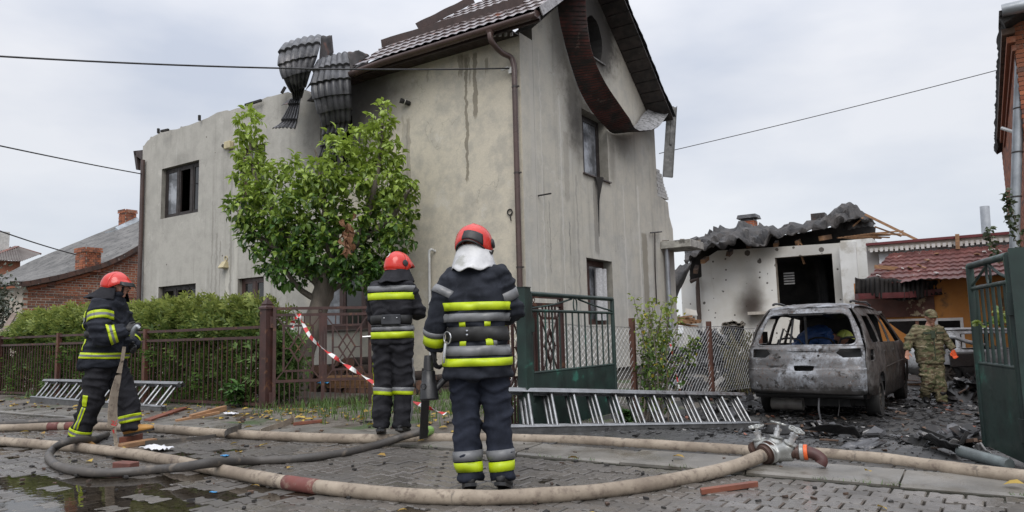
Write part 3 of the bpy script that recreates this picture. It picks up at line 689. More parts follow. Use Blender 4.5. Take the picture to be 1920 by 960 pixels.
def flap(name, quads, label, th=.008):
    g = G()
    for q in quads:
        pts = [at(*p) for p in q]; n_ = 8
        g.grid(lambda u, v: pts[0].lerp(pts[1], u).lerp(pts[3].lerp(pts[2], u), v)+V((0, 0, .03*nz(u*3, v*3, len(g.v)))), n_, n_)
    o = g.obj(name, M_RUSTIN, smooth=50); s_ = o.modifiers.new('s', 'SOLIDIFY'); s_.thickness = th
    return tag(o, label, 'roof sheet', 'torn roof sheets hanging over the wall')
flap('curled_roof_flap', [((602, 68, 14.4), (622, 66, 14.7), (625, 98, 14.8), (597, 128, 14.2)), ((597, 128, 14.2), (625, 98, 14.8), (600, 140, 14.6), (572, 170, 14.45))], 'dark curled edge of the pinched sheet seen from beneath')
flap('curled_roof_flap', [((651, 99, 14.1), (672, 94, 14.3), (692, 104, 14.5), (657, 135, 14.0)), ((657, 135, 14.0), (692, 104, 14.5), (690, 122, 14.4), (662, 158, 14.2))], 'dark torn flap joining the wide sheet to the gutter end')
flap('burnt_roof_scrap', [((600, 165, 14.5), (645, 158, 14.6), (640, 200, 14.6), (575, 190, 14.55)), ((540, 188, 14.9), (562, 176, 14.6), (560, 192, 14.6), (528, 198, 14.7))], 'burnt scraps wedged under the pinched sheet on the wall top')
g = G()
for a, b in (((528, 175, 15.2), (535, 163, 15.2)), ((302, 246, 17.7), (316, 243, 17.6)), ((297, 250, 17.7), (297, 241, 17.7)), ((374, 226, 17), (374, 216, 17)), ((460, 197, 16), (490, 188, 15.7))): g.bar(at(*a), at(*b), .05, .05)
tag(g.obj('roof_scrap', M_INT), 'charred sticks left lying along the broken wall top', 'debris', kind=None)

# long soffit strip torn from the gable and sagging across it
M_STRIP = None
t = NT('torn_soffit'); X, Y, Z = t.sep()
n = t.noise(2.6, 6, .7); n2 = t.noise(1, 5, .65, sc=(1.2, 9, 9))
c = t.mix(t.ramp(n, .4, .62), (.028, .02, .018), (.115, .032, .026)); c = t.mix(t.ramp(n2, .5, .7, 0, .6), c, (.02, .017, .016)); c = t.mix(t.ramp(t.noise(5, 5, .7), .6, .7, 0, .7), c, (.2, .15, .13))
M_STRIP = t.out(c, t.ramp(n, .3, .7, .35, .7))
M_STRIPIN = mat('torn_soffit_inside', (.34, .34, .35), (.2, .2, .205), 6, .6, dirt=(.04, .038, .036), dscale=7, dth=(.5, .6), sc=(1, 3, 3))
Ledge = [(1040, -40), (1048, 30), (1060, 85), (1073, 130), (1087, 170), (1108, 207), (1132, 235), (1152, 250), (1185, 246), (1212, 240), (1240, 218)]
Ledge[-3:] = [(1188, 238), (1214, 207), (1256, 196)]
Oedge = [(1096, -40), (1100, 30), (1107, 85), (1120, 125), (1138, 160), (1160, 193), (1180, 222), (1193, 243), (1215, 245), (1236, 236), (1260, 203)]
spi = spline([on(0, HX+(.02 if k < 8 else .06), *q) for k, q in enumerate(Ledge)], 8); spo = spline([on(0, HX+.5, *q) for q in Oedge], 8); sp = spi
g = G(); nW = 8
for sidx, off in ((0, 0.0), (1, .012)):
    b = len(g.v)
    for i, p in enumerate(spi):
        d = (spi[min(i+1, len(spi)-1)]-spi[max(i-1, 0)]).normalized(); nn = d.cross(spo[i]-p).normalized()
        if nn.z < 0: nn = -nn
        for k in range(nW+1): g.v.append(tuple(p.lerp(spo[i], k/nW)+nn*(off+.014*nz(k*.5, i*.4))))
    for i in range(len(spi)-1):
        for k in range(nW):
            a = b+i*(nW+1)+k; q = (a, a+1, a+nW+2, a+nW+1); g.f.append(q if sidx else q[::-1]); g.m.append(sidx)
so_ = g.obj('hanging_soffit_strip', [M_STRIP, M_STRIPIN], smooth=40)
tag(so_, 'long scorched red soffit strip sagging across the gable above the upper window', 'soffit')
for i in range(2, len(sp)-2):      # joint lines of its boards
    p = spi[i]; q = spo[i]; d = (spi[i+1]-spi[i-1]).normalized(); nn = d.cross(q-p).normalized()
    if nn.z < 0: nn = -nn
    g = G(); g.bar(p-nn*.006, p.lerp(q, .98)-nn*.006, .012, .008, up=nn); g.obj('board_joint', M_INT, so_)
g = G(); a = at(1260, 200, 16.9); b = at(1252, 332, 16.5); W_ = RGT*.115
for s_ in (-1, 1): g.bar(a+W_*s_, b+W_*s_, .05, .012, up=RGT)
g.bar(a+FWD*.02, b+FWD*.02, .012, .23, up=RGT); g.bar(a+RGT*.02, b.lerp(a, .45)+RGT*.02, .03, .05, up=RGT)
tag(g.obj('hanging_gutter', mat('burnt_gutter', (.075, .075, .072), (.03, .03, .03), 5, .5, dirt=(.12, .115, .11), dscale=9, dth=(.6, .68))), 'grey burnt gutter length dangling from the right eave', 'gutter')

# small fittings on the front and side walls
M_YEL = mat('yellowed_plastic', (.50, .44, .27), (.40, .34, .2), 8, .45)
t_ = thing('alarm_box', 'yellowed alarm box high on the wall right of the upper left window', 'alarm box', F_(428, 275))
p = F_(428, 275); g = G(); g.bx(p.x, p.x+.22, HY-.13, HY-.003, p.z-.09, p.z+.09); g.obj('case', M_YEL, t_, bevel=.015); g = G(); g.lathe([(.07, 0), (.07, .05), (.05, .06)], (p.x-.09, HY-.003, p.z+.02), V((0, -1, 0)), 14, 0); g.obj('back_plate', mat('pale_plastic', (.6, .58, .52)), t_); g = G(); g.lathe([(.045, 0), (.04, .03)], (p.x-.09, HY-.064, p.z+.02), V((0, -1, 0)), 12); g.obj('socket', M_INT, t_)
p = F_(424, 497); t_ = thing('outdoor_siren', 'small yellowed bell shaped box low on the front wall', 'siren', p)
g = G(); g.loft([[(p.x+sx*w_, HY-d, p.z+z) for sx, d in ((-1, .003), (1, .003), (1, dd), (-1, dd))] for z, w_, dd in ((-.08, .09, .14), (-.06, .1, .15), (.08, .07, .06))]); fixn(g.obj('case', M_YEL, t_)); g = G(); g.torus((p.x, HY-.01, p.z+.15), V((0, 1, 0)), .055, .012, 14, 5); g.obj('ring', M_YEL, t_)
p = F_(765, 193); t_ = thing('wall_lamp', 'small dark tube lamp high on the beige wall beside the tree top', 'lamp', p)
g = G(); g.lathe([(.03, 0), (.045, .02), (.045, .12), (.03, .125), (.03, .13), (.05, .135), (.05, .2), (.045, .205)], (p.x+.06, HY-.003, p.z-.03), V((-.55, -.6, .25)), 14); g.obj('tube', M_INT, t_, smooth=40); g = G(); g.lathe([(.052, 0), (.052, .012)], V((p.x+.06, HY-.003, p.z-.03))+V((-.55, -.6, .25)).normalized()*.1, V((-.55, -.6, .25)), 14); g.obj('band', mat('pale_plastic', (.6, .58, .52)), t_)
p = S_(1009, 367); g = G(); g.tube([p, p+V((.28, -.03, 0))], .015, 6); tag(g.obj('wall_spike', M_INT), 'short dark iron spike sticking out of the side wall', 'spike')
p = S_(1116, 335); g = G()
for k in range(5): g.tube(spline([p+V((.04+.02*k, .03*k-.05, .02)), p+V((.06, .02*nz(k, 1), -.2-.05*k)), p+V((.05, .06*nz(k, 2), -.4-.07*k)), p+V((.04, .04*nz(k, 3), -.55-.16*k))], 5), [.035-.002*i+.012*nz(i, k, 3) for i in range(16)], 5)
tag(g.obj('charred_rag', M_INT), 'charred rag dangling from the sill of the upper gable window', 'rag')
p = F_(957, 398); g = G(); g.torus(p+V((0, -.02, 0)), V((0, 1, 0)), .05, .012, 12, 5); g.tube([p+V((0, -.02, -.05)), p+V((.02, -.02, -.15))], .01, 5); tag(g.obj('wall_hook', M_INT), 'small looped wire hook on the wall by the downpipe', 'hook')
M_PIPE = mat('white_pipe', (.6, .61, .6), (.5, .5, .49), 6, .35)
a = on(1, HY-.1, 806, 468); g = G(); g.tube(spline([(a.x+.05, HY-.01, a.z-.03), (a.x+.03, HY-.1, a.z), (a.x, HY-.12, a.z-.06), (a.x, HY-.12, a.z-.2)], 4)+[(a.x, HY-.12, .1)], .025, 8); tag(g.obj('wall_pipe', M_PIPE, smooth=60), 'thin white pipe with hooked top standing against the house wall', 'pipe')

# ---------------------------------------------------------------- power lines
M_WIRE = mat('black_cable', (.02, .02, .022), None, 5, .6, bump=0)
def wire(a, b, sag, label, r=.012, ins=True):
    n_ = 24; pts = [V(a).lerp(V(b), i/n_)-V((0, 0, sag*4*(i/n_)*(1-i/n_))) for i in range(n_+1)]
    g = G(); g.tube(pts, r, 6); return tag(g.obj('power_line', M_WIRE, smooth=180), label, 'cable', 'cables crossing the street')
e = on(1, HY-.12, 955, 128); wire(at(-120, 98, 9.0), e, .10, 'cable from the upper left sky to the bracket by the downpipe', .013)
g = G(); g.bx(e.x-.02, e.x+.05, HY-.12, HY-.002, e.z-.09, e.z+.02); g.tube([e+V((-.16, 0, .0)), e+V((-.02, 0, .02))], .022, 6); g.obj('cable_bracket', mat('porcelain', (.55, .55, .53)), HOUSE)
e = on(1, HY-.12, 265, 326); wire(at(-80, 256, 12), e, .02, 'cable ending at the far left corner of the house', .014)
wire(at(-60, 411, 18), at(148, 479, 23.2), .05, 'cable from the left running to the brick chimney', .018)
wire(S_(1229, 287)+V((.05, .1, 0)), at(1868, 132, 15), .03, 'thin cable from the gable to the brick building on the right', .009)

# ---------------------------------------------------------------- brick house on the left
M_BRICK = None
t = NT('red_brick'); oi = t.n('ShaderNodeObjectInfo'); geo = t.n('ShaderNodeNewGeometry')
r = t.math('FRACT', t.math('ADD', oi.outputs['Random'], geo.outputs['Random Per Island']))
c = t.mix(r, (.20, .062, .032), (.36, .125, .06)); c = t.mix(t.ramp(t.math('FRACT', t.math('MULTIPLY', r, 7.3)), .78, .9), c, (.13, .06, .045)); n = t.noise(3, 6, .7); c = t.mix(t.ramp(n, .52, .75, 0, .6), c, (.30, .22, .17)); c = t.mix(t.ramp(t.noise(1, 4), .55, .7, 0, .45), c, (.12, .08, .06))
t.bump(t.noise(50, 4, .7), .4, .006); M_BRICK = t.out(c, .88)
M_MORT = mat('mortar', (.50, .45, .38), (.34, .30, .25), 5, .95, bump=.5)
t = NT('slate_roof'); n = t.noise(1.3, 6, .7); n2 = t.noise(6, 5, .7, sc=(1, 1, 1)); n4 = t.noise(20, 4, .7)
c = t.mix(t.ramp(n, .3, .68), (.07, .069, .067), (.17, .165, .158)); c = t.mix(t.ramp(n2, .54, .64), c, (.04, .04, .04)); c = t.mix(t.ramp(n4, .6, .75), c, (.2, .195, .19)); t.bump(n4, .8, .03); M_SLATE = t.out(c, .85)
M_RUST = mat('rusty_edge', (.10, .05, .035), (.045, .03, .025), 5, .8, dirt=(.4, .38, .36), dscale=6, dth=(.64, .68))
BX = -23.9; BH = thing('brick_house', 'low red brick house with grey slate roof left of the burnt house', 'house', (BX, 13, 0))
def B_(x, y): return on(0, BX, x, y)
rk = [B_(36, 531), B_(110, 517), B_(188, 496), B_(228, 478), B_(262, 458)]; rk[0].y = 9.85
last = rk[-1]; ry, rz = 16.8, 6.3
out = [(9.9, -.3)]+[(ry*2-9.9, -.3), (ry*2-9.9, rk[0].z), (ry, rz-.05)]+[(p.y, p.z-.09) for p in reversed(rk)]
out[-1] = (9.9, rk[0].z-.09)
g = G(); g.slab(out, [], .3, lambda u, v, w_: (BX-w_, u, v)); g.bx(-32.1, BX-.3, 9.9, 10.2, -.3, rk[0].z-.1); fixn(g.obj('wall', M_MORT, BH))
def rake_z(y):
    pts = [(p.y, p.z) for p in rk]+[(ry, rz)]
    for a, b in zip(pts, pts[1:]):
        if y <= b[0]: return lerp(a[1], b[1], max(0, (y-a[0])/(b[0]-a[0])))
    return rz
def brick_wall(root, spots, mat_, cap=300):
    """spots: (priority, centre, size(x,y,z), tilt). nearest ones are parts, the rest one part"""
    spots.sort(key=lambda q: q[0]); rest = G(); srcs = {}
    for i, (pr, c, d) in enumerate(spots):
        if i < cap:
            k = tuple(round(q, 3) for q in d)
            if k not in srcs: q = G(); q.box((0, 0, 0), d); o = q.obj('brick', mat_, root, local=True); srcs[k] = o.data; bpy.data.objects.remove(o)
            inst('brick', srcs[k], root, c)
        else: rest.box(c, d)
    if rest.v: tag(rest.obj('brickwork', mat_, root), kind='stuff')
sp_ = []; z = -.2; r_ = 0
while z < 6:
    y = 9.9+(.13 if r_ % 2 else 0.0)
    while y < 15.4:
        L_ = .25 if r_ % 4 else .12
        if z+.08 < rake_z(y)-.12:
            q = CAMR.transposed() @ (V((BX, y, z))-CAMP); vis = z > 1.6
            band = .02 if abs(z-2.62) < .045 else 0
            sp_.append(((0 if vis else 100)+q.length, (BX-.006+band/2+rnd.uniform(-.004, .004), y+L_/2, z+.035), (.03+band, L_-.024, .058)))
        y += L_
    z += .078; r_ += 1
brick_wall(BH, [q for q in sp_ if q[0] < 100 or q[1][2] > 1.0], M_BRICK)
g = G(); n_ = 16
def slope(u, v):
    y = lerp(9.55, ry, v); x = lerp(-32.0, BX+.22, u); z = rake_z(y)+.02+(.1*(y-9.85) if y < 9.85 else 0)
    return (x, y, z+.015*nz(x*2, y*2)+.02*math.sin(x*25)*.5)
g.grid(slope, 120, 24); o = g.obj('roof', M_SLATE, BH, smooth=50); s_ = o.modifiers.new('s', 'SOLIDIFY'); s_.thickness = .06; s_.offset = -1
g = G(); g.hexa([(-32, ry, rz-.1), (BX+.2, ry, rz-.1), (BX+.2, ry*2-9.6, 2.9), (-32, ry*2-9.6, 2.9), (-32, ry, rz), (BX+.2, ry, rz), (BX+.2, ry*2-9.6, 3), (-32, ry*2-9.6, 3)]); fixn(g.obj('roof', M_SLATE, BH))
ROOFB = o
g = G(); ys = [9.5+.25*i for i in range(30)]
for a, b in zip(ys, ys[1:]): g.bar((BX+.23, a, rake_z(a)-.04), (BX+.23, b+.01, rake_z(b)-.04), .03, .15)
g.obj('verge_board', M_RUST, BH)
g = G()
for a, b in zip(ys[2:], ys[3:]): g.bar((BX+.05, a, rake_z(a)-.2), (BX+.05, b+.01, rake_z(b)-.2), .12, .08)
g.obj('corbel', M_BRICK, BH)
def chimney(cx, cy, z0, z1, w_, d_, flash=False):
    g = G(); g.bx(cx-w_/2+.02, cx+w_/2-.02, cy-d_/2+.02, cy+d_/2-.02, z0, z1-.02); C_ = g.obj('chimney', M_MORT, BH)
    z = z0; r_ = 0
    while z < z1-.03:
        o_ = .035 if z > z1-.17 else 0
        for sx in (1, -1):
            y = cy-d_/2-o_+(.06 if r_ % 2 else 0)
            k = 0
            while y < cy+d_/2+o_-.02: e = min(y+.12, cy+d_/2+o_); q = G(); q.bx(cx+sx*(w_/2+o_)-.02, cx+sx*(w_/2+o_)+.012*rnd.random(), y, e-.012, z, z+.066); q.obj('brick', M_BRICK, C_) if sx == 1 else None; y += .125
        x = cx-w_/2-o_
        while x < cx+w_/2+o_-.02: e = min(x+.24, cx+w_/2+o_); q = G(); q.bx(x, e-.012, cy-d_/2-o_-.012*rnd.random(), cy-d_/2-o_+.02, z, z+.066); q.obj('brick', M_BRICK, C_); x += .25
        z += .078; r_ += 1
    if flash:
        g = G(); g.hexa([(cx+w_/2+.02, cy-d_/2-.4, z0+.22), (cx+w_/2+.3, cy-d_/2-.4, z0+.2), (cx+w_/2+.3, cy+d_/2, z0+.75), (cx+w_/2+.02, cy+d_/2, z0+.75), (cx+w_/2+.02, cy-d_/2-.4, z0+.4), (cx+w_/2+.32, cy-d_/2-.4, z0+.22), (cx+w_/2+.32, cy+d_/2, z0+.77), (cx+w_/2+.02, cy+d_/2, z0+.95)]); g.bx(cx-w_/2-.1, cx+w_/2+.1, cy-d_/2-.5, cy-d_/2-.02, z0+.1, z0+.25); fixn(g.obj('flashing', mat('zinc_flash', (.33, .37, .4), (.22, .24, .26), 5, .4, metal=.4), C_))
p = at(166, 482, 23.0); zr = rake_z(p.y); chimney(p.x, p.y, zr-.15, 1.03+(650-466)*23/1350+.02, .62, .5)
p = at(236, 405, 30.6); chimney(p.x, 16.6, 5.6, 1.03+(648-392)*30.6/1350, .5, .5, True)

# far house at the left edge
FH = thing('far_house', 'distant brick house with corrugated hip roof at the left edge', 'house', at(20, 510, 46))
def FP(x, y, d=46): return at(x, y, d)
g = G(); a = FP(-40, 488); b = FP(37, 490); c_ = FP(72, 480, 50)
g.slab([(-40, 489), (38, 489), (38, 700), (-40, 700)], [], .4, lambda u, v, w_: at(u, v, 46+w_)); fixn(g.obj('wall', mat('far_brick', (.26, .10, .055), (.17, .07, .045), 1.5, .9, bump=.5, bscale=8, bd=.05), FH))
g = G(); e0, e1, e2, r0, r1 = FP(-60, 484, 45.4), FP(40, 490, 45.4), FP(76, 476, 50), FP(32, 463, 50), FP(-60, 466, 50)
r0 = FP(32, 463, 50)
def corr(A, B, C_, D_, n_=60):
    nn = (B-A).cross(D_-A).normalized()
    g.grid(lambda u, v: A.lerp(B, u).lerp(D_.lerp(C_, u), v)+nn*(.05*math.sin(u*2*pi*n_/3)), n_, 2)
corr(e0, e1, r0, FP(-60, 485-22, 50), 60); corr(e1, e2, r0+V((.01, 0, 0)), r0, 36); g.obj('roof', mat('far_roof', (.15, .135, .125), (.10, .08, .075), .8, .85), FH)
g = G(); g.bar(r0, e2, .2, .12); g.bar(r0+V((0, 0, .03)), FP(-40, 490, 45.6), .3, .1); g.obj('ridge_cap', mat('far_ridge', (.20, .09, .07), (.12, .07, .06), 2, .7), FH)
g = G(); g.box(FP(2, 462, 49), (.7, .7, 2.0)); g.obj('chimney', M_WB, FH)

# ---------------------------------------------------------------- white shelled house behind the yard
WY = 31.0
def W_(x, y): return on(1, WY, x, y)
t = NT('shelled_render'); n = t.noise(.8, 5, .6); fine = t.noise(12, 5, .7)
c = t.mix(t.ramp(n, .3, .7), (.58, .56, .51), (.66, .655, .63)); c = t.mix(t.ramp(t.noise(1, 5, .6, sc=(3, 3, .4)), .55, .75, 0, .35), c, (.36, .33, .28))
def pocks(c, scale, r, keep, k=.95):
    vo = t.n('ShaderNodeTexVoronoi'); vo.inputs['Scale'].default_value = scale; t.L(t.pos, vo.inputs['Vector'])
    sp = t.n('ShaderNodeSeparateColor'); t.L(vo.outputs['Color'], sp.inputs[0])
    rad = t.math('MULTIPLY', sp.outputs[0], r); d = t.math('ADD', vo.outputs['Distance'], t.math('MULTIPLY', t.math('SUBTRACT', fine, .5), .12))
    m_ = t.math('MULTIPLY', t.math('LESS_THAN', d, rad), t.math('GREATER_THAN', sp.outputs[1], keep)); return t.mix(t.math('MULTIPLY', m_, k), c, (.09, .08, .07))
c = pocks(c, 1.7, .24, .35); c = pocks(c, 3.6, .22, .5)
for (p, r0, r1, k, sc_) in ((W_(1408, 576), .05, .95, .95, (1, 1, .75)), (W_(1412, 545), .1, .8, .5, (1.3, 1, .6)), (W_(1520, 470), .1, 1.4, .35, (.7, 1, 1.4)), (W_(1440, 470), .1, .8, .4, (1, 1, 1)), (W_(1570, 540), .1, .9, .4, (1.2, 1, .7))):
    vm = t.n('ShaderNodeVectorMath', operation='SUBTRACT'); t.L(t.pos, vm.inputs[0]); vm.inputs[1].default_value = p
    vs = t.n('ShaderNodeVectorMath', operation='MULTIPLY'); t.L(vm.outputs[0], vs.inputs[0]); vs.inputs[1].default_value = sc_
    ln = t.n('ShaderNodeVectorMath', operation='LENGTH'); t.L(vs.outputs[0], ln.inputs[0])
    c = t.mix(t.math('MULTIPLY', t.ramp(t.math('ADD', ln.outputs['Value'], t.math('MULTIPLY', t.math('SUBTRACT', n, .5), .5)), r0, r1, 1, 0), k), c, (.045, .032, .026))
t.bump(fine, .3, .02); M_WHITE = t.out(c, .88)
M_WOOD = mat('splintered_wood', (.34, .19, .095), (.2, .11, .06), 7, .75, bump=.4, bscale=20, sc=(1, 1, 4))
M_WOODD = mat('burnt_wood', (.12, .07, .045), (.04, .028, .022), 6, .8, bump=.4)
WH = thing('shelled_white_house', 'white house with shrapnel pocked wall and crumpled dark metal roof', 'house', (W_(1450, 600).x, WY, -.5))
xl, xr_, xp = W_(1311, 500).x, W_(1583, 500).x, W_(1640, 470).x
zt_ = W_(1583, 455).z; zl = W_(1311, 492).z
op = rect(W_, 0, (1454, 488), (1562, 482), (1458, 572), (1565, 568)); lw = rect(W_, 0, (1353, 611), (1396, 611), (1353, 650), (1396, 650)); lw2 = rect(W_, 0, (1412, 622), (1440, 622), (1412, 650), (1440, 650))
op = (op[0], op[1], 2.0, 4.0)
g = G(); g.slab([(xl, -.6), (xr_, -.6), (xr_, zt_), (W_(1345, 470).x, W_(1345, 470).z), (xl, zl)], [rl(op)[::-1], rl(lw)[::-1], rl(lw2)[::-1]], .35, lambda u, v, w_: (u, WY+w_, v), 0, 1); fixn(g.obj('wall', [M_WHITE, mat('white_reveal', (.4, .36, .3), (.2, .17, .14), 2, .9)], WH))
g = G(); z1 = W_(1600, 452).z; g.bx(xr_+.002, xp, WY-.5, WY+6, -.6, z1); g.bx(W_(1582, 500).x, W_(1612, 500).x, WY-.75, WY-.502, 1.35, z1-.1); fixn(g.obj('wall', mat('clean_white_render', (.66, .66, .65), (.55, .55, .53), 1, .85, dirt=(.4, .38, .34), dscale=1.2), WH))
g = G(); x2 = W_(1262, 500).x; g.bx(x2, xl-.002, WY+.9, WY+1.3, -.6, W_(1300, 492).z); g.obj('wall', M_WHITE, WH)
g = G(); g.bx(x2, xr_-.01, WY+5.6, WY+6, -.6, 2.0); g.bx(x2, W_(1530, 500).x, WY+5.6, WY+6, 2.0, 5.1); g.bx(W_(1575, 500).x, xr_-.01, WY+5.6, WY+6, 2.0, 5.1); g.bx(W_(1530, 500).x, W_(1575, 500).x, WY+5.6, WY+6, 3.6, 5.1); g.bx(xl+.01, xr_-.01, WY+.36, WY+5.6, 1.55, 1.75); g.bx(xl+.01, xr_-.01, WY+.36, WY+5.6, 4.25, 4.4); g.bx(W_(1500, 500).x, W_(1505, 500).x, WY+3, WY+5.6, 1.76, 4.24); g.obj('charred_interior', M_INT, WH)
g = G()
for k in range(5): g.bx(op[0]+.12, op[0]+.55, WY+.8, WY+.84, 3.35-k*.11, 3.41-k*.11)
g.obj('shutter_slats', mat('pale_slat', (.32, .32, .32)), WH)
g = G(); a = W_(1408, 587); g.bx(a.x, a.x+1.1, WY-.5, WY-.002, a.z-.08, a.z+.04); g.obj('canopy', mat('pale_canopy', (.45, .41, .36)), WH)
g = G(); g.tube([W_(1298, 528)+V((0, -.2, 0)), W_(1312, 524)+V((0, -.25, 0)), W_(1311, 540)+V((0, -.2, 0)), W_(1314, 600)+V((0, -.2, 0))], .1, 8); g.obj('downpipe', mat('burnt_pipe', (.08, .055, .045)), WH)
g = G(); a = W_(1357, 606); 
for k in range(16): g.box(W_(1357+k*2.5, 607+rnd.uniform(-4, 3))+V((0, -.03, 0)), (.12, .08, .12), Matrix.Rotation(rnd.random(), 3, 'Y'))
g.obj('broken_plaster', M_RAW, WH)
# crumpled metal roof
lo = [(1294, 503), (1318, 489), (1345, 474), (1363, 474), (1395, 464), (1418, 471), (1440, 471), (1452, 452), (1500, 453), (1550, 438), (1582, 428), (1612, 424), (1640, 428)]
hi = [(1292, 470), (1312, 455), (1344, 446), (1352, 436), (1398, 427), (1428, 433), (1450, 437), (1500, 431), (1558, 420), (1578, 399), (1600, 393), (1622, 408), (1642, 421)]
lo3 = spline([at(x, y, 30.0-(.6 if 1340 < x < 1460 else 0)) for x, y in lo], 8); hi3 = spline([at(x, y, 32.2) for x, y in hi], 8)
g = G()
def crum(u, v):
    i = u*(len(lo3)-1); k = min(int(i), len(lo3)-2); f = i-k
    a = lo3[k].lerp(lo3[k+1], f); b = hi3[k].lerp(hi3[k+1], f); p = a.lerp(b, v)
    rg = 1-abs(nz(p.x*1.1+v*.6, v*1.3, 3))*2.2; r2 = 1-abs(nz(p.x*2.7-v, v*2.2, 9))*2.2
    return p+V((0, -.45*math.sin(v*pi)-.55*rg-.22*r2, .20*rg+.13*r2+.05*math.sin(p.x*13)+.07*nz(p.x*6, v*8)))
g.grid(crum, 84, 9)
t = NT('crumpled_roof'); n = t.noise(1.4, 6, .7); c = t.mix(t.ramp(n, .35, .65), (.016, .016, .017), (.07, .064, .061)); c = t.mix(t.ramp(t.noise(4, 5, .7), .58, .7, 0, .7), c, (.14, .13, .125)); t.bump(t.noise(6, 4, .7), .5, .05)
M_CRUM = t.out(c, t.ramp(n, .3, .7, .5, .75), spec=.3); o = g.obj('roof', M_CRUM, WH, smooth=18); s_ = o.modifiers.new('s', 'SOLIDIFY'); s_.thickness = .03
g = G(); A_ = [at(*q) for q in ((1578, 402, 31), (1628, 404, 31), (1640, 424, 30.5), (1580, 436, 30.3))]
g.grid(lambda u, v: A_[0].lerp(A_[1], u).lerp(A_[3].lerp(A_[2], u), v)+V((0, -.6*math.sin(u*pi), .25*math.sin(u*pi)*(1-v)+.02*math.sin(u*40))), 40, 10); o2 = g.obj('curled_roof_sheet', M_CRUM, o, smooth=40)
g = G(); g.grid(lambda u, v: at(lerp(1262, 1296, u), lerp(505, 490, u)+v*lerp(70, 8, u)+6*nz(u*4, v*4), 29.7-.5*math.sin(v*3)), 10, 10); g.obj('torn_roof_edge', M_CRUM, WH, smooth=40)
for (x, y, x2_, y2_, r) in ((1365, 476, 1372, 470, .14), (1400, 464, 1406, 459, .13), (1452, 459, 1457, 455, .12), (1492, 457, 1498, 452, .12), (1540, 448, 1556, 444, .14), (1320, 492, 1326, 484, .12), (1304, 508, 1307, 500, .12)):
    g = G(); g.bar(at(x+rnd.uniform(-3, 3), y+rnd.uniform(-3, 2), 29.9), at(x2_, y2_, 31), .17, r*1.4, up=V((rnd.uniform(-.3, .3), 0, 1))); g.obj('rafter_end', M_WOOD if rnd.random() < .5 else M_WOODD, WH)
RFT = []
for k in range(12): a = at(1570+k*6, 446+3*nz(k, 1)-k*.8, 30.2); RFT.append((a, a+RGT*(1.2+.6*rnd.random())+V((0, .3, .12*rnd.uniform(-1, 1.4))), .09, .05))
RFT += [(at(1622, 402, 30), at(1720, 450, 29), .13, .1), (at(1640, 425, 30), at(1690, 443, 29.5), .1, .06), (at(1598, 425, 30), at(1618, 408, 30), .08, .06), (at(1495, 455, 29.9), at(1508, 495, 29.7), .08, .06), (at(1500, 455, 29.9), at(1516, 475, 29.7), .05, .04)]
for q in RFT: g = G(); g.bar(*q); g.obj('broken_rafter', M_WOOD, WH)

RC = G(); p = at(1405, 424, 33); RC.bx(p.x-.3, p.x+.3, p.y-.3, p.y+.3, p.z-.8, p.z+.22); ch_ = RC.obj('chimney', mat('bright_brick', (.42, .13, .06), (.30, .09, .05), 8, .85), WH); 
for r_ in range(7):
    g = G(); g.bx(p.x-.312, p.x+.312, p.y-.312, p.y+.312, p.z+.2-r_*.09, p.z+.208-r_*.09); g.obj('mortar_joint', M_MORT, ch_)
g = G(); g.bx(p.x-.28, p.x+.28, p.y-.28, p.y+.28, p.z+.22, p.z+.32); g.loft([[(p.x+sx*a, p.y+sy*a, z) for sx, sy in ((-1, -1), (1, -1), (1, 1), (-1, 1))] for a, z in ((.45, p.z+.33), (.40, p.z+.5), (.15, p.z+.53))]); g.obj('chimney_hood', M_TILED, ch_)
p = at(1536, 413, 33); g = G(); g.bx(p.x-.3, p.x+.3, p.y-.3, p.y+.3, p.z-.6, p.z+.3); g.bx(p.x+.05, p.x+.15, p.y-.4, p.y-.31, p.z-.3, p.z+.25); g.obj('chimney', M_RUSTIN, WH)
g = G(); g.slab([(x, y+28) for x, y in lo]+[(x, y+6) for x, y in reversed(hi)], [], .1, lambda u, v, w_: at(u, v, 31.6+w_)); fixn(g.obj('attic_boarding', M_INT, WH))
# smashed lean-to boards between the houses
g = G()
for k in range(10): a = at(1270+rnd.uniform(-4, 4), 600+k*1.2-4, 24); g.bar(a, at(1300+rnd.uniform(-8, 14), 597+k*1.3+rnd.uniform(-4, 4), 23.5), .16, .06)
tag(g.obj('smashed_boards', M_WOOD), 'splintered orange boards piled beside the white house corner', 'boards')
g = G(); g.hexa([at(1285, 588, 24), at(1308, 592, 24), at(1308, 592, 24.3), at(1285, 588, 24.3), at(1285, 578, 24), at(1306, 582, 24), at(1306, 582, 24.3), at(1285, 578, 24.3)]); tag(fixn(g.obj('plaster_slab', M_WHITE)), 'chunk of white plaster lying on the smashed boards', 'rubble')

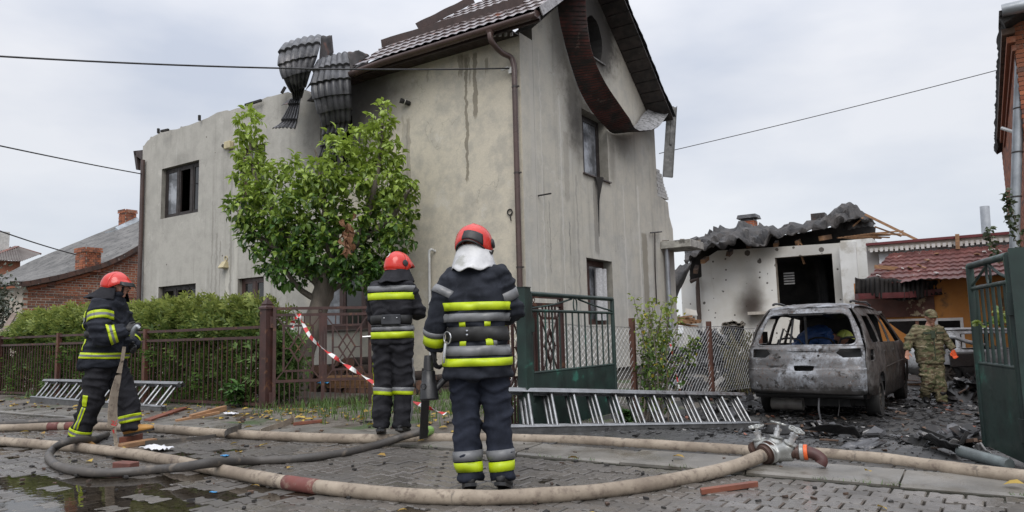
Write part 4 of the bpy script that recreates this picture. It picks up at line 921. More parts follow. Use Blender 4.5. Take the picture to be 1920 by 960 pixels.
# ---------------------------------------------------------------- orange house with red roof
OY = 27.0
def O_(x, y): return on(1, OY, x, y)
OH = thing('orange_house', 'orange house with torn red tile roof behind the soldier', 'house', (O_(1740, 640).x, OY, -.5))
M_ORANGE = mat('orange_render', (.46, .20, .045), (.36, .15, .04), 1.6, .85, dirt=(.14, .08, .04), dscale=1.6, dth=(.52, .68))
M_REDWALL = mat('peeled_red_wall', (.13, .055, .04), (.08, .04, .032), 2, .85, dirt=(.36, .30, .2), dscale=1.3, dth=(.58, .62))
x0, x1 = O_(1606, 600).x, 6.0; zE = O_(1720, 545).z+.35
wn_ = (O_(1662, 600).x, O_(1745, 600).x, O_(1700, 640).z, O_(1700, 598).z); dn = (O_(1752, 600).x, O_(1806, 600).x, -.45, O_(1780, 596).z)
g = G(); g.slab([(x0, -.6), (x1, -.6), (x1, zE), (x0, zE)], [rl(wn_)[::-1], rl(dn)[::-1]], .3, lambda u, v, w_: (u, OY+w_, v), 0, 0); fixn(g.obj('wall', M_ORANGE, OH))
g = G(); g.bx(x0, O_(1755, 600).x, OY-.06, OY-.003, O_(1700, 594).z, O_(1700, 555).z); g.obj('peeled_cladding', M_REDWALL, OH)
g = G(); g.bx(x0, x1, OY+2.4, OY+2.6, -.5, zE); g.obj('charred_interior', M_INT, OH)
M_WFR = mat('white_frame', (.62, .61, .6), (.5, .48, .46), 5, .5)
def frame_rect(w_, T, y0, y1, m_, nm):
    g = G(); g.bx(w_[0], w_[0]+T, y0, y1, w_[2], w_[3]); g.bx(w_[1]-T, w_[1], y0, y1, w_[2], w_[3]); g.bx(w_[0]+T, w_[1]-T, y0, y1, w_[3]-T, w_[3]); g.obj(nm, m_, OH)
frame_rect(wn_, .07, OY-.02, OY+.1, M_WFR, 'window'); frame_rect(dn, .09, OY-.03, OY+.1, M_WFR, 'door_frame')
g = G(); g.bx(O_(1716, 600).x, O_(1722, 600).x, OY+.0, OY+.1, wn_[2], wn_[3]-.07); g.obj('mullion', mat('brown_mullion', (.25, .12, .08)), OH)
# roof
ez = O_(1720, 530).z; 
def orp(x, s): return V((x, OY-.9+s*.86, ez+s*.42))
t = NT('red_tiles'); n = t.noise(1.5, 5, .65); c = t.mix(t.ramp(n, .3, .7), (.07, .022, .02), (.15, .05, .042)); c = t.mix(t.ramp(t.noise(3, 6, .7), .6, .7), c, (.33, .30, .27)); c = t.mix(t.ramp(t.noise(2.2, 4, .6), .6, .7), c, (.08, .05, .045)); M_RTILE = t.out(c, .45, spec=.5)
g = G(); rx0, rx1 = O_(1625, 530).x, 6.0; RS = 2.7; rows = [(r_+k)*.35 for r_ in range(8) for k in (0, .5, .92, .999) if (r_+k)*.35 <= RS]; nx = 150
for s in rows:
    for i in range(nx+1):
        x = lerp(rx0+.25*s, rx1, i/nx); low = .18*sstep(.7, 0, s)*max(0, nz(x*.7, 2))*1.6
        p = orp(x, s); g.v.append((p.x, p.y, p.z+tile_h(x, s+1e-4, .22, .35, .04, .05)-low+.05*nz(x*.8, s, 4)))
m = nx+1; g.f = [(j*m+i, j*m+i+1, (j+1)*m+i+1, (j+1)*m+i) for j in range(len(rows)-1) for i in range(nx)]; g.m = [0]*len(g.f)
RO = g.obj('roof', M_RTILE, OH, smooth=30)
pe = orp(0, RS); g = G(); ty = pe.y
zt0 = on(1, ty, 1740, 482).z; zt1 = on(1, ty, 1740, 462).z; zt2 = on(1, ty, 1740, 449).z; xw0 = on(1, ty, 1640, 470).x
g.bx(xw0-.3, 7, ty+.3, ty+.5, zt0-1, zt2-.02); g.obj('upper_wall', mat('pale_upper_wall', (.4, .38, .36), (.25, .23, .22), 1, .9), OH)
g = G(); g.grid(lambda u, v: (lerp(xw0+.1, 6, u), ty+.22+.1*nz(u*9, v*2)-.1*v, lerp(zt1+.03, zt0-.1-.25*max(0, nz(u*6, 3)), v)), 60, 8); g.obj('torn_membrane', mat('white_membrane', (.55, .56, .58), (.42, .43, .45), 2, .55), OH, smooth=60)
g = G(); g.bx(xw0-.2, 7, ty-.05, ty+.25, zt1, zt2-.06); g.obj('eave_strip', mat('cream_eave', (.52, .5, .45), (.38, .36, .31), 6, .8), OH)
for i in range(60):
    if xw0-.15+i*.16 > 6: break
    g = G(); g.bx(xw0-.15+i*.16, xw0-.05+i*.16, ty-.07, ty-.052, zt1-.05-.05*rnd.random(), zt1+.08); g.obj('eave_tooth', M_WFR, OH)
g = G(); g.bx(xw0-.25, 7, ty-.15, ty+.4, zt2-.058, zt2+.03); g.obj('fascia', mat('dark_red_fascia', (.14, .025, .028), None, 3, .45), OH)
g = G(); a = on(1, ty-.2, 1785, 478); g.bx(a.x, 6, ty-.3, ty-.2, a.z-.12, a.z+.03); g.obj('lower_strip', M_WFR, OH)
g = G(); g.bx(a.x-.05, 6, ty-.34, ty-.302, a.z-.2, a.z-.06); g.obj('lower_fascia', mat('dark_red_fascia', (.14, .025, .028), None, 3, .45), OH)
g = G(); a = on(1, ty-.2, 1796, 467); g.bar(a, a+V((.02, 0, .5)), .12, .1); g.obj('wood_post', M_WOOD, OH)
# torn black sheeting below the tiles
g = G(); g.grid(lambda u, v: at(lerp(1603, 1835, u), lerp(520, 528, u)+lerp(0, 30, v)+10*math.sin(u*5)*v+5*nz(u*9, v*3), 23.2+.3*nz(u*8, v)+.06*math.sin(u*170)), 110, 8); o = g.obj('torn_underlay', M_INT, OH, smooth=50); s_ = o.modifiers.new('s', 'SOLIDIFY'); s_.thickness = .02
g = G(); A_ = [at(1606, 556, 23.2), at(1700, 553, 23.2), at(1822, 541, 23.5)]; g.bar(A_[0], A_[1], .25, .18); g.bar(A_[1], A_[2], .25, .2); g.obj('gutter', mat('dark_red_gutter', (.12, .03, .033), (.08, .025, .026), 3, .45), OH)
for (x, y, x2_, y2_, w_, m_, nm, lb_) in ((1640, 500, 1778, 512, .12, M_WOOD, 'loose_batten', 'long splintered batten lying across the red roof tiles'), (1605, 542, 1690, 527, .07, M_WOODD, 'loose_pole', 'thin charred pole sticking out over the torn black sheeting'), (1812, 562, 1702, 627, .3, M_WFR, 'fallen_board', 'white board leaning down past the soldier behind his head'), (1732, 578, 1792, 576, .32, M_WFR, 'fallen_board', 'white panel hanging under the eave over the window'), (1768, 567, 1808, 562, .14, M_WFR, 'fallen_board', 'small white panel beneath the eave beside the orange wall'), (1675, 593, 1710, 592, .16, M_WFR, 'fallen_board', 'pale strip wedged above the dark window')):
    g = G(); d_ = 23.9 if y < 560 else 26.4; g.bar(at(x, y, d_), at(x2_, y2_, d_+.2), .05, w_); tag(g.obj(nm, m_), lb_, 'board')
g = G(); g.slab([(1645, 640), (1648, 598), (1668, 606), (1690, 622), (1712, 634), (1712, 640)], [], .08, lambda u, v, w_: at(u, v, 21.5+w_)); tag(fixn(g.obj('wall_fragment', M_ORANGE)), 'jagged fallen piece of orange wall below the window', 'rubble')
for k in range(26):
    x = rnd.uniform(rx0+.4, 2); s = rnd.uniform(.2, 2.2); g = G(); p = orp(x, s); g.box((p.x, p.y, p.z+.1), (rnd.uniform(.06, .25), rnd.uniform(.05, .15), .03), Matrix.Rotation(rnd.random()*3, 3, 'Z') @ Matrix.Rotation(.45, 3, 'X')); tag(g.obj('roof_rubble', M_WFR if k % 3 else M_WOOD), 'small pale rubble scrap lying on the red roof tiles', 'rubble', 'scraps lying on the red roof')
g = G(); g.tube(spline([at(1780, 480, 24), at(1786, 505, 23.6), at(1793, 530, 23.6), at(1800, 555, 24)], 4), .03, 5); g.tube(spline([at(1740, 535, 23.8), at(1790, 545, 23.6), at(1830, 560, 23.4), at(1870, 590, 23)], 5), .03, 5); g.lathe([(.01, -.12), (.14, 0), (.01, .12)], at(1768, 493, 23.7), n=8)
tag(g.obj('bare_branches', M_WOODD), 'thin bare burnt branches hanging over the red roof eave', 'branch')
# metal flue
g = G(); g.tube([at(1850, 444, 34), at(1846, 387, 34)], .2, 12); FL = tag(g.obj('flue_pipe', mat('zinc_flue', (.45, .47, .5), (.33, .35, .38), 3, .4, metal=.4), smooth=60), 'pale metal flue pipe rising above the red roof', 'flue')

# ---------------------------------------------------------------- brick building at the right edge
RX, RY0 = .74, 14.2
RB = thing('right_brick_house', 'tall brick building with burnt eave cut off by the right edge', 'building', (RX, RY0, -.4))
g = G(); g.bx(RX+.02, 9, RY0+.02, 25, -.6, 6.1); g.obj('wall', M_MORT, RB)
sp_ = []; z = -.4; r_ = 0
while z < 6.0:
    x = RX+(.0 if r_ % 2 else -.125)
    while x < 1.6:
        a = max(x, RX); L_ = x+.25-a
        sp_.append((abs(x)-z*.01, (a+L_/2, RY0+.012+rnd.uniform(-.004, .004), z+.035), (round(L_-.012, 3), .03, .066)))
        x += .25
    z += .078; r_ += 1
nfront = len(sp_)
z = -.4; r_ = 0
while z < 6.0:
    y = RY0+.03+(.0 if r_ % 2 else .12)
    while y < 24.8: sp_.append((50+y, (RX+.012, y+.125, z+.035), (.03, .238, .066))); y += .25
    z += .078; r_ += 1
brick_wall(RB, sp_, M_BRICK, 295)
g = G(); g.grid(lambda u, v: (lerp(.55, RX+.3, u)+(.05*nz(v*14, 1)-.03*abs(nz(v*30, 7)) if u < .1 else 0), lerp(RY0-.45, 24.6, v), 5.98+.25*u+.02*nz(v*20, u*4)), 6, 60); o = g.obj('burnt_eave', M_INT, RB); s_ = o.modifiers.new('s', 'SOLIDIFY'); s_.thickness = .14
for i in range(3):
    g = G(); g.bx(RX-.06*(i+1)+.02, RX+.02, RY0-.06*(i+1)+.02, 22, 5.5+i*.13, 5.6+i*.13); g.obj('cornice', M_BRICK if i < 2 else M_WOODD, RB)
M_ZINC = mat('zinc_gutter', (.30, .32, .34), (.2, .215, .23), 4, .42, metal=.5)
g = G(); g.tube([(.6, RY0-.5, 6.05), (9, RY0-.5, 6.02)], .1, 10); g.obj('gutter', M_ZINC, RB, smooth=60)
g = G(); g.bx(.56, 9, RY0-.5, RY0+.3, 5.98, 6.06); g.obj('eave_board', M_INT, RB)
pts = [at(1909, 20, 11.4), at(1912, 45, 11.5), at(1914, 90, 11.6), at(1908, 250, 11.6), at(1903, 420, 11.6), at(1901, 760, 11.6)]
g = G(); g.tube([pts[0]+V((0, .1, .05))]+pts, .075, 10); DP = g.obj('downpipe', M_ZINC, RB, smooth=50)
for k in (.35, .6, .85):
    p = pts[2].lerp(pts[4], k); g = G(); g.lathe([(.085, -.012), (.085, .012)], p, n=10); g.obj('pipe_clamp', M_FRAMEB, DP)
g = G(); g.tube([at(1878, 240, 12.2), at(1903, 248, 12.0)], .03, 6); tag(g.obj('vent_stub', M_PIPE, RB), None)
# ---------------------------------------------------------------- brown picket fence and gates
M_IRON = mat('brown_iron', (.062, .026, .021), (.036, .017, .015), 5, .5, bump=.15, dirt=(.12, .055, .03), dscale=7, dth=(.58, .68))
M_IRONR = mat('rusty_brown_iron', (.12, .05, .03), (.07, .03, .022), 5, .6, bump=.25)
M_GREEN = mat('green_iron', (.018, .042, .034), (.010, .019, .017), 3, .45, bump=.15, dirt=(.035, .15, .11), dscale=3, dth=(.60, .7))
FY = 6.8
fr_ = thing('picket_fence', 'low brown iron picket fence in front of the hedge', 'fence', (-14, FY, .06))
zr1, zr2, zr3 = 1.25, 1.10, .14
def shared(name, g, m_, parent):
    o = g.obj(name, m_, parent, local=True); d = o.data; bpy.data.objects.remove(o); return d
g = G(); g.box((0, 0, (zr2+zr3)/2-.0), (.016, .016, zr2-zr3-.04)); pk = shared('picket', g, M_IRON, fr_)
x = -8.95
while x > -23: inst('picket', pk, fr_, (x+rnd.gauss(0, .004), FY, 0), Matrix.Rotation(rnd.gauss(0, .008), 3, 'Y').to_quaternion()); x -= .115
for z in (zr1, zr2, zr3): g = G(); g.bx(-23, -8.8, FY-.02, FY+.02, z-.02, z+.02); g.obj('rail', M_IRON, fr_)
for px in (108, 272): x = on(1, FY, px, 700).x; g = G(); g.bx(x-.035, x+.035, FY-.036, FY+.036, .0, 1.3); g.obj('post', M_IRONR, fr_)
for x in (-17.3, -20): g = G(); g.bx(x-.035, x+.035, FY-.036, FY+.036, .0, 1.3); g.obj('post', M_IRON, fr_)
gp_ = thing('gate_post', 'brown iron gate post with pointed cap at the end of the picket fence', 'post', (-8.72, FY, .06))
g = G(); g.bx(-8.79, -8.65, FY-.07, FY+.07, .0, 1.50); g.obj('shaft', M_IRON, gp_)
g = G(); g.loft([[(-8.72+sx*a, FY+sy*a, z) for sx, sy in ((-1, -1), (1, -1), (1, 1), (-1, 1))] for a, z in ((.085, 1.502), (.085, 1.53), (.055, 1.56), (.06, 1.58), (.004, 1.68))]); g.obj('cap', M_IRON, gp_)

def diamond_gate(A, B, z0, z1, label):
    """two-panel wrought gate from hinge A to tip B"""
    A, B = V(A), V(B); e = (B-A); W = e.length; e.normalize(); nrm = V((-e.y, e.x, 0)); H = z1-z0
    root = thing('iron_gate', label, 'gate', (A.x, A.y, z0))
    def P(s, z): return A+e*(s*W)+V((0, 0, z0+z*H-A.z))
    def br(nm, a, b, w_=.03, d=.03): g = G(); p, q = P(*a), P(*b); g.bar(p, q, w_, d, up=nrm); return g.obj(nm, M_IRON, root)
    for s in (0.02, .98): br('stile', (s, 0), (s, 1), .045, .045)
    for s in (.47, .53): br('stile', (s, .27), (s, .92), .03, .026)
    br('stile', (.5, 0), (.5, .92), .05, .04)
    for z in (.985, .92, .26, .01): br('rail', (.035, z), (.965, z), .04, .034)
    for k in range(18):
        s = .07+k*.0505
        if abs(s-.5) < .03: continue
        br('bar', (s, .02), (s, .25), .016, .02)
    for a, b in ((.035, .475), (.525, .965)):
        c = (a+b)/2; i0, i1 = a+.075, b-.075; zb, zt = .36, .81
        for s in (i0, i1): br('stile', (s, zb), (s, zt), .03, .024)
        for z in (zb, zt): br('rail', (i0, z), (i1, z), .03, .022)
        for s, z, s2, z2 in ((a, .27, i0, zb), (b, .27, i1, zb), (a, .91, i0, zt), (b, .91, i1, zt)): br('brace', (s, z), (s2, z2), .018, .018)
        for k in range(5): s = i0+(k+.5)*(i1-i0)/5; br('bar', (s, zt+.01), (s, .91), .018, .02); br('bar', (s, .27), (s, zb-.01), .018, .02)
        m_ = (zb+zt)/2; dw, dh = .085, .135
        for s, z, s2, z2 in ((c, m_+dh, c+dw, m_), (c+dw, m_, c, m_-dh), (c, m_-dh, c-dw, m_), (c-dw, m_, c, m_+dh)): br('diamond', (s, z), (s2, z2), .026, .026)
        for s, z, s2, z2 in ((i0, zt, i1, zb), (i0, zb, i1, zt)): br('brace', (s, z), (s2, z2), .016, .014)
        for s, z, s2, z2 in ((c, m_+dh, c, zt), (c, m_-dh, c, zb), (i0, m_, c-dw, m_), (c+dw, m_, i1, m_)): br('brace', (s, z), (s2, z2), .016, .016)
        for q in (.944, .966): 
            pass
    for s in (.475, .93):
        for z in (.955,):
            g = G(); g.torus(P(s, z), nrm, .025, .007, 10, 4); g.torus(P(s, z-.04), nrm, .025, .007, 10, 4); g.obj('scroll', M_IRON, root)
    for z in (.1, .85): g = G(); g.lathe([(.03, -.08), (.03, .08)], P(-.012, z), n=8); g.obj('hinge', M_IRON, root)
    return root, P
T_ = at(697, 700, 10.8)
gt, PG = diamond_gate((-8.63, 6.83, 0), (T_.x, T_.y, 0), .09, 1.53, 'open brown iron gate with diamond lattice beside the tree trunk')
g = G(); g.tube([PG(.93, .68)+V((0, -.05, 0)), PG(1.03, .685)+V((.04, -.05, 0))], .015, 6); g.obj('handle', mat('steel_handle', (.5, .5, .5), None, 5, .35, metal=.8), gt)
a_, b_ = at(948, 640, 8.15), at(1056, 640, 9.15)
diamond_gate((a_.x, a_.y, 0), (b_.x, b_.y, 0), .02, 1.52, 'brown lattice gate leaf seen through the bars of the green gate')

def green_gate(A, B, z0, zp, z1, nb, label, arch=True, tilt=0):
    A, B = V(A), V(B); e = B-A; W = e.length; e.normalize(); nrm = V((-e.y, e.x, 0))
    root = thing('green_gate', label, 'gate', (A.x, A.y, z0))
    def P(s, z): return A+e*s+nrm*(tilt*(z-z0))+V((0, 0, z-A.z))
    def tb(nm, pts, r=.02, n=8): g = G(); g.tube(pts, r, n); return g.obj(nm, M_GREEN, root, smooth=60)
    tb('top_rail', [P(0, z1), P(W, z1)], .028); tb('rail', [P(.02, z1-.19), P(W-.02, z1-.19)], .018)
    for s in (0, W): tb('stile', [P(s, z0), P(s, z1+.005)], .03)
    for k in range(1, nb): tb('bar', [P(W*k/nb, zp+.01), P(W*k/nb, z1-.19)], .012, 6)
    if arch:
        tb('arch', spline([P(.03, z1-.16), P(W*.25, z1-.11), P(W*.46, z1-.03)], 5), .012, 6); tb('arch', spline([P(W*.54, z1-.03), P(W*.75, z1-.10), P(W-.03, z1-.16)], 5), .012, 6)
        g = G(); n_ = 16; pts = [P(W*.5+.045*math.cos(2*pi*i/n_), z1-.10+.085*math.sin(2*pi*i/n_)) for i in range(n_+1)]; g.tube(pts, .01, 6); g.obj('ring', M_GREEN, root, smooth=60)
    g = G(); p = [P(.02, z0+.01), P(W-.02, z0+.01), P(W-.02, zp), P(.02, zp)]
    g.hexa([p[0]-nrm*.012, p[1]-nrm*.012, p[1]+nrm*.012, p[0]+nrm*.012, p[3]-nrm*.012, p[2]-nrm*.012, p[2]+nrm*.012, p[3]+nrm*.012]); o = fixn(g.obj('sheet_panel', M_GREEN, root, bevel=.004))
    tb('panel_edge', [P(0, zp+.012), P(W, zp+.012)], .017)
    for z in (z0+.25, z1-.35): g = G(); g.box(P(-.03, z), (.09, .09, .16)); g.obj('hinge', M_GREEN, root)
    return root
gpx = on(1, 6.8, 985, 640).x
green_gate((gpx+.01, 6.9, 0), (gpx+.0, 9.06, 0), -.04, .60, 1.50, 13, 'open green gate leaf with solid lower panel in front of the gable')
pp = thing('gate_post', 'dark green square gate post behind the nearest fireman', 'post', (gpx, 6.8, 0))
g = G(); g.bx(gpx-.06, gpx+.06, 6.72, 6.84, -.05, 1.56); g.obj('shaft', M_GREEN, pp); g = G(); g.bx(gpx-.065, gpx+.065, 6.715, 6.845, 1.562, 1.57); g.obj('cap', M_GREEN, pp)
f_ = at(1833, 660, 6.07); n_ = at(1908, 660, 5.2)
GR_ = green_gate((n_.x, n_.y, 0), (f_.x, f_.y, 0), .03,   .70, 1.52, 7, 'weathered green gate leaf at the right edge with tall bars', arch=True)
g = G(); p = n_+V((.05, -.11, 0)); g.bx(p.x-.05, p.x+.05, p.y-.05, p.y+.05, -.05, 1.56); tag(g.obj('gate_post', M_GREEN), 'thick green post carrying the right gate leaf', 'post')

# ---------------------------------------------------------------- chain link fence
CX = -4.9
cf = thing('chain_link_fence', 'sagging chain link fence with rusty posts behind the ladder', 'fence', (CX, 12, 0))
M_LINK = mat('galvanised_wire', (.42, .42, .42), (.25, .25, .25), 20, .4, metal=.6, bump=0)
g = G(); p_ = .105; y0, y1, Hh = 7.6, 15.6, 1.22
def cx_(y): return -4.8+.165*(y-10.84)
def cl(y, h): b = gh(CX, y)+.03; return V((cx_(y)+.05*nz(y*.8, h*2), y, b+h*(1.0+.05*nz(y*.7, 3))))
def thinbar(a, b, r=.0032):
    d = (b-a); x = V((1, 0, 0)); y_ = d.normalized().cross(x)
    vs = [e+q*r for e in (a, b) for q in (x, -x*.5+y_*.87, -x*.5-y_*.87)]; g.add(vs, [(0, 1, 4, 3), (1, 2, 5, 4), (2, 0, 3, 5)])
k = -int(Hh/p_)
while y0+k*p_ < y1:
    for sg in (1, -1):
        ya = y0+k*p_; pts = []
        for j in range(0, 7):
            h = Hh*j/6; yy = ya+(h if sg > 0 else Hh-h)
            if y0 <= yy <= y1: pts.append(cl(yy, h))
        for a, b in zip(pts, pts[1:]): thinbar(a, b)
    k += 1
tag(g.obj('wire_mesh', M_LINK, cf), kind='stuff')
for y, h in ((10.84, 1.40), (13.4, 1.36), (15.6, 1.3)): g = G(); b = gh(CX, y); g.bx(cx_(y)-.05, cx_(y)+.03, y-.04, y+.04, b-.1, b+h); g.obj('post', M_IRONR, cf)
for h in (.02, Hh): g = G(); g.tube([cl(y0+i*.4, h) for i in range(21)], .006, 5); g.obj('tension_wire', M_LINK, cf)

# ---------------------------------------------------------------- foliage
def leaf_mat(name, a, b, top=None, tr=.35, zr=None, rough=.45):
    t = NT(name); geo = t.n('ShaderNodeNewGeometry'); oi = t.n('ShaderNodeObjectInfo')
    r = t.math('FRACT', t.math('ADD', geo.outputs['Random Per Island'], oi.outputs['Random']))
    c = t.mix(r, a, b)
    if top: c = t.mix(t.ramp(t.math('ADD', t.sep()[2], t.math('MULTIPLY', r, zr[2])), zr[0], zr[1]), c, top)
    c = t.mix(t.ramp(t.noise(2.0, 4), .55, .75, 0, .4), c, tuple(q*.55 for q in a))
    t.setin(t.b.inputs['Base Color'], c); t.b.inputs['Roughness'].default_value = rough
    tl = t.n('ShaderNodeBsdfTranslucent'); t.L(c, tl.inputs[0]); ms = t.n('ShaderNodeMixShader'); ms.inputs[0].default_value = tr
    t.L(t.b.outputs[0], ms.inputs[1]); t.L(tl.outputs[0], ms.inputs[2]); t.L(ms.outputs[0], t.o.inputs[0]); return t.m
def leaf(g, p, d, n_, L, W, fold=.25, droop=.25, mi=0):
    d = d.normalized(); s = d.cross(n_); s = s.normalized() if s.length > 1e-4 else V((1, 0, 0)); u = s.cross(d)
    m1, m2 = p+d*(L*.35), p+d*(L*.7)-u*(L*droop*.35)
    tip = p+d*L-u*(L*droop)
    e1 = u*(W*fold)
    vs = [p, m1+s*(W*.5)+e1, m1, m1-s*(W*.5)+e1, m2+s*(W*.42)+e1*.8, m2, m2-s*(W*.42)+e1*.8, tip]
    g.add(vs, [(0, 2, 1), (0, 3, 2), (1, 2, 5, 4), (2, 3, 6, 5), (4, 5, 7), (5, 6, 7)], mi)
def rdir(r=rnd):
    while True:
        v = V((r.uniform(-1, 1), r.uniform(-1, 1), r.uniform(-1, 1)))
        if .05 < v.length < 1: return v.normalized()
M_BARK = mat('tree_bark', (.20, .168, .14), (.10, .085, .07), 5, .9, bump=.9, bscale=22, bd=.02, sc=(1, 1, .4))
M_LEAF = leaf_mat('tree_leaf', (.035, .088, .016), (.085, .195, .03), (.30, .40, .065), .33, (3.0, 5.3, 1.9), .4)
TD = 12.3
TREE = thing('leafy_tree', 'bushy green tree with thick leaning trunk growing behind the brown gate', 'tree', (-9.75, 8.3, .1))
def TP(x, y, dd=0): return at(x, y, TD+dd)
tr_ = [V((TP(556, 750).x, TP(556, 750).y, .02)), TP(563, 700), TP(575, 650), TP(590, 600), TP(605, 555), TP(618, 500), TP(630, 440)]
g = G(); g.tube(spline(tr_, 6), [lerp(.17, .165, i/36)*(1+.10*nz(i*.5, 3)) if i < 24 else lerp(.19, .06, (i-24)/12) for i in range(37)], 12); g.obj('trunk', M_BARK, TREE, smooth=60)
limbs = [((605, 545), (560, 470), (510, 400), (475, 320), (468, 240), .10), ((600, 560), (650, 480), (690, 400), (712, 300), (718, 215), .11), ((615, 500), (680, 450), (740, 400), (765, 360), (778, 350), .08), ((605, 540), (540, 480), (480, 440), (450, 400), (436, 390), .08), ((620, 490), (610, 400), (600, 340), (596, 300), (590, 280), .07), ((600, 560), (660, 520), (720, 490), (750, 470), (760, 465), .06), ((590, 560), (560, 540), (530, 500), (505, 470), (490, 460), .06)]
for li, l in enumerate(limbs):
    g = G(); sp = spline([TP(x, y, .35*nz(li, i, 2)*i) for i, (x, y) in enumerate(l[:-1])], 5); g.tube(sp, [lerp(l[-1], .012, i/(len(sp)-1)) for i in range(len(sp))], 7); g.obj('limb', M_BARK, TREE, smooth=60)
# crown clumps: (px, py, radius px, radius py, depth radius m, weight)
cl_ = [(470, 235, 22, 32, .3, .5), (468, 290, 28, 40, .4, .8), (490, 330, 50, 34, .5, 1.0), (520, 345, 45, 35, .5, .8), (460, 385, 34, 40, .5, .9), (510, 410, 60, 50, .7, 1.6), (480, 440, 34, 30, .5, .7), (530, 480, 50, 40, .7, 1.2), (550, 505, 42, 36, .7, .8), (590, 400, 70, 60, .9, 2.2), (600, 340, 45, 40, .6, 1.2), (640, 300, 40, 42, .5, 1.1), (650, 380, 60, 60, .9, 1.8), (690, 275, 45, 45, .5, 1.2), (715, 225, 24, 38, .3, .6), (735, 285, 22, 30, .3, .4), (710, 340, 50, 45, .7, 1.5), (752, 360, 34, 26, .5, .8), (730, 410, 50, 40, .7, 1.4), (745, 450, 28, 28, .4, .6), (690, 470, 60, 50, .8, 1.6), (640, 460, 60, 60, .9, 1.6), (610, 480, 60, 42, .8, 1.2), (665, 512, 46, 30, .6, .8), (720, 505, 35, 30, .5, .7), (570, 450, 50, 50, .9, 1.2), (625, 255, 14, 14, .2, .15), (548, 305, 14, 16, .25, .2), (540, 425, 40, 40, .8, .8)]
leaves = []
lr = random.Random(11)
for (x, y, rx, ry, rz, w_) in cl_:
    c = TP(x, y, lr.uniform(-.25, .25)); sx = rx*TD/FPX; sz = ry*TD/FPX
    nt_ = int(74*w_)
    for k in range(nt_):        # twigs on the clump, each with a whorl of leaves
        d = rdir(lr); q = lr.uniform(.6, 1.03)
        tip = c+RGT*(d.x*sx*q)+FWD*(d.y*rz*q)+V((0, 0, d.z*sz*q))
        od = (RGT*d.x/sx*.3+FWD*d.y*.6+V((0, 0, d.z*.5+.25))).normalized()
        for j in range(lr.randint(3, 6)):
            ld = (od*.5+rdir(lr)*.9+V((0, 0, -.42))).normalized(); up = (V((0, 0, 1))+rdir(lr)*.5+od*.4).normalized()
            L_ = lr.uniform(.07, .165); pr = tip-FWD*0
            leaves.append((pr.dot(FWD)-.2*L_*10, pr+ld*.02, ld, up, L_, L_*lr.uniform(.5, .62)))
leaves.sort(key=lambda q: q[0])
stp = max(1, int(len(leaves)*.45)//300); singles = set(range(0, int(len(leaves)*.45), stp)[:300])
lsrc = []
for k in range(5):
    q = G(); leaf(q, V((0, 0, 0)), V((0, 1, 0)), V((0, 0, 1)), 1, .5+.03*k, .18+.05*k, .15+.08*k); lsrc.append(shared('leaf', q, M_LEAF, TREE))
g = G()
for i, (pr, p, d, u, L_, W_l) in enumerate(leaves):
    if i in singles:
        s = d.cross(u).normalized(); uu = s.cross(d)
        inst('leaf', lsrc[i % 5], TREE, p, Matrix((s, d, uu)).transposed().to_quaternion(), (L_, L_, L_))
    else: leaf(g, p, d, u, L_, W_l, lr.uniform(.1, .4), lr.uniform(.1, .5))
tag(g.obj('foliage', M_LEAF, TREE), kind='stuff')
M_DEAD = leaf_mat('dead_leaf', (.16, .075, .035), (.24, .12, .06), None, .2, rough=.7)
g = G()
for k in range(34): c = TP(650+lr.gauss(0, 5), 438+lr.gauss(0, 16), -.95); leaf(g, c, V((lr.uniform(-.4, .4), lr.uniform(-.4, .4), -1)), rdir(lr), .14, .09, .5, .4)
tag(g.obj('dead_leaf_cluster', M_DEAD, TREE), kind='stuff')

# thuja hedge
HG = thing('thuja_hedge', 'clipped yellowish green thuja hedge behind the brown picket fence', 'hedge', (-13, 7.5, .06))
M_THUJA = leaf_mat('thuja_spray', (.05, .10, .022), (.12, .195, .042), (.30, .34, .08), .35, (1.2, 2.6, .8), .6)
hr = random.Random(5)
def hed_top(x):
    z = 1.66+.24*nz(x*1.1, 0, 1)+.16*nz(x*2.9, 4)
    if x < -17.2: z = 1.55+.5*(x+17.2)
    if x > -9.7: z -= .5*(x+9.7)
    return z
g = G(); gs = G()
def spray(g, p, d, u, L_):
    s = d.cross(u).normalized()
    for k, (t_, a) in enumerate(((0, 0), (.25, .7), (.25, -.7), (.55, .55), (.55, -.55))):
        b = p+d*(L_*t_); dd = (d*math.cos(a)+s*math.sin(a)); l = L_*(1-t_*.7)*.75; q = dd.cross(u).normalized()*l*.17
        m_ = b+dd*l*.5; tip = b+dd*l-V((0, 0, 1))*l*.12; g.add([b, m_+q, tip, m_-q], [(0, 1, 2, 3)])
xh = -17.6
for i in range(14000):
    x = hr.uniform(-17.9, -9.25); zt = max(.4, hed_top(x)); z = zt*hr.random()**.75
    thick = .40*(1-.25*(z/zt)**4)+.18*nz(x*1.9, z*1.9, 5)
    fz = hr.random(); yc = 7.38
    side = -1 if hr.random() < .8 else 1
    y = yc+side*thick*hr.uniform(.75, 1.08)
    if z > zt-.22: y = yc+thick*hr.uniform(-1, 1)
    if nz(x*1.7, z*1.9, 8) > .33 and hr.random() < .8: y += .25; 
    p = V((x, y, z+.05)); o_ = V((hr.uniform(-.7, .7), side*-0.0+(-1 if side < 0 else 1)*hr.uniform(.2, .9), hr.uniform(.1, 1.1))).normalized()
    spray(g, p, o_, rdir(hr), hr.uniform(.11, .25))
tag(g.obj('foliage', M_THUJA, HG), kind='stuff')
for x in (-17, -15.6, -14.3, -13, -11.8, -10.6, -9.5): gs = G(); gs.tube([(x, 7.45, .0), (x+.05, 7.42, 1.0), (x, 7.45, 1.6)], [.05, .035, .012], 6); gs.obj('stem', M_BARK, HG, smooth=60)
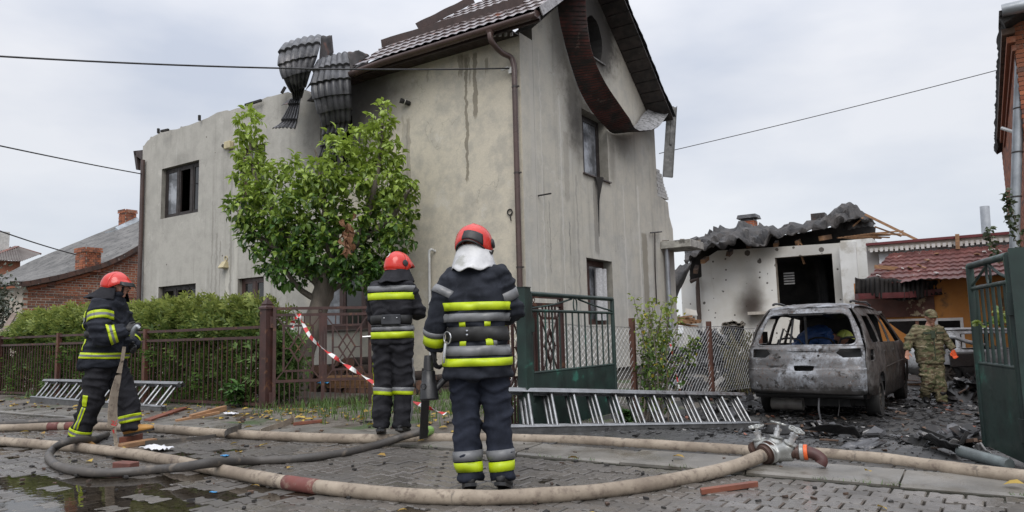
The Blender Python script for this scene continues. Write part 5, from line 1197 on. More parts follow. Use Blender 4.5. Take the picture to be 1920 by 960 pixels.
g = G(); g.bx(-17.6, -8.9, 7.34, 7.5, .1, 1.3); 
# thuja by the gate, in front of the trunk
TB = thing('thuja_bush', 'sparse light green thuja growing just behind the brown gate', 'bush', (-8.9, 7.6, .08)); g = G()
for i in range(900):
    z = 1.0*hr.random()**.9; x = -9.15+hr.gauss(0, .11)+z*.05; y = 7.35+hr.gauss(0, .22)
    spray(g, V((x, y, .1+z)), V((hr.uniform(-.7, .7), hr.uniform(-1, .1), hr.uniform(-.1, .9))).normalized(), rdir(hr), hr.uniform(.1, .22))
tag(g.obj('foliage', leaf_mat('thuja_pale', (.075, .14, .035), (.15, .24, .06), None, .25, rough=.6), TB), kind='stuff'); gs = G(); gs.tube([(-9.15, 7.4, .0), (-9.1, 7.4, 1.3)], [.03, .01], 6); gs.obj('stem', M_BARK, TB)
# weeds and grass along the fence
g = G(); M_GRASS = leaf_mat('grass_blade', (.05, .10, .02), (.11, .18, .04), None, .3, rough=.6)
for i in range(5200):
    if i < 3400: x = hr.uniform(-8.4, -4.6); y = 7.0+hr.random()**1.4*2.6
    elif i < 4700: x = hr.uniform(-18, -8.6); y = 6.85+hr.gauss(0, .14)
    else: x = hr.uniform(-8.5, -5.0); y = 6.6+hr.gauss(0, .2)
    if nz(x*1.3, y*1.3, 3) < -.1: continue
    p = V((x, y, gh(x, y))); h = hr.uniform(.05, .16); a = rdir(hr); a.z = 0; b = V((-a.y, a.x, 0))*.006; tip = p+V((0, 0, h))+a*h*.6; m_ = p+V((0, 0, h*.6))+a*h*.2
    g.add([p-b, p+b, m_+b*.8, m_-b*.8, tip], [(0, 1, 2, 3), (3, 2, 4)])
tag(g.obj('grass', M_GRASS), 'short grass and weeds along the foot of the fence', None, None, 'stuff')
def weed(x, y, n_, h, lab, m_, lw=.07, name='weed', cat='weed'):
    t_ = thing(name, lab, cat, (x, y, gh(x, y))); g = G(); gl = G(); z0 = gh(x, y)
    for k in range(n_):
        a = rdir(hr); a.z = 0; top = V((x, y, z0+h*hr.uniform(.6, 1)))+a*h*.5; mid = V((x, y, z0+h*.5))+a*h*.2
        sp = spline([V((x, y, z0-.02)), mid, top], 4); g.tube(sp, .004, 4)
        for q in sp[2:]:
            for _ in range(2): d = rdir(hr); d.z = abs(d.z)*.4; leaf(gl, q, d, V((0, 0, 1))+rdir(hr)*.4, hr.uniform(.6, 1.2)*lw*1.5, lw*hr.uniform(.7, 1), .2, .3)
    g.obj('stem', M_BARK, t_); tag(gl.obj('foliage', m_, t_), kind='stuff'); return t_
M_WEED = leaf_mat('weed_leaf', (.05, .12, .03), (.1, .2, .05), None, .3)
weed(on(1, 6.72, 440, 760).x, 6.72, 9, .35, 'broad leafed weed at the foot of the fence near the gate post', M_WEED, .09)
weed(-13.1, 6.75, 6, .25, 'small weed under the hedge beside the left ladder', M_WEED)
p = at(1180, 786, 9.3); weed(p.x, p.y, 4, .22, 'green weed sprouting between the ladder rungs', M_WEED, .1)

# quince shrub by the chain link fence
QS = thing('quince_shrub', 'young shrub with yellowing leaves beside the chain link fence', 'shrub', (at(1235, 735, 11.2).x, at(1235, 735, 11.2).y, -.1))
M_QL = leaf_mat('shrub_leaf', (.045, .10, .02), (.12, .19, .035), (.22, .27, .05), .35, (.9, 1.9, .9)); M_QY = leaf_mat('yellow_leaf', (.55, .40, .03), (.5, .45, .06), None, .35)
qr = random.Random(3); gst = G(); gl = G(); gy = G()
for k in range(22):
    bx = 1225+qr.uniform(-26, 26); top = (bx+qr.uniform(-38, 60), 735-qr.uniform(90, 178)); dd = qr.uniform(-.35, .35)
    if k < 4: top = [(1262, 562), (1225, 565), (1205, 590), (1275, 590)][k]
    if k in (4, 5, 6): top = (1300+k, 618+4*k)
    base = at(bx, 742, 11.2+dd); base.z = gh(base.x, base.y)-.02
    tp_ = at(*top, 11.2+dd*2); sp = spline([base, base.lerp(tp_, .5)+V((qr.uniform(-.1, .1), 0, .08)), tp_], 8); gst.tube(sp, [lerp(.012, .004, i/16) for i in range(17)], 5)
    for i, q in enumerate(sp[3:]):
        for _ in range(qr.randint(3, 6)):
            d = rdir(qr); L_ = qr.uniform(.05, .095); off = rdir(qr)*qr.uniform(0, .11)
            leaf(gy if qr.random() < .035 else gl, q+off, d, V((0, 0, 1))+rdir(qr)*.6, L_, L_*.65, .2, .3)
gst.obj('stem', M_BARK, QS, smooth=60); tag(gl.obj('foliage', M_QL, QS), kind='stuff'); tag(gy.obj('yellow_leaves', M_QY, QS), kind='stuff')
# scorched shrub at the far end of the fence
p = at(1388, 735, 15.5); DS = thing('scorched_shrub', 'scorched olive brown shrub between the fence end and the burnt van', 'shrub', (p.x, p.y, -.4)); g = G(); gst = G()
for k in range(26):
    b = V((p.x+qr.gauss(0, .12), p.y+qr.gauss(0, .12), -.35)); tp_ = at(1385+qr.gauss(0, 15), 615+qr.uniform(0, 90), 15.5+qr.gauss(0, .2)); sp = spline([b, b.lerp(tp_, .5)+V((0, 0, .1)), tp_], 8); gst.tube(sp, .008, 4)
    for q in sp[4:]:
        for _ in range(5): leaf(g, q+rdir(qr)*qr.uniform(0, .13), V((qr.uniform(-.4, .4), qr.uniform(-.4, .4), -1)), rdir(qr), qr.uniform(.06, .12), .035, .2, .2)
gst.obj('stem', M_BARK, DS); tag(g.obj('foliage', leaf_mat('scorched_leaf', (.07, .075, .025), (.16, .13, .06), None, .2, rough=.7), DS), kind='stuff')
# dark berry bush at the left edge
p = at(5, 640, 17.5); LB = thing('dark_bush', 'dark bush with pale speckled leaves at the left edge', 'bush', (p.x, p.y, 0)); g = G(); gst = G(); gw = G()
for i in range(1500):
    c = at(-12+qr.gauss(0, 20), 580+qr.gauss(0, 32), 17.5+qr.gauss(0, .35)); L_ = qr.uniform(.06, .12); leaf(gw if qr.random() < .22 else g, c, rdir(qr), rdir(qr), L_, L_*.6)
for k in range(6): gst.tube([(p.x+.1*k-.3, p.y, 0), at(-20+k*9, 570, 17.5)], [.03, .01], 5)
gst.obj('stem', M_BARK, LB); tag(g.obj('foliage', leaf_mat('dark_leaf', (.03, .045, .022), (.06, .055, .035), None, .2), LB), kind='stuff'); tag(gw.obj('pale_leaves', leaf_mat('pale_leaf', (.3, .32, .28), (.2, .24, .2), None, .2), LB), kind='stuff')
g = G(); g.bar(at(-4, 640, 16.2), at(28, 588, 16.6), .14, .04); tag(g.obj('leaning_plank', mat('grey_plank', (.22, .17, .14), (.14, .11, .09), 5, .8, sc=(1, 1, 3))), 'weathered plank leaning against the bush at the left edge', 'plank')
# vine on the right building's pipe and sprig through the gate
def vine(paths, D, lab, L0, m_, n_=3):
    p0 = at(*paths[0][0], D); t_ = thing('climbing_vine', lab, 'vine', p0); gst = G(); gl = G()
    for pth_ in paths:
        sp = spline([at(x, y, D+qr.gauss(0, .05)) for x, y in pth_], 6); gst.tube(sp, .005, 4)
        for q in sp[1:]:
            for _ in range(n_): d = rdir(qr); leaf(gl, q+rdir(qr)*.03, d, V((0, 0, 1))+rdir(qr)*.8, L0*qr.uniform(.7, 1.3), L0*.75, .2, .3)
    gst.obj('stem', M_BARK, t_); tag(gl.obj('foliage', m_, t_), kind='stuff')
vine([[(1915, 470), (1895, 430), (1888, 390), (1886, 360)], [(1905, 500), (1870, 480), (1856, 450), (1855, 430)], [(1912, 440), (1900, 400), (1893, 378)]], 11.0, 'dark ivy shoots climbing beside the grey downpipe', .085, leaf_mat('ivy', (.03, .045, .02), (.06, .08, .03), None, .2))
vine([[(1918, 640), (1890, 610), (1862, 605), (1842, 608)], [(1915, 600), (1890, 588), (1872, 590)]], 5.9, 'pale green leafy twig poking through the right gate bars', .07, M_QL, 2)

# ---------------------------------------------------------------- ladders
M_ALU = mat('ladder_aluminium', (.34, .345, .35), (.22, .225, .23), 8, .38, metal=.9, bump=.1, dirt=(.16, .155, .15), dscale=4, dth=(.5, .68))
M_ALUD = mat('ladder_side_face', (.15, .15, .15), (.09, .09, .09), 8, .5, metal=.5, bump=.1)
def ladder(a, b, c, d, n_, nsec, off, label):
    """a-b lower rail, c-d upper rail (3-D points), nsec nested sections each offset by off"""
    a, b, c, d = map(V, (a, b, c, d)); e = (b-a).normalized(); up = ((c-a)-e*(c-a).dot(e)).normalized(); nrm = e.cross(up)
    root = thing('ladder', label, 'ladder', a)
    for k in range(nsec):
        o = off*k
        for (p, q, s) in ((a, b, 1), (c, d, -1)):
            g = G(); p2, q2 = p+o+e*.05*k, q+o-e*.03*k
            if s > 0:
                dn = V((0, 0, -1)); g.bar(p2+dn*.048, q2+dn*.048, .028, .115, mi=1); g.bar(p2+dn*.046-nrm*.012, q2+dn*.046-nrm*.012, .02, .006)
                lf = (V((0, 0, 1))+(-FWD)*.8).normalized(); g.bar(p2+V((0, 0, .016))-FWD*.012, q2+V((0, 0, .016))-FWD*.012, .032, .006, up=lf)
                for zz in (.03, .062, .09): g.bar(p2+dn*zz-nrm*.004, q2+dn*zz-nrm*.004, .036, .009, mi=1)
            else:
                g.bar(p2, q2, .075, .022, up=up); g.bar(p2-up*.022-nrm*.034, q2-up*.022-nrm*.034, .006, .03, up=up); g.bar(p2-up*.022+nrm*.034, q2-up*.022+nrm*.034, .006, .03, up=up)
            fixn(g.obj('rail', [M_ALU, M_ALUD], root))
        for i in range(n_):
            t_ = (i+.5)/n_; p = a.lerp(b, t_)+o; q = c.lerp(d, t_)+o; g = G(); g.tube([p, q], .019, 8); g.obj('rung', M_ALU, root, smooth=60)
    return root
a = at(925, 803, 7.4); b = at(1424, 794, 9.9); c = at(925, 731, 7.72)+RGT*-.03; d = at(1397, 740, 10.15)+RGT*-.03
# front face of the lower rail stands on the ground
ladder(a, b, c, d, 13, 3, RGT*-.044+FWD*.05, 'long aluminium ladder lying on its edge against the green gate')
fl = [on(1, 6.3, 58, 750), on(1, 6.3, 300, 772), on(1, 6.62, 82, 713), on(1, 6.62, 333, 719)]
fl = [on(1, 6.22, 58, 745), on(1, 6.22, 303, 764), on(1, 6.52, 84, 714), on(1, 6.52, 338, 720)]
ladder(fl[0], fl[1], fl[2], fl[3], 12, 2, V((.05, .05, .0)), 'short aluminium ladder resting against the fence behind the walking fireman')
# ---------------------------------------------------------------- fire hoses
t = NT('canvas_hose'); n = t.noise(2.2, 6, .7); n2 = t.noise(16, 5, .7); n3 = t.noise(170, 2, .5)
c = t.mix(t.ramp(n, .3, .7), (.17, .135, .102), (.34, .285, .222)); c = t.mix(t.ramp(n2, .50, .68, 0, .8), c, (.12, .09, .07)); c = t.mix(t.ramp(t.noise(5, 5, .75), .60, .68, 0, .8), c, (.10, .075, .06)); c = t.mix(t.ramp(t.noise(1, 4, .6, sc=(9, 9, 1)), .63, .7, 0, .6), c, (.05, .045, .04))
t.bump(t.math('ADD', n3, n2), .3, .004); M_HOSE = t.out(c, .8)
M_HOSED = mat('rubber_hose', (.085, .075, .066), (.045, .041, .038), 2.5, .6, bump=.2, bscale=60, dirt=(.15, .125, .10), dscale=7, dth=(.52, .68))
M_PATCH = mat('red_hose_patch', (.17, .055, .045), (.11, .04, .035), 5, .75, dirt=(.25, .17, .13), dscale=9, dth=(.55, .68))
def path(pts, r, dens=10):
    return spline([on(2, (p[2] if len(p) > 2 else r-.008), p[0], p[1]) for p in pts], dens)
def hose(name, pts, r, label, m_, sub=()):
    sp = path(pts, r); g = G(); g.tube([p+V((0, 0, .004*nz(p.x*3, p.y*3))) for p in sp], [(r*(1+.10*nz(i*.11, 2)+.03*nz(i*.6, 7)), r*(1-.09*nz(i*.11, 2)+.03*nz(i*.7, 9))) for i in range(len(sp))], 14); o = g.obj(name, m_, smooth=180); tag(o, label, 'hose', 'fire hoses on the road')
    for a, b, mm in sub:
        seg = [p for p in sp if a <= proj_px(p) <= b]
        if len(seg) > 1: g = G(); g.tube(seg, r*1.07, 14); g.obj('repair_sleeve', mm, o, smooth=180)
    return o, sp
def proj_px(p): q = CAMR.transposed() @ (V(p)-CAMP); return 960+FPX*q.x/-q.z
H1, s1 = hose('fire_hose', [(-70, 821), (0, 827), (60, 832), (120, 837), (200, 845), (290, 858), (370, 873), (450, 889), (560, 908), (680, 922), (800, 931), (900, 933), (1000, 930), (1100, 923), (1200, 911), (1300, 893), (1375, 875, .05), (1415, 860, .075), (1438, 850, .10)], .048, 'thick cream hose sweeping across the front of the road into the silver divider', M_HOSE, [(533, 596, M_PATCH)])
hose('fire_hose', [(-70, 805), (0, 803), (70, 801), (140, 799), (230, 801), (320, 806), (420, 813), (520, 818), (620, 822), (720, 823), (850, 822), (960, 823), (1060, 826), (1160, 831), (1260, 837), (1350, 843), (1420, 847), (1530, 851), (1600, 857), (1700, 868), (1800, 881), (1960, 900)], .05, 'thick cream hose running behind the firemen along the kerb to the right edge', M_HOSE, [(86, 112, M_PATCH), (118, 140, M_PATCH)])
H3, s3 = hose('fire_hose', [(803, 808, .12), (780, 812, .125), (745, 822, .07), (700, 836), (640, 850), (560, 860), (480, 864), (430, 866, .08), (385, 869, .125), (340, 876, .09), (300, 880), (240, 885), (170, 886), (115, 876), (92, 858), (100, 842, .06), (122, 829, .125), (150, 824, .11), (175, 824, .05), (200, 815)], .036, 'dark grey rubber hose looped over the cream hose on the left', M_HOSED)
g = G(); g.tube([s3[0]+(s3[0]-s3[3])*.8, s3[0], s3[3]], .046, 12); tag(g.obj('hose_coupling', mat('lime_coupling', (.22, .38, .09), (.15, .26, .07), 7, .5), H3), None)
hose('fire_hose', [(-60, 797), (40, 793), (110, 789), (180, 789), (215, 795)], .036, 'thin dark hose along the kerb behind the walking fireman', M_HOSED)
def ribbon(name, pts, wd, label, m_, cat='hose', roll=0.0, th=.008, group=None):
    pts = [V(p) for p in pts]; g = G()
    for i in range(len(pts)):
        d = (pts[min(i+1, len(pts)-1)]-pts[max(i-1, 0)]).normalized(); x, y, _ = frame_mat(d); a = roll(i/(len(pts)-1)) if callable(roll) else roll
        ww = wd(i/(len(pts)-1)) if callable(wd) else wd
        sd = x*math.cos(a)+y*math.sin(a); nn = d.cross(sd)
        for s_, k_ in ((-1, -1), (1, -1), (1, 1), (-1, 1)): g.v.append(tuple(pts[i]+sd*(s_*ww/2)+nn*(k_*th/2)))
    n = len(pts)
    for i in range(n-1):
        for j in range(4): k = (j+1) % 4; g.f.append((i*4+j, i*4+k, (i+1)*4+k, (i+1)*4+j)); g.m.append(0)
    g.f += [(3, 2, 1, 0), tuple((n-1)*4+j for j in range(4))]; g.m += [0, 0]
    return tag(fixn(g.obj(name, m_, smooth=40)), label, cat, group)
ribbon('flat_hose', [p+V((0, 0, .012)) for p in path([(226, 838), (280, 834), (340, 829), (400, 822), (418, 819), (428, 811, .10), (442, 806, .105), (452, 801, .06)], .006, 5)], .06, 'thin flat dark hose with its end folded over the cream hose', M_HOSED, roll=pi/2, th=.012)
ribbon('flat_hose', path([(488, 809, .05), (510, 803, .03), (530, 799, .03), (548, 792, .05), (552, 789, .07)], .01, 5), lambda t_: .05+.12*t_, 'pale flat hose end lying behind the cream hose near the gate', M_HOSE, roll=pi/2)

# silver hose divider with three handwheels
M_CAST = mat('cast_aluminium', (.40, .405, .39), (.28, .285, .27), 6, .38, metal=.55, bump=.25, bscale=60, dirt=(.15, .13, .10), dscale=7, dth=(.55, .7))
M_BRONZE = mat('dark_coupling', (.10, .055, .042), (.05, .035, .03), 6, .4, metal=.4)
M_ORNG = mat('orange_band', (.75, .13, .03), None, 8, .5)
DV = thing('hose_divider', 'silver three valve hose divider with handwheels lying on the kerb', 'divider', at(1455, 872, 5.55))
def voxel(g, vs, smooth_it=6, fac=.5):
    me = bpy.data.meshes.new('tmp'); me.from_pydata([tuple(p) for p in g.v], [], g.f); o = bpy.data.objects.new('tmp', me); COL.objects.link(o)
    m = o.modifiers.new('r', 'REMESH'); m.mode = 'VOXEL'; m.voxel_size = vs
    if smooth_it: s = o.modifiers.new('s', 'SMOOTH'); s.factor = fac; s.iterations = smooth_it
    dg = bpy.context.evaluated_depsgraph_get(); dg.update(); e = o.evaluated_get(dg); m2 = e.to_mesh()
    out = G(); out.v = [tuple(v.co) for v in m2.vertices]; out.f = [tuple(p.vertices) for p in m2.polygons]; out.m = [0]*len(out.f)
    e.to_mesh_clear(); bpy.data.objects.remove(o); bpy.data.meshes.remove(me); return out
g = G(); hub = at(1452, 848, 5.58); lob = [(at(1426, 833, 5.72), at(1419, 807, 5.72)), (at(1453, 829, 5.64), at(1459, 801, 5.64)), (at(1478, 840, 5.5), at(1490, 813, 5.46))]
g.sphere(hub, (.072, .072, .065), 16); g.tube([at(1444, 853, 5.54), hub], .068, 16)
for a, b in lob:
    ax = (b-a).normalized(); g.tube([hub+(a-hub)*.2-V((0, 0, .01)), a, a+ax*.02], [.06, .055, .048], 14); g.sphere(a, .052, 14)
g.tube([hub, at(1487, 850, 5.5)], [.07, .06], 14)
for x in (1446, 1462): g.tube([at(x, 860, 5.56), at(x+1, 869, 5.56)], .012, 8)
vg = voxel(g, .007, 4); vg.obj('body', M_CAST, DV, smooth=180)
for a, b in lob:
    ax = (b-a).normalized(); g = G(); g.lathe([(.05, .035), (.05, .045), (.028, .05)], a, ax, 16); g.obj('flange', M_CAST, DV, smooth=40)
    top = b; L_ = (b-a).length; g = G(); g.lathe([(.024, .05), (.022, L_-.02)], a, ax, 12); g.lathe([(.03, L_-.025), (.03, L_-.005), (.014, L_-.004), (.012, L_+.035)], a, ax, 6); st_ = g.obj('stem', mat('pale_steel', (.6, .6, .6), (.48, .48, .48), 9, .3, metal=.6), DV, smooth=40)
    c_ = a+ax*(L_+.03); x, y, z = frame_mat(ax); g = G()
    for k in range(5):
        q = c_+(x*math.cos(2*pi*k/5)+y*math.sin(2*pi*k/5))*.034; g.torus(q, ax, .024, .0075, 12, 6)
    g.lathe([(.014, -.012), (.014, .012)], c_, ax, 10); tag(g.obj('handwheel', M_CAST, DV, smooth=60), None)
# inlet ring and right outlet
e1 = s1[-1]; d1 = (s1[-1]-s1[-4]).normalized(); g = G(); g.lathe([(.055, -.05), (.07, -.045), (.07, -.02), (.082, -.018), (.082, .0), (.074, .004), (.074, .02), (.088, .024), (.088, .05), (.07, .055)], e1, d1, 24); g.obj('inlet_ring', M_BRONZE, DV, smooth=35)
g = G(); g.torus(e1+d1*.036, d1, .085, .008, 24, 6); g.torus(e1-d1*.008, d1, .08, .006, 24, 6); g.obj('inlet_band', M_CAST, DV, smooth=60)
o0, o1 = at(1484, 848, 5.5), at(1508, 848, 5.46); od = (o1-o0).normalized()
g = G(); g.lathe([(.045, 0), (.045, .03), (.055, .032), (.055, .06)], o0, od, 18); g.obj('outlet', M_BRONZE, DV, smooth=40); g = G(); g.lathe([(.055, .055), (.062, .06), (.062, .085), (.052, .088)], o0, od, 18); g.obj('outlet_ring', M_CAST, DV, smooth=40); g = G(); g.lathe([(.056, .088), (.056, .112), (.04, .114)], o0, od, 18); g.obj('outlet_band', M_ORNG, DV, smooth=40)
g = G(); g.tube(spline([o0+od*.10, at(1518, 848, 5.44), at(1532, 854, 5.42), at(1541, 863, 5.4), at(1538, 871, 5.4)], 6), .042, 12); g.obj('hose_stub', mat('brown_hose_stub', (.085, .03, .026), (.05, .02, .018), 5, .6), DV, smooth=180)
g = G(); g.lathe([(.03, 0), (.055, .002), (.055, .03), (.03, .034)], at(1413, 843, 5.75), (at(1425, 836, 5.72)-at(1413, 843, 5.78)), 16); g.obj('outlet', M_BRONZE, DV, smooth=40)

# ---------------------------------------------------------------- barrier tape
M_TR = mat('tape_red', (.55, .03, .03), None, 5, .45, bump=0); M_TW = mat('tape_white', (.72, .72, .70), None, 5, .45, bump=0)
def tape(pts, label, n=26, wd=.05):
    sp = spline(pts, max(4, int(n*4/(len(pts)-1)))); g = G(); N = len(sp)
    for i, p in enumerate(sp):
        d = (sp[min(i+1, N-1)]-sp[max(i-1, 0)]).normalized(); x, y, _ = frame_mat(d); a = i*.22+.8*math.sin(i*.15)
        s_ = (x*math.cos(a)+y*math.sin(a))*wd/2; g.v += [tuple(p-s_), tuple(p+s_)]
    for i in range(N-1): g.f.append((2*i, 2*i+1, 2*i+3, 2*i+2)); g.m.append((i//3) % 2)
    o = g.obj('barrier_tape', [M_TR, M_TW]); s_ = o.modifiers.new('s', 'SOLIDIFY'); s_.thickness = .002; return tag(o, label, 'tape')
k0 = PG(.28, .93)+V((0, -.04, 0))
tape([k0, at(585, 635, 9.9), at(640, 678, 9.1), at(712, 724, 8.3), at(760, 747, 8.0), at(835, 776, 7.6)], 'red and white tape strung from the brown gate down past the second fireman')
tape([k0, k0+V((-.06, -.05, -.10)), k0+V((-.1, -.06, -.22))], 'short loose tape end fluttering on the brown gate', 6, .07)
tape([at(1250, 646, 12.0), at(1257, 646, 12.0), at(1264, 685, 11.9), at(1276, 738, 11.8)], 'red and white tape hanging behind the chain link fence', 10, .03)

# ---------------------------------------------------------------- firewood, planks, bricks, litter
M_LOG = mat('log_bark', (.045, .03, .024), (.02, .015, .013), 9, .9, bump=.6); M_LOGE = mat('log_end', (.16, .085, .055), (.09, .05, .035), 14, .85)
lg_ = []
x0 = on(1, 9.75, 592, 740).x; x1 = on(1, 9.75, 850, 740).x
row_ = 0; z = .12
while z < .74:
    x = x0+(row_ % 2)*.08
    while x < x1:
        r = rnd.uniform(.055, .1); gap = nz(x*1.7, z*2, 5)
        if z < .60+.25*gap-(.16 if x > on(1, 9.75, 720, 740).x else 0): lg_.append((x, z, r))
        x += r*1.8+.015
    z += .125; row_ += 1
for x, z, r in lg_:
    g = G(); n_ = 10; y0 = 9.32+rnd.uniform(-.06, .06)
    g.loft([[(x+rr*math.cos(2*pi*k/n_)*(1+.1*nz(k, x*5)), y, z+rr*math.sin(2*pi*k/n_)*(1+.1*nz(k, z*9, 3))) for k in range(n_)] for y, rr in ((y0, r*.97), (y0+.01, r), (9.95, r))], True)
    g.m[-2] = 1; g.m[-1] = 1
    tag(g.obj('log', [M_LOG, M_LOGE], smooth=40), 'dark firewood log stacked against the house plinth', 'log', 'firewood stacked against the house')
for k in range(5):
    g = G(); a = at(606+k*3, 708+k*4, 11.6); g.bar(a, a+V((.95, .12*nz(k, 1), .02)), .1, .05); tag(g.obj('plank', M_WOOD), 'pale board lying on the firewood stack behind the gate', 'plank', 'boards on the firewood')
def cloth(x, y, D, w_, h, lab, m_, cat, nm, dz=0):
    p = at(x, y, D); g = G(); g.grid(lambda u, v: (p.x+(u-.5)*w_, p.y+(v-.5)*h, p.z+min(w_, h)*(.25*abs(nz(u*3, v*3, x))+.12*nz(u*7, v*7, y))+dz), 12, 8); o = g.obj(nm, m_, smooth=60); s_ = o.modifiers.new('s', 'SOLIDIFY'); s_.thickness = .004; return tag(o, lab, cat)
M_BLUE = mat('blue_plastic', (.06, .28, .55), (.04, .2, .42), 6, .4); M_PAPER = mat('white_paper', (.66, .66, .68), (.55, .55, .58), 9, .8)
cloth(613, 718, 11.6, .25, .2, 'blue plastic scrap on the firewood behind the gate', M_BLUE, 'litter', 'plastic_scrap')
cloth(640, 762, 11.1, .3, .2, 'crumpled white rag on the grass behind the gate', M_PAPER, 'rag', 'crumpled_rag')
cloth(293, 843, 7.25, .36, .16, 'crumpled white paper sheets on the wet road behind the hose', M_PAPER, 'paper', 'paper_sheets', .02)
cloth(422, 856, 6.75, .07, .05, 'small blue scrap lying on the road near the hose crossing', M_BLUE, 'litter', 'plastic_scrap', .01)
cloth(400, 925, 5.1, .06, .025, 'tiny blue strip on the pavers near the front', M_BLUE, 'litter', 'plastic_scrap', .01)
cloth(433, 778, 10.0, .22, .1, 'white scrap at the end of the pale boards by the fence', M_PAPER, 'litter', 'paper_scrap', .02)
M_REDB = mat('red_brown_board', (.20, .065, .035), (.13, .045, .03), 5, .55, bump=.3)
def board(a, b, w_, th, lab, m_, cat='board', nm='board'):
    g = G(); p, q = on(2, .03, *a), on(2, .03, *b); p.z = gh(p.x, p.y)*(p.y > 5.9)+th*.6; q.z = gh(q.x, q.y)*(q.y > 5.9)+th*.6; e = (q-p); s_ = V((-e.y, e.x, 0)).normalized()
    g.slab([(0, -w_/2), (e.length*.96, -w_*.42), (e.length, .1*w_), (e.length*.93, w_/2), (.03, w_*.45)], [], th, lambda u, v, ww: p+e.normalized()*u+s_*v+V((0, 0, th/2-ww))); o = fixn(g.obj(nm, m_)); return tag(o, lab, cat)
board((1310, 918), (1421, 903), .055, .03, 'thin red brown board lying on the pavers in front of the divider', M_REDB)
board((275, 787), (348, 771), .13, .03, 'dark red board lying at the fence beside the pale boards', M_REDB)
board((327, 788), (412, 779), .11, .03, 'long pale splintered board in front of the hedge', M_WOOD)
board((355, 785), (424, 776), .09, .07, 'pale splintered board on top of the longer one by the hedge', M_WOOD)
board((222, 836), (290, 824), .13, .04, 'broken brown board under the front boot of the walking fireman', M_WOOD)
board((228, 829), (262, 820), .10, .07, 'reddish broken board beside the walking fireman', M_REDB)
board((550, 797), (605, 794), .10, .03, 'red board lying among leaves at the gate foot', M_REDB)
for (x, y, a, lab) in ((236, 872, .2, 'red brick lying inside the loop of the dark hose'),):
    p = on(2, .035, x, y); g = G(); g.box((p.x, p.y, .03), (.2, .1, .065), Matrix.Rotation(a, 3, 'Z')); tag(g.obj('brick', mat('wet_red_brick', (.16, .06, .045), (.10, .04, .032), 9, .6), bevel=.006), lab, 'brick')
g = G(); lr2 = random.Random(4)
M_YL = leaf_mat('fallen_leaf', (.26, .15, .03), (.46, .33, .06), None, .2, rough=.6)
def flat_leaf(g, x, y, z, L_): a = lr2.uniform(0, 2*pi); leaf(g, V((x, y, z)), V((math.cos(a), math.sin(a), lr2.uniform(-.05, .3))), V((lr2.uniform(-.4, .4), lr2.uniform(-.4, .4), 1)), L_, L_*.6, .15, .2)
for i in range(270):
    u = lr2.random()
    if u < .55: x, y = lr2.uniform(-8.6, -4.8), 6.1+abs(lr2.gauss(0, .8))
    elif u < .85: x, y = lr2.uniform(-16, -7), lr2.uniform(5.9, 6.75)
    else: x, y = lr2.uniform(-11, 1), lr2.uniform(3.2, 5.9)
    flat_leaf(g, x, y, (gh(x, y) if y > 5.9 else .03 if y > 5.43 else 0)+.012, lr2.uniform(.05, .12))
tag(g.obj('fallen_leaves', M_YL), 'yellow fallen leaves scattered along the verge and kerb', None, None, 'stuff')
g = G(); g2 = G()
for i in range(520):
    x, y = lr2.uniform(-16, 1.2), lr2.uniform(2.4, 6.6); z = gh(x, y) if y > 5.9 else .03 if y > 5.43 else .0
    s_ = lr2.uniform(.006, .02)*(1.6 if y > 5.8 else 1); (g if lr2.random() < .6 else g2).box((x, y, z+s_*.4), (s_*lr2.uniform(1, 3), s_*lr2.uniform(.8, 1.6), s_*.8), Matrix.Rotation(lr2.random()*3, 3, 'Z') @ Matrix.Rotation(lr2.uniform(-.4, .4), 3, 'X'))
tag(g.obj('road_grit', M_INT), 'dark grit and crumbs strewn over the pavers', None, None, 'stuff'); tag(g2.obj('road_chips', M_WOODD), 'brown chips and twigs strewn over the pavers', None, None, 'stuff')
# weeds in the joints at the kerb
g = G()
for i in range(900):
    x = lr2.uniform(-10, 1.5); y = 5.42+lr2.gauss(0, .018)
    if nz(x*1.8, 3) < 0: continue
    p = V((x, y, -.004)); a = rdir(lr2); a.z = 0; b = V((-a.y, a.x, 0))*.004; h = lr2.uniform(.01, .035); g.add([p-b, p+b, p+V((0, 0, h))+a*h], [(0, 1, 2)])
tag(g.obj('moss', M_GRASS), 'moss and tiny weeds in the gap in front of the kerb', None, None, 'stuff')

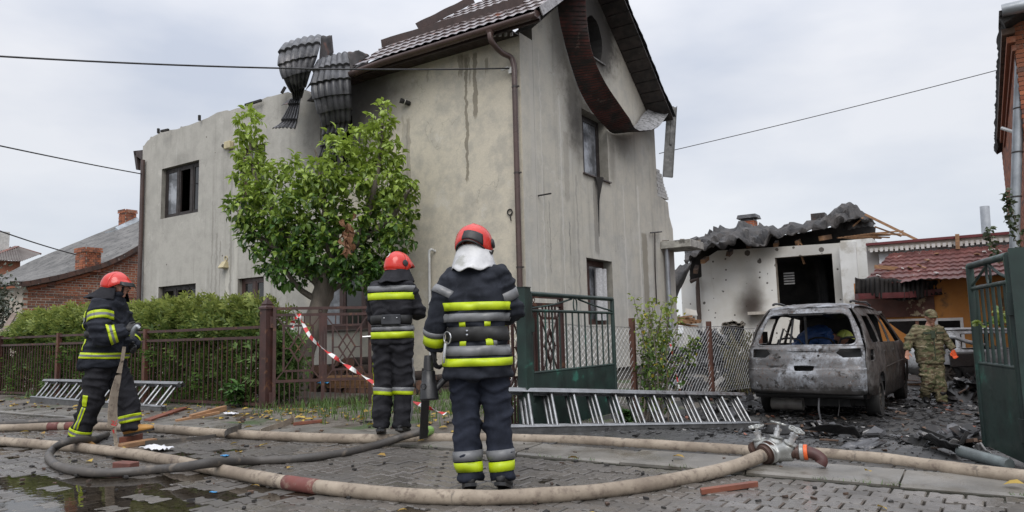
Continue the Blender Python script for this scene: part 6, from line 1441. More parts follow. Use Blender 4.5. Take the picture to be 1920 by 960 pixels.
# ---------------------------------------------------------------- burnt debris in the yard
M_CHAR = mat('char_black', (.022, .021, .021), (.008, .008, .008), 5, .5, bump=.5, spec=.4)
M_CHARG = mat('burnt_sheet', (.07, .07, .075), (.025, .025, .027), 4, .42, bump=.3, dirt=(.2, .19, .18), dscale=6, dth=(.58, .68))
M_ASH = mat('ash_grey', (.30, .29, .28), (.16, .155, .15), 8, .8)
dr_ = random.Random(21)
def shard(g, p, L_, W_, rot=None, bend=.2, mi=0):
    rot = rot or (Matrix.Rotation(dr_.random()*6.3, 3, 'Z') @ Matrix.Rotation(dr_.gauss(0, .25), 3, 'X') @ Matrix.Rotation(dr_.gauss(0, .2), 3, 'Y')); nu = 4
    vs = []; pr = []
    for i in range(nu+1):
        u = i/nu-.5; h = bend*L_*(u*u*1.5)*dr_.uniform(.5, 1.5); wv = W_*dr_.uniform(.6, 1.1)*(1-abs(u)*.7)
        for s_ in (-.5, .5): vs.append(p+rot @ V((u*L_, s_*wv, h+dr_.uniform(0, .02)*L_)))
    for k, v_ in enumerate(list(vs)): vs.append(v_-V((0, 0, .008)))
    m = 2*(nu+1); fs_ = []
    for i in range(nu): a = 2*i; fs_ += [(a, a+1, a+3, a+2), (m+a, m+a+2, m+a+3, m+a+1), (a, a+2, m+a+2, m+a), (a+1, m+a+1, m+a+3, a+3)]
    fs_ += [(0, m, m+1, 1), (m-2, m-1, 2*m-1, 2*m-2)]; g.add(vs, fs_, mi)
g = G()
for i in range(3200):
    y = dr_.uniform(6.9, 19); x = dr_.uniform(-4.4, lerp(0, 2.2, sstep(8, 14, y)))
    if dr_.random() > .25+.75*sstep(7.5, 10.5, y): continue
    s_ = dr_.uniform(.012, .07)*(1 if y < 12 else 1.5); mi = 0 if dr_.random() < .70 else 1 if dr_.random() < .5 else 2 if dr_.random() < .6 else 3 if dr_.random() < .6 else 4
    if mi == 2: s_ *= .55
    shard(g, V((x, y, gh(x, y)+.015+.3*s_)), s_*1.6, s_, mi=mi)
for i in range(170):
    y = dr_.uniform(7.6, 18); x = dr_.uniform(-4.2, lerp(0, 2, sstep(8, 14, y))); p = V((x, y, gh(x, y)+.03)); d = rdir(dr_); d.z *= .12; L_ = dr_.uniform(.08, .4); g.bar(p-d*L_/2, p+d*L_/2, dr_.uniform(.008, .03), .012, mi=dr_.choice((0, 0, 1, 3)))
tag(g.obj('burnt_litter', [M_CHAR, M_CHARG, M_ASH, M_WOODD, M_REDB]), 'black burnt scraps and pale chips strewn over the wet yard', None, None, 'stuff')
def pile(lab, cx, cy, rx, ry, h, n_, smax, name='debris_heap', mats=None, sticks=20, z0=None):
    z0 = gh(cx, cy) if z0 is None else z0; t_ = thing(name, lab, 'debris', (cx, cy, z0)); g = G()
    def top(u, v): d = max(0, 1-u*u-v*v); return h*d**.7*(.8+.4*nz(cx+u*2, cy+v*2, 3))
    g.grid(lambda u, v: (cx+(u*2-1)*rx, cy+(v*2-1)*ry, z0-.02+top(u*2-1, v*2-1)+.05*h*nz(u*9, v*9, 2)), 24, 16); g.obj('mound', M_CHAR, t_); g = G()
    for i in range(n_):
        a = dr_.random()*6.28; r = dr_.random()**.6; u, v = r*math.cos(a), r*math.sin(a); s_ = dr_.uniform(.25, 1)*smax
        shard(g, V((cx+u*rx, cy+v*ry, z0+top(u, v)+.02)), s_*1.8, s_, Matrix.Rotation(dr_.random()*6.3, 3, 'Z') @ Matrix.Rotation(dr_.gauss(0, .6), 3, 'X') @ Matrix.Rotation(dr_.gauss(0, .4), 3, 'Y'), mi=0 if dr_.random() < .55 else 1 if dr_.random() < .8 else 2)
    for i in range(sticks):
        u, v = dr_.uniform(-.8, .8), dr_.uniform(-.8, .8); p = V((cx+u*rx, cy+v*ry, z0+top(u, v))); d = rdir(dr_); d.z = abs(d.z)*.5; g.bar(p-d*smax*.8, p+d*smax*1.4, .03, .03, mi=0 if i % 3 else 3)
    tag(g.obj('wreckage', [M_CHAR, M_CHARG, M_ASH, M_WOODD], t_), kind='stuff'); return t_
c_ = at(1330, 700, 17.2); pile('black heap of burnt wreckage behind the chain link fence', c_.x, c_.y, 1.5, 1.7, 1.35, 300, .24, z0=-.42)
c_ = at(1262, 715, 14.5); pile('lower black heap of burnt wreckage close to the house wall', c_.x, c_.y, .7, .9, .75, 120, .25, z0=-.35)
c_ = at(1395, 740, 12.9); pile('low rubble strip between the scorched shrub and the van', c_.x, c_.y, .45, 1.5, .22, 90, .15, sticks=8)
c_ = at(1560, 812, 8.4); pile('crumpled black sheets lying behind the hose divider', c_.x-.25, c_.y+.1, .75, .35, .10, 60, .17, 'burnt_sheets', sticks=5)
c_ = at(1835, 850, 6.7); pile('crumpled burnt sheets and bars piled at the foot of the right gate', c_.x-.1, c_.y+.05, .42, .4, .13, 40, .2, 'burnt_sheets', sticks=7)
c_ = at(1800, 705, 14.5); pile('burnt car parts heaped behind the right gate', c_.x+.3, c_.y, .9, .8, .45, 90, .28, sticks=10)
def piece(pts, lab, m_, nm='burnt_sheet', th=.012, cat='debris'):
    P_ = [on(2, gh(0, 7.2)+z, x, y) for x, y, z in pts]; g = G()
    g.grid(lambda u, v: P_[0].lerp(P_[1], u).lerp(P_[3].lerp(P_[2], u), v)+V((0, 0, .025*nz(u*3, v*3, P_[0].x)+.015*nz(u*8, v*8, P_[0].y))), 10, 6); o = g.obj(nm, m_, smooth=50); s_ = o.modifiers.new('s', 'SOLIDIFY'); s_.thickness = th; return tag(o, lab, cat)
piece([(1570, 838, .02), (1618, 840, .03), (1650, 824, .05), (1610, 822, .05)], 'flat grey metal panel lying behind the long hose', M_CHARG)
piece([(1600, 843, .01), (1625, 845, .02), (1662, 826, .06), (1645, 825, .06)], 'narrow grey strip leaning on the flat panel', M_CHARG)
piece([(1505, 805, .0), (1615, 822, .05), (1600, 800, .16), (1540, 796, .12)], 'folded black sheet in front of the van', M_CHAR)
piece([(1430, 810, .0), (1500, 816, .03), (1500, 795, .1), (1440, 796, .08)], 'black crumpled sheet behind the handwheels', M_CHAR)
g = G(); g.tube([on(2, .06, 1800, 846), on(2, .03, 1893, 872)], .045, 10); tag(g.obj('fallen_pipe', mat('grey_green_pipe', (.17, .2, .2), (.09, .10, .10), 6, .5), smooth=60), 'grey green pipe lying among burnt sheets by the right gate', 'pipe')
piece([(1728, 822, .03), (1790, 850, .03), (1800, 838, .18), (1740, 815, .15)], 'bent black metal strip near the right gate', M_CHAR)
piece([(1826, 838, .03), (1850, 862, .02), (1858, 850, .12), (1836, 832, .16)], 'small square grey tile leaning by the right gate', M_ASH)
piece([(1690, 700, -.2), (1720, 702, -.2), (1722, 697, -.15), (1695, 695, -.15)], 'pale scrap on the black yard beside the soldier', M_ASH)
for (x, y, x2, y2, D, w_, lab) in ((1331, 728, 1362, 704, 15.5, .1, 'white perforated strip standing in the black heap'), (1345, 697, 1352, 707, 15.8, .04, 'thin pale stick poking out of the black heap')):
    g = G(); g.bar(at(x, y, D), at(x2, y2, D+.2), .02, w_); tag(g.obj('metal_strip', M_WFR), lab, 'strip')
piece2 = [at(1385, 702, 16.3), at(1373, 690, 16.5), at(1383, 674, 16.6), at(1402, 690, 16.4)]
g = G(); g.slab([(0, 0), (.35, .05), (.28, .33), (.08, .26)], [], .06, lambda u, v, w_: piece2[0]+RGT*u+V((0, w_, v))); tag(fixn(g.obj('plaster_chunk', M_WHITE)), 'white plaster chunk on the heap beside the scorched shrub', 'rubble')
# ---------------------------------------------------------------- burnt out cars
def burnt_paint(name, pale, mid, dark, bias):
    t = NT(name); t.pos = t.n('ShaderNodeTexCoord').outputs['Object']
    n = t.noise(1.6, 6, .7); n2 = t.noise(5, 6, .72); n3 = t.noise(26, 4, .7); dr = t.noise(1, 5, .6, sc=(6, 6, .8))
    c = t.mix(t.ramp(t.math('ADD', n, bias), .40, .56), pale, mid); c = t.mix(t.ramp(dr, .55, .72, 0, .6), c, mid)
    c = t.mix(t.ramp(t.math('ADD', n2, bias*.7), .55, .68), c, dark); c = t.mix(t.ramp(t.math('ADD', n3, t.math('MULTIPLY', n, .4)), .74, .90, 0, .6), c, (.11, .06, .04)); c = t.mix(t.ramp(t.noise(9, 5, .75), .62, .68, 0, .7), c, tuple(min(1, q*1.3) for q in pale))
    Z = t.sep()[2]; c = t.mix(t.ramp(t.math('ADD', Z, t.math('MULTIPLY', n2, .45)), .80, .70, 0, .95), c, dark)
    t.bump(t.math('ADD', t.math('MULTIPLY', n2, 2.0), n3), .35, .012)
    return t.out(c, t.ramp(n2, .3, .7, .4, .8), .25)
M_PALE = burnt_paint('ash_white_bodywork', (.335, .35, .38), (.125, .122, .124), (.028, .025, .023), .03)
M_DARKB = burnt_paint('scorched_bodywork', (.105, .098, .094), (.04, .036, .033), (.016, .014, .013), .05)
M_PALE2 = burnt_paint('burnt_silver_bodywork', (.42, .43, .44), (.2, .2, .2), (.04, .038, .036), .02)
M_TYRE = mat('burnt_tyre', (.022, .021, .02), (.012, .012, .012), 9, .85, bump=.5)
M_RIM = mat('burnt_rim', (.17, .15, .13), (.07, .06, .052), 9, .6, metal=.5)
def sheet2d(outline, holes, us, vs, fn, th=.012):
    bm = bmesh.new(); loops = [outline]+list(holes); flat = [p for l in loops for p in l]
    tris = tessellate_polygon([[V((p[0], p[1], 0)) for p in l] for l in loops]); bv = [bm.verts.new((p[0], p[1], 0)) for p in flat]
    for t_ in tris:
        try: bm.faces.new([bv[i] for i in t_])
        except ValueError: pass
    for u in us: bmesh.ops.bisect_plane(bm, geom=bm.verts[:]+bm.edges[:]+bm.faces[:], plane_co=(u, 0, 0), plane_no=(1, 0, 0))
    for v in vs: bmesh.ops.bisect_plane(bm, geom=bm.verts[:]+bm.edges[:]+bm.faces[:], plane_co=(0, v, 0), plane_no=(0, 1, 0))
    bmesh.ops.dissolve_limit(bm, angle_limit=.001, verts=[], edges=[])
    bmesh.ops.recalc_face_normals(bm, faces=bm.faces); bm.verts.index_update()
    g = G(); g.v = [tuple(fn(v.co.x, v.co.y)) for v in bm.verts]; g.f = [tuple(v.index for v in f.verts) for f in bm.faces]; g.m = [0]*len(g.f); bm.free(); return g
def rrect(x0, x1, x2, x3, z0, z1, r=.08, n=4):   # rounded trapezoid: bottom x0..x1, top x2..x3
    P_ = [V((x0, z0)), V((x1, z0)), V((x3, z1)), V((x2, z1))]; out = []
    for i in range(4):
        a, b, c = P_[i-1], P_[i], P_[(i+1) % 4]; d1 = (a-b).normalized()*r; d2 = (c-b).normalized()*r
        for k in range(n+1): t_ = k/n; q = (b+d1)*(1-t_)**2+b*2*t_*(1-t_)+(b+d2)*t_**2; out.append((q.x, q.y))
    return out
def ipol(tab, z):
    if z <= tab[0][0]: return tab[0][1]
    for a, b in zip(tab, tab[1:]):
        if z <= b[0]: return lerp(a[1], b[1], (z-a[0])/(b[0]-a[0]))
    return tab[-1][1]
def make_car(name, label, loc, rz, W=.88, sz=1.0, sy=1.0, rear=M_PALE, side=M_DARKB, seed=0, detail=True):
    root = thing(name, label, 'car', (0, 0, 0)); h = W
    tail = [(.40, .06), (.46, .02), (.72, .0), (.80, .015), (.97, .04), (1.12, .09), (1.16, .12), (1.70, .40), (1.80, .47)]
    hw = [(.28, .955), (.5, .985), (.78, 1.0), (1.12, .97), (1.2, .945), (1.45, .865), (1.62, .785), (1.72, .71), (1.85, .62)]
    def S(p): return V((p[0], p[1]*sy, p[2]*sz))
    def dent(x, y, z, a=.012): return a*nz(x*3+seed, y*3, z*3)+.5*a*nz(x*8+seed, y*8, z*8)
    def plan(y): return 1-.07*max(0, (.45-y)/.45)**2-.10*max(0, (y-3.7)/.9)**2
    def sidef(sg): return lambda y, z: S((sg*(h*ipol(hw, z)*plan(y)+dent(sg*1.0, y, z)), y, z))
    def arc(cy, r, z0): 
        a0 = math.asin((z0-.36)/r) if abs(z0-.36) < r else 0
        return [(cy-r*math.cos(a0+(pi-2*a0)*k/10), .36+r*math.sin(a0+(pi-2*a0)*k/10)) for k in range(11)]
    ol = [(.07, .42)]+arc(.86, .37, .38)+[(1.26, .28), (3.26, .28)]+arc(3.66, .37, .38)+[(4.46, .3), (4.56, .55), (4.5, .84), (4.33, .95), (3.62, 1.13), (3.5, 1.19), (2.72, 1.70), (2.42, 1.77), (1.5, 1.82), (.6, 1.80), (.47, 1.77), (.40, 1.70), (.12, 1.16), (.09, 1.12), (.04, .97), (.01, .72), (.03, .46)]
    win = [rrect(.42, 1.12, .62, 1.14, 1.2, 1.63, .06), rrect(1.24, 2.08, 1.26, 2.06, 1.18, 1.67, .05), rrect(2.2, 3.28, 2.18, 2.62, 1.17, 1.66, .05)]
    ext = [rrect(.16, .36, .22, .40, .93, 1.10, .04)] if detail else []
    for sg in (1, -1):
        g = sheet2d(ol, win+ext, [.25*i for i in range(1, 18)], [.5, .65, .78, .9, 1.0, 1.12, 1.2, 1.35, 1.5, 1.65, 1.72], sidef(sg)); o = g.obj('side_panel', side, root, local=True, smooth=50); m = o.modifiers.new('s', 'SOLIDIFY'); m.thickness = .02; m.offset = 0
        for y0 in (1.18, 2.14, 3.3):
            g = G(); pts = [V(sidef(sg)(y0-.02*max(0, 1.12-z), z))+V((sg*.006, 0, 0)) for z in (.32, .5, .7, .9, 1.12)]; g.tube(pts, .007, 5); g.obj('door_seam', M_INT, o, local=True)
        g = G(); pts = [V(sidef(sg)(y, .76+.015*y))+V((sg*.004, 0, 0)) for y in (1.3, 1.8, 2.4, 3.0, 3.25)]; g.tube(pts, .014, 6); g.obj('rubbing_strip', side, o, local=True)
        for y0 in (1.35, 2.3): g = G(); p = V(sidef(sg)(y0, 1.03)); g.box((p.x+sg*.012, p.y, p.z), (.03, .16, .035)); g.obj('door_handle', side, o, local=True)
    def tailf(x, z):
        k = abs(x)/(h*ipol(hw, z)*plan(0)+1e-6); crease = .018*sstep(.80, .83, z)-.018*sstep(.76, .74, z)*0
        return S((x, ipol(tail, z)-.13*(1-min(1, k)**3)+crease*(z < 1.1)+dent(x, 0, z, .024), z))
    def ew(z): return h*ipol(hw, z)*plan(0)-.004
    zs = [.44, .5, .72, .80, .97, 1.12, 1.16, 1.4, 1.70, 1.76]
    ol2 = [(ew(z), z) for z in zs]+[(-ew(z), z) for z in reversed(zs)]
    hl = [rrect(-.765, .765, -.60, .60, 1.175, 1.685, .13, 6)]
    if detail: hl += [[(-.80, .99), (-.58, .985), (-.50, 1.05), (-.55, 1.115), (-.79, 1.125)], [(.80, .99), (.79, 1.125), (.52, 1.115), (.46, 1.06), (.56, .985)], rrect(-.13, .14, -.15, .16, .785, .865, .03)]
    g = sheet2d(ol2, hl, [-.75+.15*i for i in range(11)], [.5, .6, .68, .745, .77, .80, .83, .88, .95, 1.02, 1.1, 1.16, 1.3, 1.5, 1.66, 1.7], tailf)
    tg = g.obj('tailgate', rear, root, local=True, smooth=40); m = tg.modifiers.new('s', 'SOLIDIFY'); m.thickness = .03; m.offset = 0
    if detail:
        g = G(); pts = [V(tailf(x, .752))+V((0, -.006, 0)) for x in [-.84+.14*i for i in range(13)]]; g.tube(pts, .008, 5); g.obj('panel_gap', M_INT, tg, local=True)
        g = G(); pts = [V(tailf(x, 1.665))+V((0, -.012, .0)) for x in [-.25+.1*i for i in range(6)]]; g.tube(pts, .012, 5); g.obj('brake_light_slot', M_INT, tg, local=True)
        for x, z, r in ((-.72, .55, .012), (-.4, .60, .01), (.1, .95, .012), (.22, 1.02, .02), (-.35, 1.0, .02), (.3, 1.08, .014), (.26, .62, .01), (-.1, .52, .01), (.55, .56, .012), (.0, 1.0, .01), (-.55, .66, .01), (.6, .7, .01)):
            g = G(); g.lathe([(r, 0), (r*.6, .008)], V(tailf(x, z))+V((0, -.012, 0)), V((0, -1, 0)), 8); g.obj('bolt_hole', M_INT, tg, local=True)
        g = G(); hp = rrect(-.765, .765, -.60, .60, 1.175, 1.685, .13, 6); pts = [V(tailf(x, z))+V((0, -.012, 0)) for x, z in hp]; g.tube(pts+[pts[0]], .018, 6); g.obj('window_flange', rear, tg, local=True, smooth=60)
    # roof
    yl = [.46, .6, 1.0, 1.5, 2.0, 2.42, 2.72]; zr = [1.755, 1.80, 1.82, 1.82, 1.80, 1.77, 1.70]
    def roof(u, v):
        y = lerp(yl[0], yl[-1], v); z = ipol(list(zip(yl, zr)), y); x = (u*2-1); k = h*ipol(hw, min(z, 1.72))*1.0
        return S((x*k, y, z+.055*(1-abs(x)**3)-.05*abs(nz(x*2+seed, y*1.7, 4))*(1-x*x)))
    g = G(); g.grid(roof, 20, 24); o = g.obj('roof', rear, root, local=True, smooth=60); m = o.modifiers.new('s', 'SOLIDIFY'); m.thickness = .02
    for sg in (-1, 1):
        if not detail: break
        g = G(); pts = [S((sg*.60, y, 1.86+dz)) for y, dz in ((.6, .0), (.75, .025), (1.1, .02), (1.5, .0+.02*sg), (1.9, .03), (2.3, -.02))]; g.tube(spline(pts, 4), .02, 6); g.obj('roof_rail', M_CHAR, root, local=True, smooth=60)
    g = G(); g.grid(lambda u, v: S(((u*2-1)*h*.83*plan(lerp(3.62, 4.5, v)), lerp(3.55, 4.52, v), lerp(1.14, .86, v**1.6)+.05*(1-(u*2-1)**2)+.03*nz(u*4+seed, v*4))), 14, 10); o = g.obj('bonnet', side, root, local=True, smooth=60); m = o.modifiers.new('s', 'SOLIDIFY'); m.thickness = .02
    g = G(); g.grid(lambda u, v: S(((u*2-1)*h*.86, 4.54+.06*(1-(u*2-1)**2), lerp(.32, .84, v))), 10, 5); o = g.obj('front_panel', side, root, local=True, smooth=60); m = o.modifiers.new('s', 'SOLIDIFY'); m.thickness = .03
    for sg in (1, -1):
        g = G(); g.bar(S((sg*h*.9, 3.52, 1.16)), S((sg*h*.74, 2.7, 1.72)), .07, .05); g.obj('windscreen_pillar', side, root, local=True)
    # floor, dash, seat frames, underbody
    g = G(); g.hexa([S(p) for p in ((-h*.86, .25, .34), (h*.86, .25, .34), (h*.86, 4.4, .34), (-h*.86, 4.4, .34), (-h*.86, .25, .5), (h*.86, .25, .5), (h*.86, 4.4, .5), (-h*.86, 4.4, .5))]); g.hexa([S(p) for p in ((-h*.9, 3.1, .5), (h*.9, 3.1, .5), (h*.9, 3.6, .5), (-h*.9, 3.6, .5), (-h*.9, 3.2, 1.1), (h*.9, 3.2, 1.1), (h*.9, 3.6, 1.1), (-h*.9, 3.6, 1.1))]); g.obj('floor_pan', M_CHAR, root, local=True)
    g = G(); g.hexa([S(p) for p in ((-h*.9, .07, .5), (h*.9, .07, .5), (h*.9, .2, .5), (-h*.9, .2, .5), (-h*.84, .16, 1.12), (h*.84, .16, 1.12), (h*.84, .26, 1.12), (-h*.84, .26, 1.12))]); g.obj('inner_tail', M_CHAR, root, local=True)
    for y in (1.3, 2.3):
        for x in ((-.5, 0, .5) if y < 2 else (-.42, .42)):
            g = G(); pts = [S((x-.2, y, .5)), S((x-.2, y-.15, .95)), S((x-.17, y-.28, 1.25)), S((x+.17, y-.28, 1.25)), S((x+.2, y-.15, .95)), S((x+.2, y, .5))]; g.tube(spline(pts, 3), .018, 6); g.bar(pts[1], pts[4], .03, .02); g.bar(S((x-.2, y, .62)), S((x-.2, y+.45, .62)), .03, .03); g.bar(S((x+.2, y, .62)), S((x+.2, y+.45, .62)), .03, .03); g.obj('seat_frame', M_CHARG if (x > .3 or x < -.3) else M_CHAR, root, local=True, smooth=60)
    if detail:
        g = G(); g.hexa([S(q) for q in ((-h*.8, 2.95, .6), (h*.8, 2.95, .6), (h*.8, 3.0, .6), (-h*.8, 3.0, .6), (-h*.66, 2.72, 1.72), (h*.66, 2.72, 1.72), (h*.66, 2.77, 1.72), (-h*.66, 2.77, 1.72))]); g.obj('cabin_blackout_panel', M_CHAR, root, local=True)  # dark panel added to keep the bright background out of the cabin
        g = G(); g.grid(lambda u, v: S(((u-.5)*1.25, lerp(.7, 2.7, v), 1.72-.10*abs(nz(u*4, v*4, 8))-.06*math.sin(v*3))), 14, 14); g.obj('sagging_headliner', M_CHAR, root, local=True, smooth=60)
        g = G(); g.bar(S((-h*.8, .86, .30)), S((h*.8, .86, .30)), .5, .22); g.bar(S((-h*.8, 3.66, .30)), S((h*.8, 3.66, .30)), .5, .22); g.bar(S((0, .3, .27)), S((0, 4.2, .27)), 1.1, .12); g.obj('underbody_shade_blocks', M_CHAR, root, local=True)  # dark blocks added so the gap under the floor stays in shade
        g = G(); g.tube([S((-.42, .6, .85)), S((-.3, .62, 1.6))], .018, 6); g.tube([S((-.18, .9, .6)), S((-.18, .9, 1.75))], .02, 6); g.tube([S((-.6, .7, 1.1)), S((-.5, .75, 1.45)), S((-.35, .7, 1.3))], .02, 6); g.obj('cabin_strut', M_CHARG, root, local=True)
        g = G(); g.tube([S((-.78, .05, .40)), S((.0, -.02, .41)), S((.78, .05, .40))], .045, 8); g.obj('bumper_beam', M_CHAR, root, local=True, smooth=60)
        g = G(); g.tube([S((-.60, .22, .24)), S((-.12, .22, .24))], .10, 14); g.obj('silencer', mat('burnt_silencer', (.14, .13, .12), (.06, .055, .05), 5, .6), root, local=True, smooth=50)
        g = G(); g.tube(spline([S((.18, .0, .42)), S((.17, -.06, .2)), S((.2, -.1, .03))], 5), .014, 6); g.obj('dangling_strap', M_CHARG, root, local=True)
        g = G(); g.tube(spline([S((.42, .1, .40)), S((.44, .05, .25)), S((.42, .02, .1))], 4), .008, 5); g.obj('dangling_wire', M_CHAR, root, local=True)
    whl = None
    for y in (.86, 3.66):
        for sg in (1, -1):
            wt = bpy.data.objects.new('wheel', None); COL.objects.link(wt); wt.parent = root; wt.location = (sg*(h-.13), y*sy, .33); wt.rotation_euler = (0, 0, 0 if sg > 0 else pi)
            if whl is None:
                g = G(); g.lathe([(.20, -.1), (.31, -.1), (.33, -.07), (.33, .07), (.31, .1), (.20, .1), (.20, -.1)], (0, 0, 0), V((1, 0, 0)), 28, cap=False); ty = g.obj('tyre', M_TYRE, wt, local=True, smooth=40)
                g = G(); g.lathe([(.205, .09), (.20, .05), (.17, .02), (.06, .03), (.05, .06), (.001, .06)], (0, 0, 0), V((1, 0, 0)), 24, cap=False)
                for k in range(7): a = 2*pi*k/7; g.bar((.06, .05*math.cos(a), .05*math.sin(a)), (.06, .19*math.cos(a), .19*math.sin(a)), .04, .03, up=V((1, 0, 0)))
                rm = g.obj('rim', M_RIM, wt, local=True, smooth=40); whl = (ty.data, rm.data)
            else:
                for nm, d in zip(('tyre', 'rim'), whl): o = bpy.data.objects.new(nm, d); COL.objects.link(o); o.parent = wt
    root.location = loc; root.rotation_euler = (0, 0, rz); return root
cp = at(1516, 790, 11.25)
make_car('burnt_van', 'burnt out pale minivan seen from behind with empty rear window', (cp.x, cp.y+.02, -.385), R_(-1.0), W=.93, sz=.98, sy=1.17, seed=1)
p = at(1700, 700, 18.2)
make_car('wrecked_car', 'second burnt car with crushed roof standing sideways behind the soldier', (p.x-.1, p.y+.35, -.46), R_(-78), W=.85, sz=.76, sy=.95, rear=M_PALE2, side=M_PALE2, seed=5, detail=False)
p = at(1800, 690, 16.6); g = G()
g.tube(spline([at(1768, 660, 16.8), at(1772, 640, 16.8), at(1785, 632, 16.7), at(1815, 641, 16.5), at(1850, 648, 16.4)], 5), .045, 8); tag(g.obj('bent_car_frame', M_PALE2, smooth=60), 'pale bent car door frame sticking up right of the soldier', 'car part')
g = G(); g.hexa([at(1782, 690, 16.3), at(1845, 688, 16.3), at(1845, 680, 16.9), at(1790, 682, 16.9), at(1778, 662, 16.3), at(1848, 660, 16.3), at(1848, 658, 16.9), at(1785, 660, 16.9)]); tag(fixn(g.obj('crushed_bonnet', M_PALE2, bevel=.03)), 'pale crushed bonnet lying right of the soldier', 'car part')
g = G(); g.bx(p.x+.35, p.x+.75, p.y-.2, p.y+.1, -.44, -.05); tag(g.obj('blue_crate', mat('blue_crate', (.03, .09, .2), (.02, .06, .14), 6, .5), bevel=.02), 'dark blue crate standing under the wreck by the right gate', 'crate')
# ---------------------------------------------------------------- people
M_SKIN = mat('skin', (.46, .24, .17), (.38, .18, .12), 12, .55, bump=.05)
def cloth_mat(name, a, b, rough=.85, scale=9): 
    t = NT(name); t.pos = t.n('ShaderNodeTexCoord').outputs['Object']; n = t.noise(scale, 5, .6); c = t.mix(t.ramp(n, .35, .65), a, b); c = t.mix(t.ramp(t.noise(4, 5, .7), .58, .72, 0, .5), c, tuple(q*1.9+.006 for q in b))
    t.bump(t.math('ADD', t.noise(220, 2, .5), t.math('MULTIPLY', t.noise(14, 4, .6), 2.0)), .3, .006); return t.out(c, rough, spec=.25)
M_NAVY = cloth_mat('navy_turnout', (.012, .014, .020), (.022, .025, .034))
M_NAVYT = cloth_mat('navy_trousers', (.012, .015, .024), (.020, .024, .038))
M_BLK = cloth_mat('black_turnout', (.011, .011, .014), (.019, .019, .023))
M_SHOULDER = cloth_mat('grey_reinforcement', (.035, .037, .042), (.055, .057, .062))
M_LIME = mat('lime_reflective', (.45, .56, .004), (.36, .47, .004), 14, .5, bump=.2, dirt=(.36, .42, .03), dscale=9, dth=(.62, .75))
M_GREYR = mat('grey_reflective', (.17, .172, .178), (.11, .113, .118), 9, .4, bump=.3, bscale=20)
M_BELT = mat('black_belt', (.018, .018, .018), (.012, .012, .012), 9, .6)
M_GLOVE = mat('black_glove', (.016, .016, .017), (.01, .01, .011), 12, .6, bump=.3)
M_RUBB = mat('black_rubber', (.014, .014, .015), (.009, .009, .01), 6, .4)
M_BOOTY = mat('tan_boot', (.42, .22, .05), (.28, .14, .04), 9, .6, bump=.3)
M_RED = mat('helmet_red', (.56, .028, .015), (.50, .022, .013), 5, .22, bump=.03, dirt=(.30, .03, .02), dscale=7, dth=(.6, .75), spec=.6)
M_SILVER = mat('silver_neck_cover', (.60, .60, .60), (.42, .42, .43), 6, .45, bump=.6, bscale=14, bd=.01, dirt=(.30, .30, .28), dscale=8, dth=(.55, .7))
M_CHROME = mat('steel_ring', (.6, .6, .6), None, 6, .25, metal=1, bump=0)
t = NT('camouflage'); t.pos = t.n('ShaderNodeTexCoord').outputs['Object']
c = t.mix(t.ramp(t.noise(7, 4, .6, sc=(1, 1, 1.7)), .47, .53), (.165, .14, .085), (.075, .08, .04)); c = t.mix(t.ramp(t.noise(9, 4, .6, sc=(1, 1, 1.9), dist=.4), .56, .6), c, (.085, .055, .035)); c = t.mix(t.ramp(t.noise(13, 4, .6, sc=(.8, .8, 2.2), dist=.6), .6, .64), c, (.30, .265, .19)); c = t.mix(t.ramp(t.noise(16, 3, .6, sc=(.8, .8, 2)), .64, .67), c, (.03, .028, .018))
t.bump(t.noise(16, 4, .6), .4, .008); M_CAMO = t.out(c, .9, spec=.2)
def wrinkle(p, a=.007): return a*1.5*max(0, nz(p[0]*4+7, p[1]*4, p[2]*19+2*nz(p[0]*5, p[1]*5, 3))-.05)*2+ a*nz(p[0]*9, p[1]*9, p[2]*11)+a*1.1*(.5-abs(nz(p[0]*5+3, p[1]*5, p[2]*13)))*1.4
def cloth_obj(name, g, mt, root, vs=.012, it=5, amp=.007):
    r = voxel(g, vs, it); me = bpy.data.meshes.new(name); me.from_pydata(r.v, [], r.f); me.update(); nn = [v.normal.copy() for v in me.vertices]
    for v, n_ in zip(me.vertices, nn): v.co += n_*wrinkle(v.co, amp)
    me.materials.append(mt); me.shade_smooth(); me.update(); o = bpy.data.objects.new(name, me); COL.objects.link(o); o.parent = root
    o['_b'] = 0; del o['_b']
    return o, BVHTree.FromPolygons([v.co.copy() for v in me.vertices], [tuple(p.vertices) for p in me.polygons])
def ringat(c, right, fwd, a, b, n=20, e=2.4):
    out = []
    for k in range(n):
        t_ = 2*pi*k/n; cx, sy = math.cos(t_), math.sin(t_); out.append(c+right*(a*math.copysign(abs(cx)**(2/e), cx))+fwd*(b*math.copysign(abs(sy)**(2/e), sy)))
    return out
def torso(g, secs):   # (centre, a, b, yaw)
    g.loft([ringat(V(c), V((math.cos(yw), math.sin(yw), 0)), V((-math.sin(yw), math.cos(yw), 0)), a, b) for c, a, b, yw in secs])
def limb(g, pts, rr, n=12, dens=5):
    sp = spline([V(p) for p in pts], dens); N = len(sp)-1; K = len(rr)-1
    g.tube(sp, [lerp(rr[min(int(i/N*K), K-1)], rr[min(int(i/N*K), K-1)+1], i/N*K-min(int(i/N*K), K-1)) for i in range(N+1)], n)
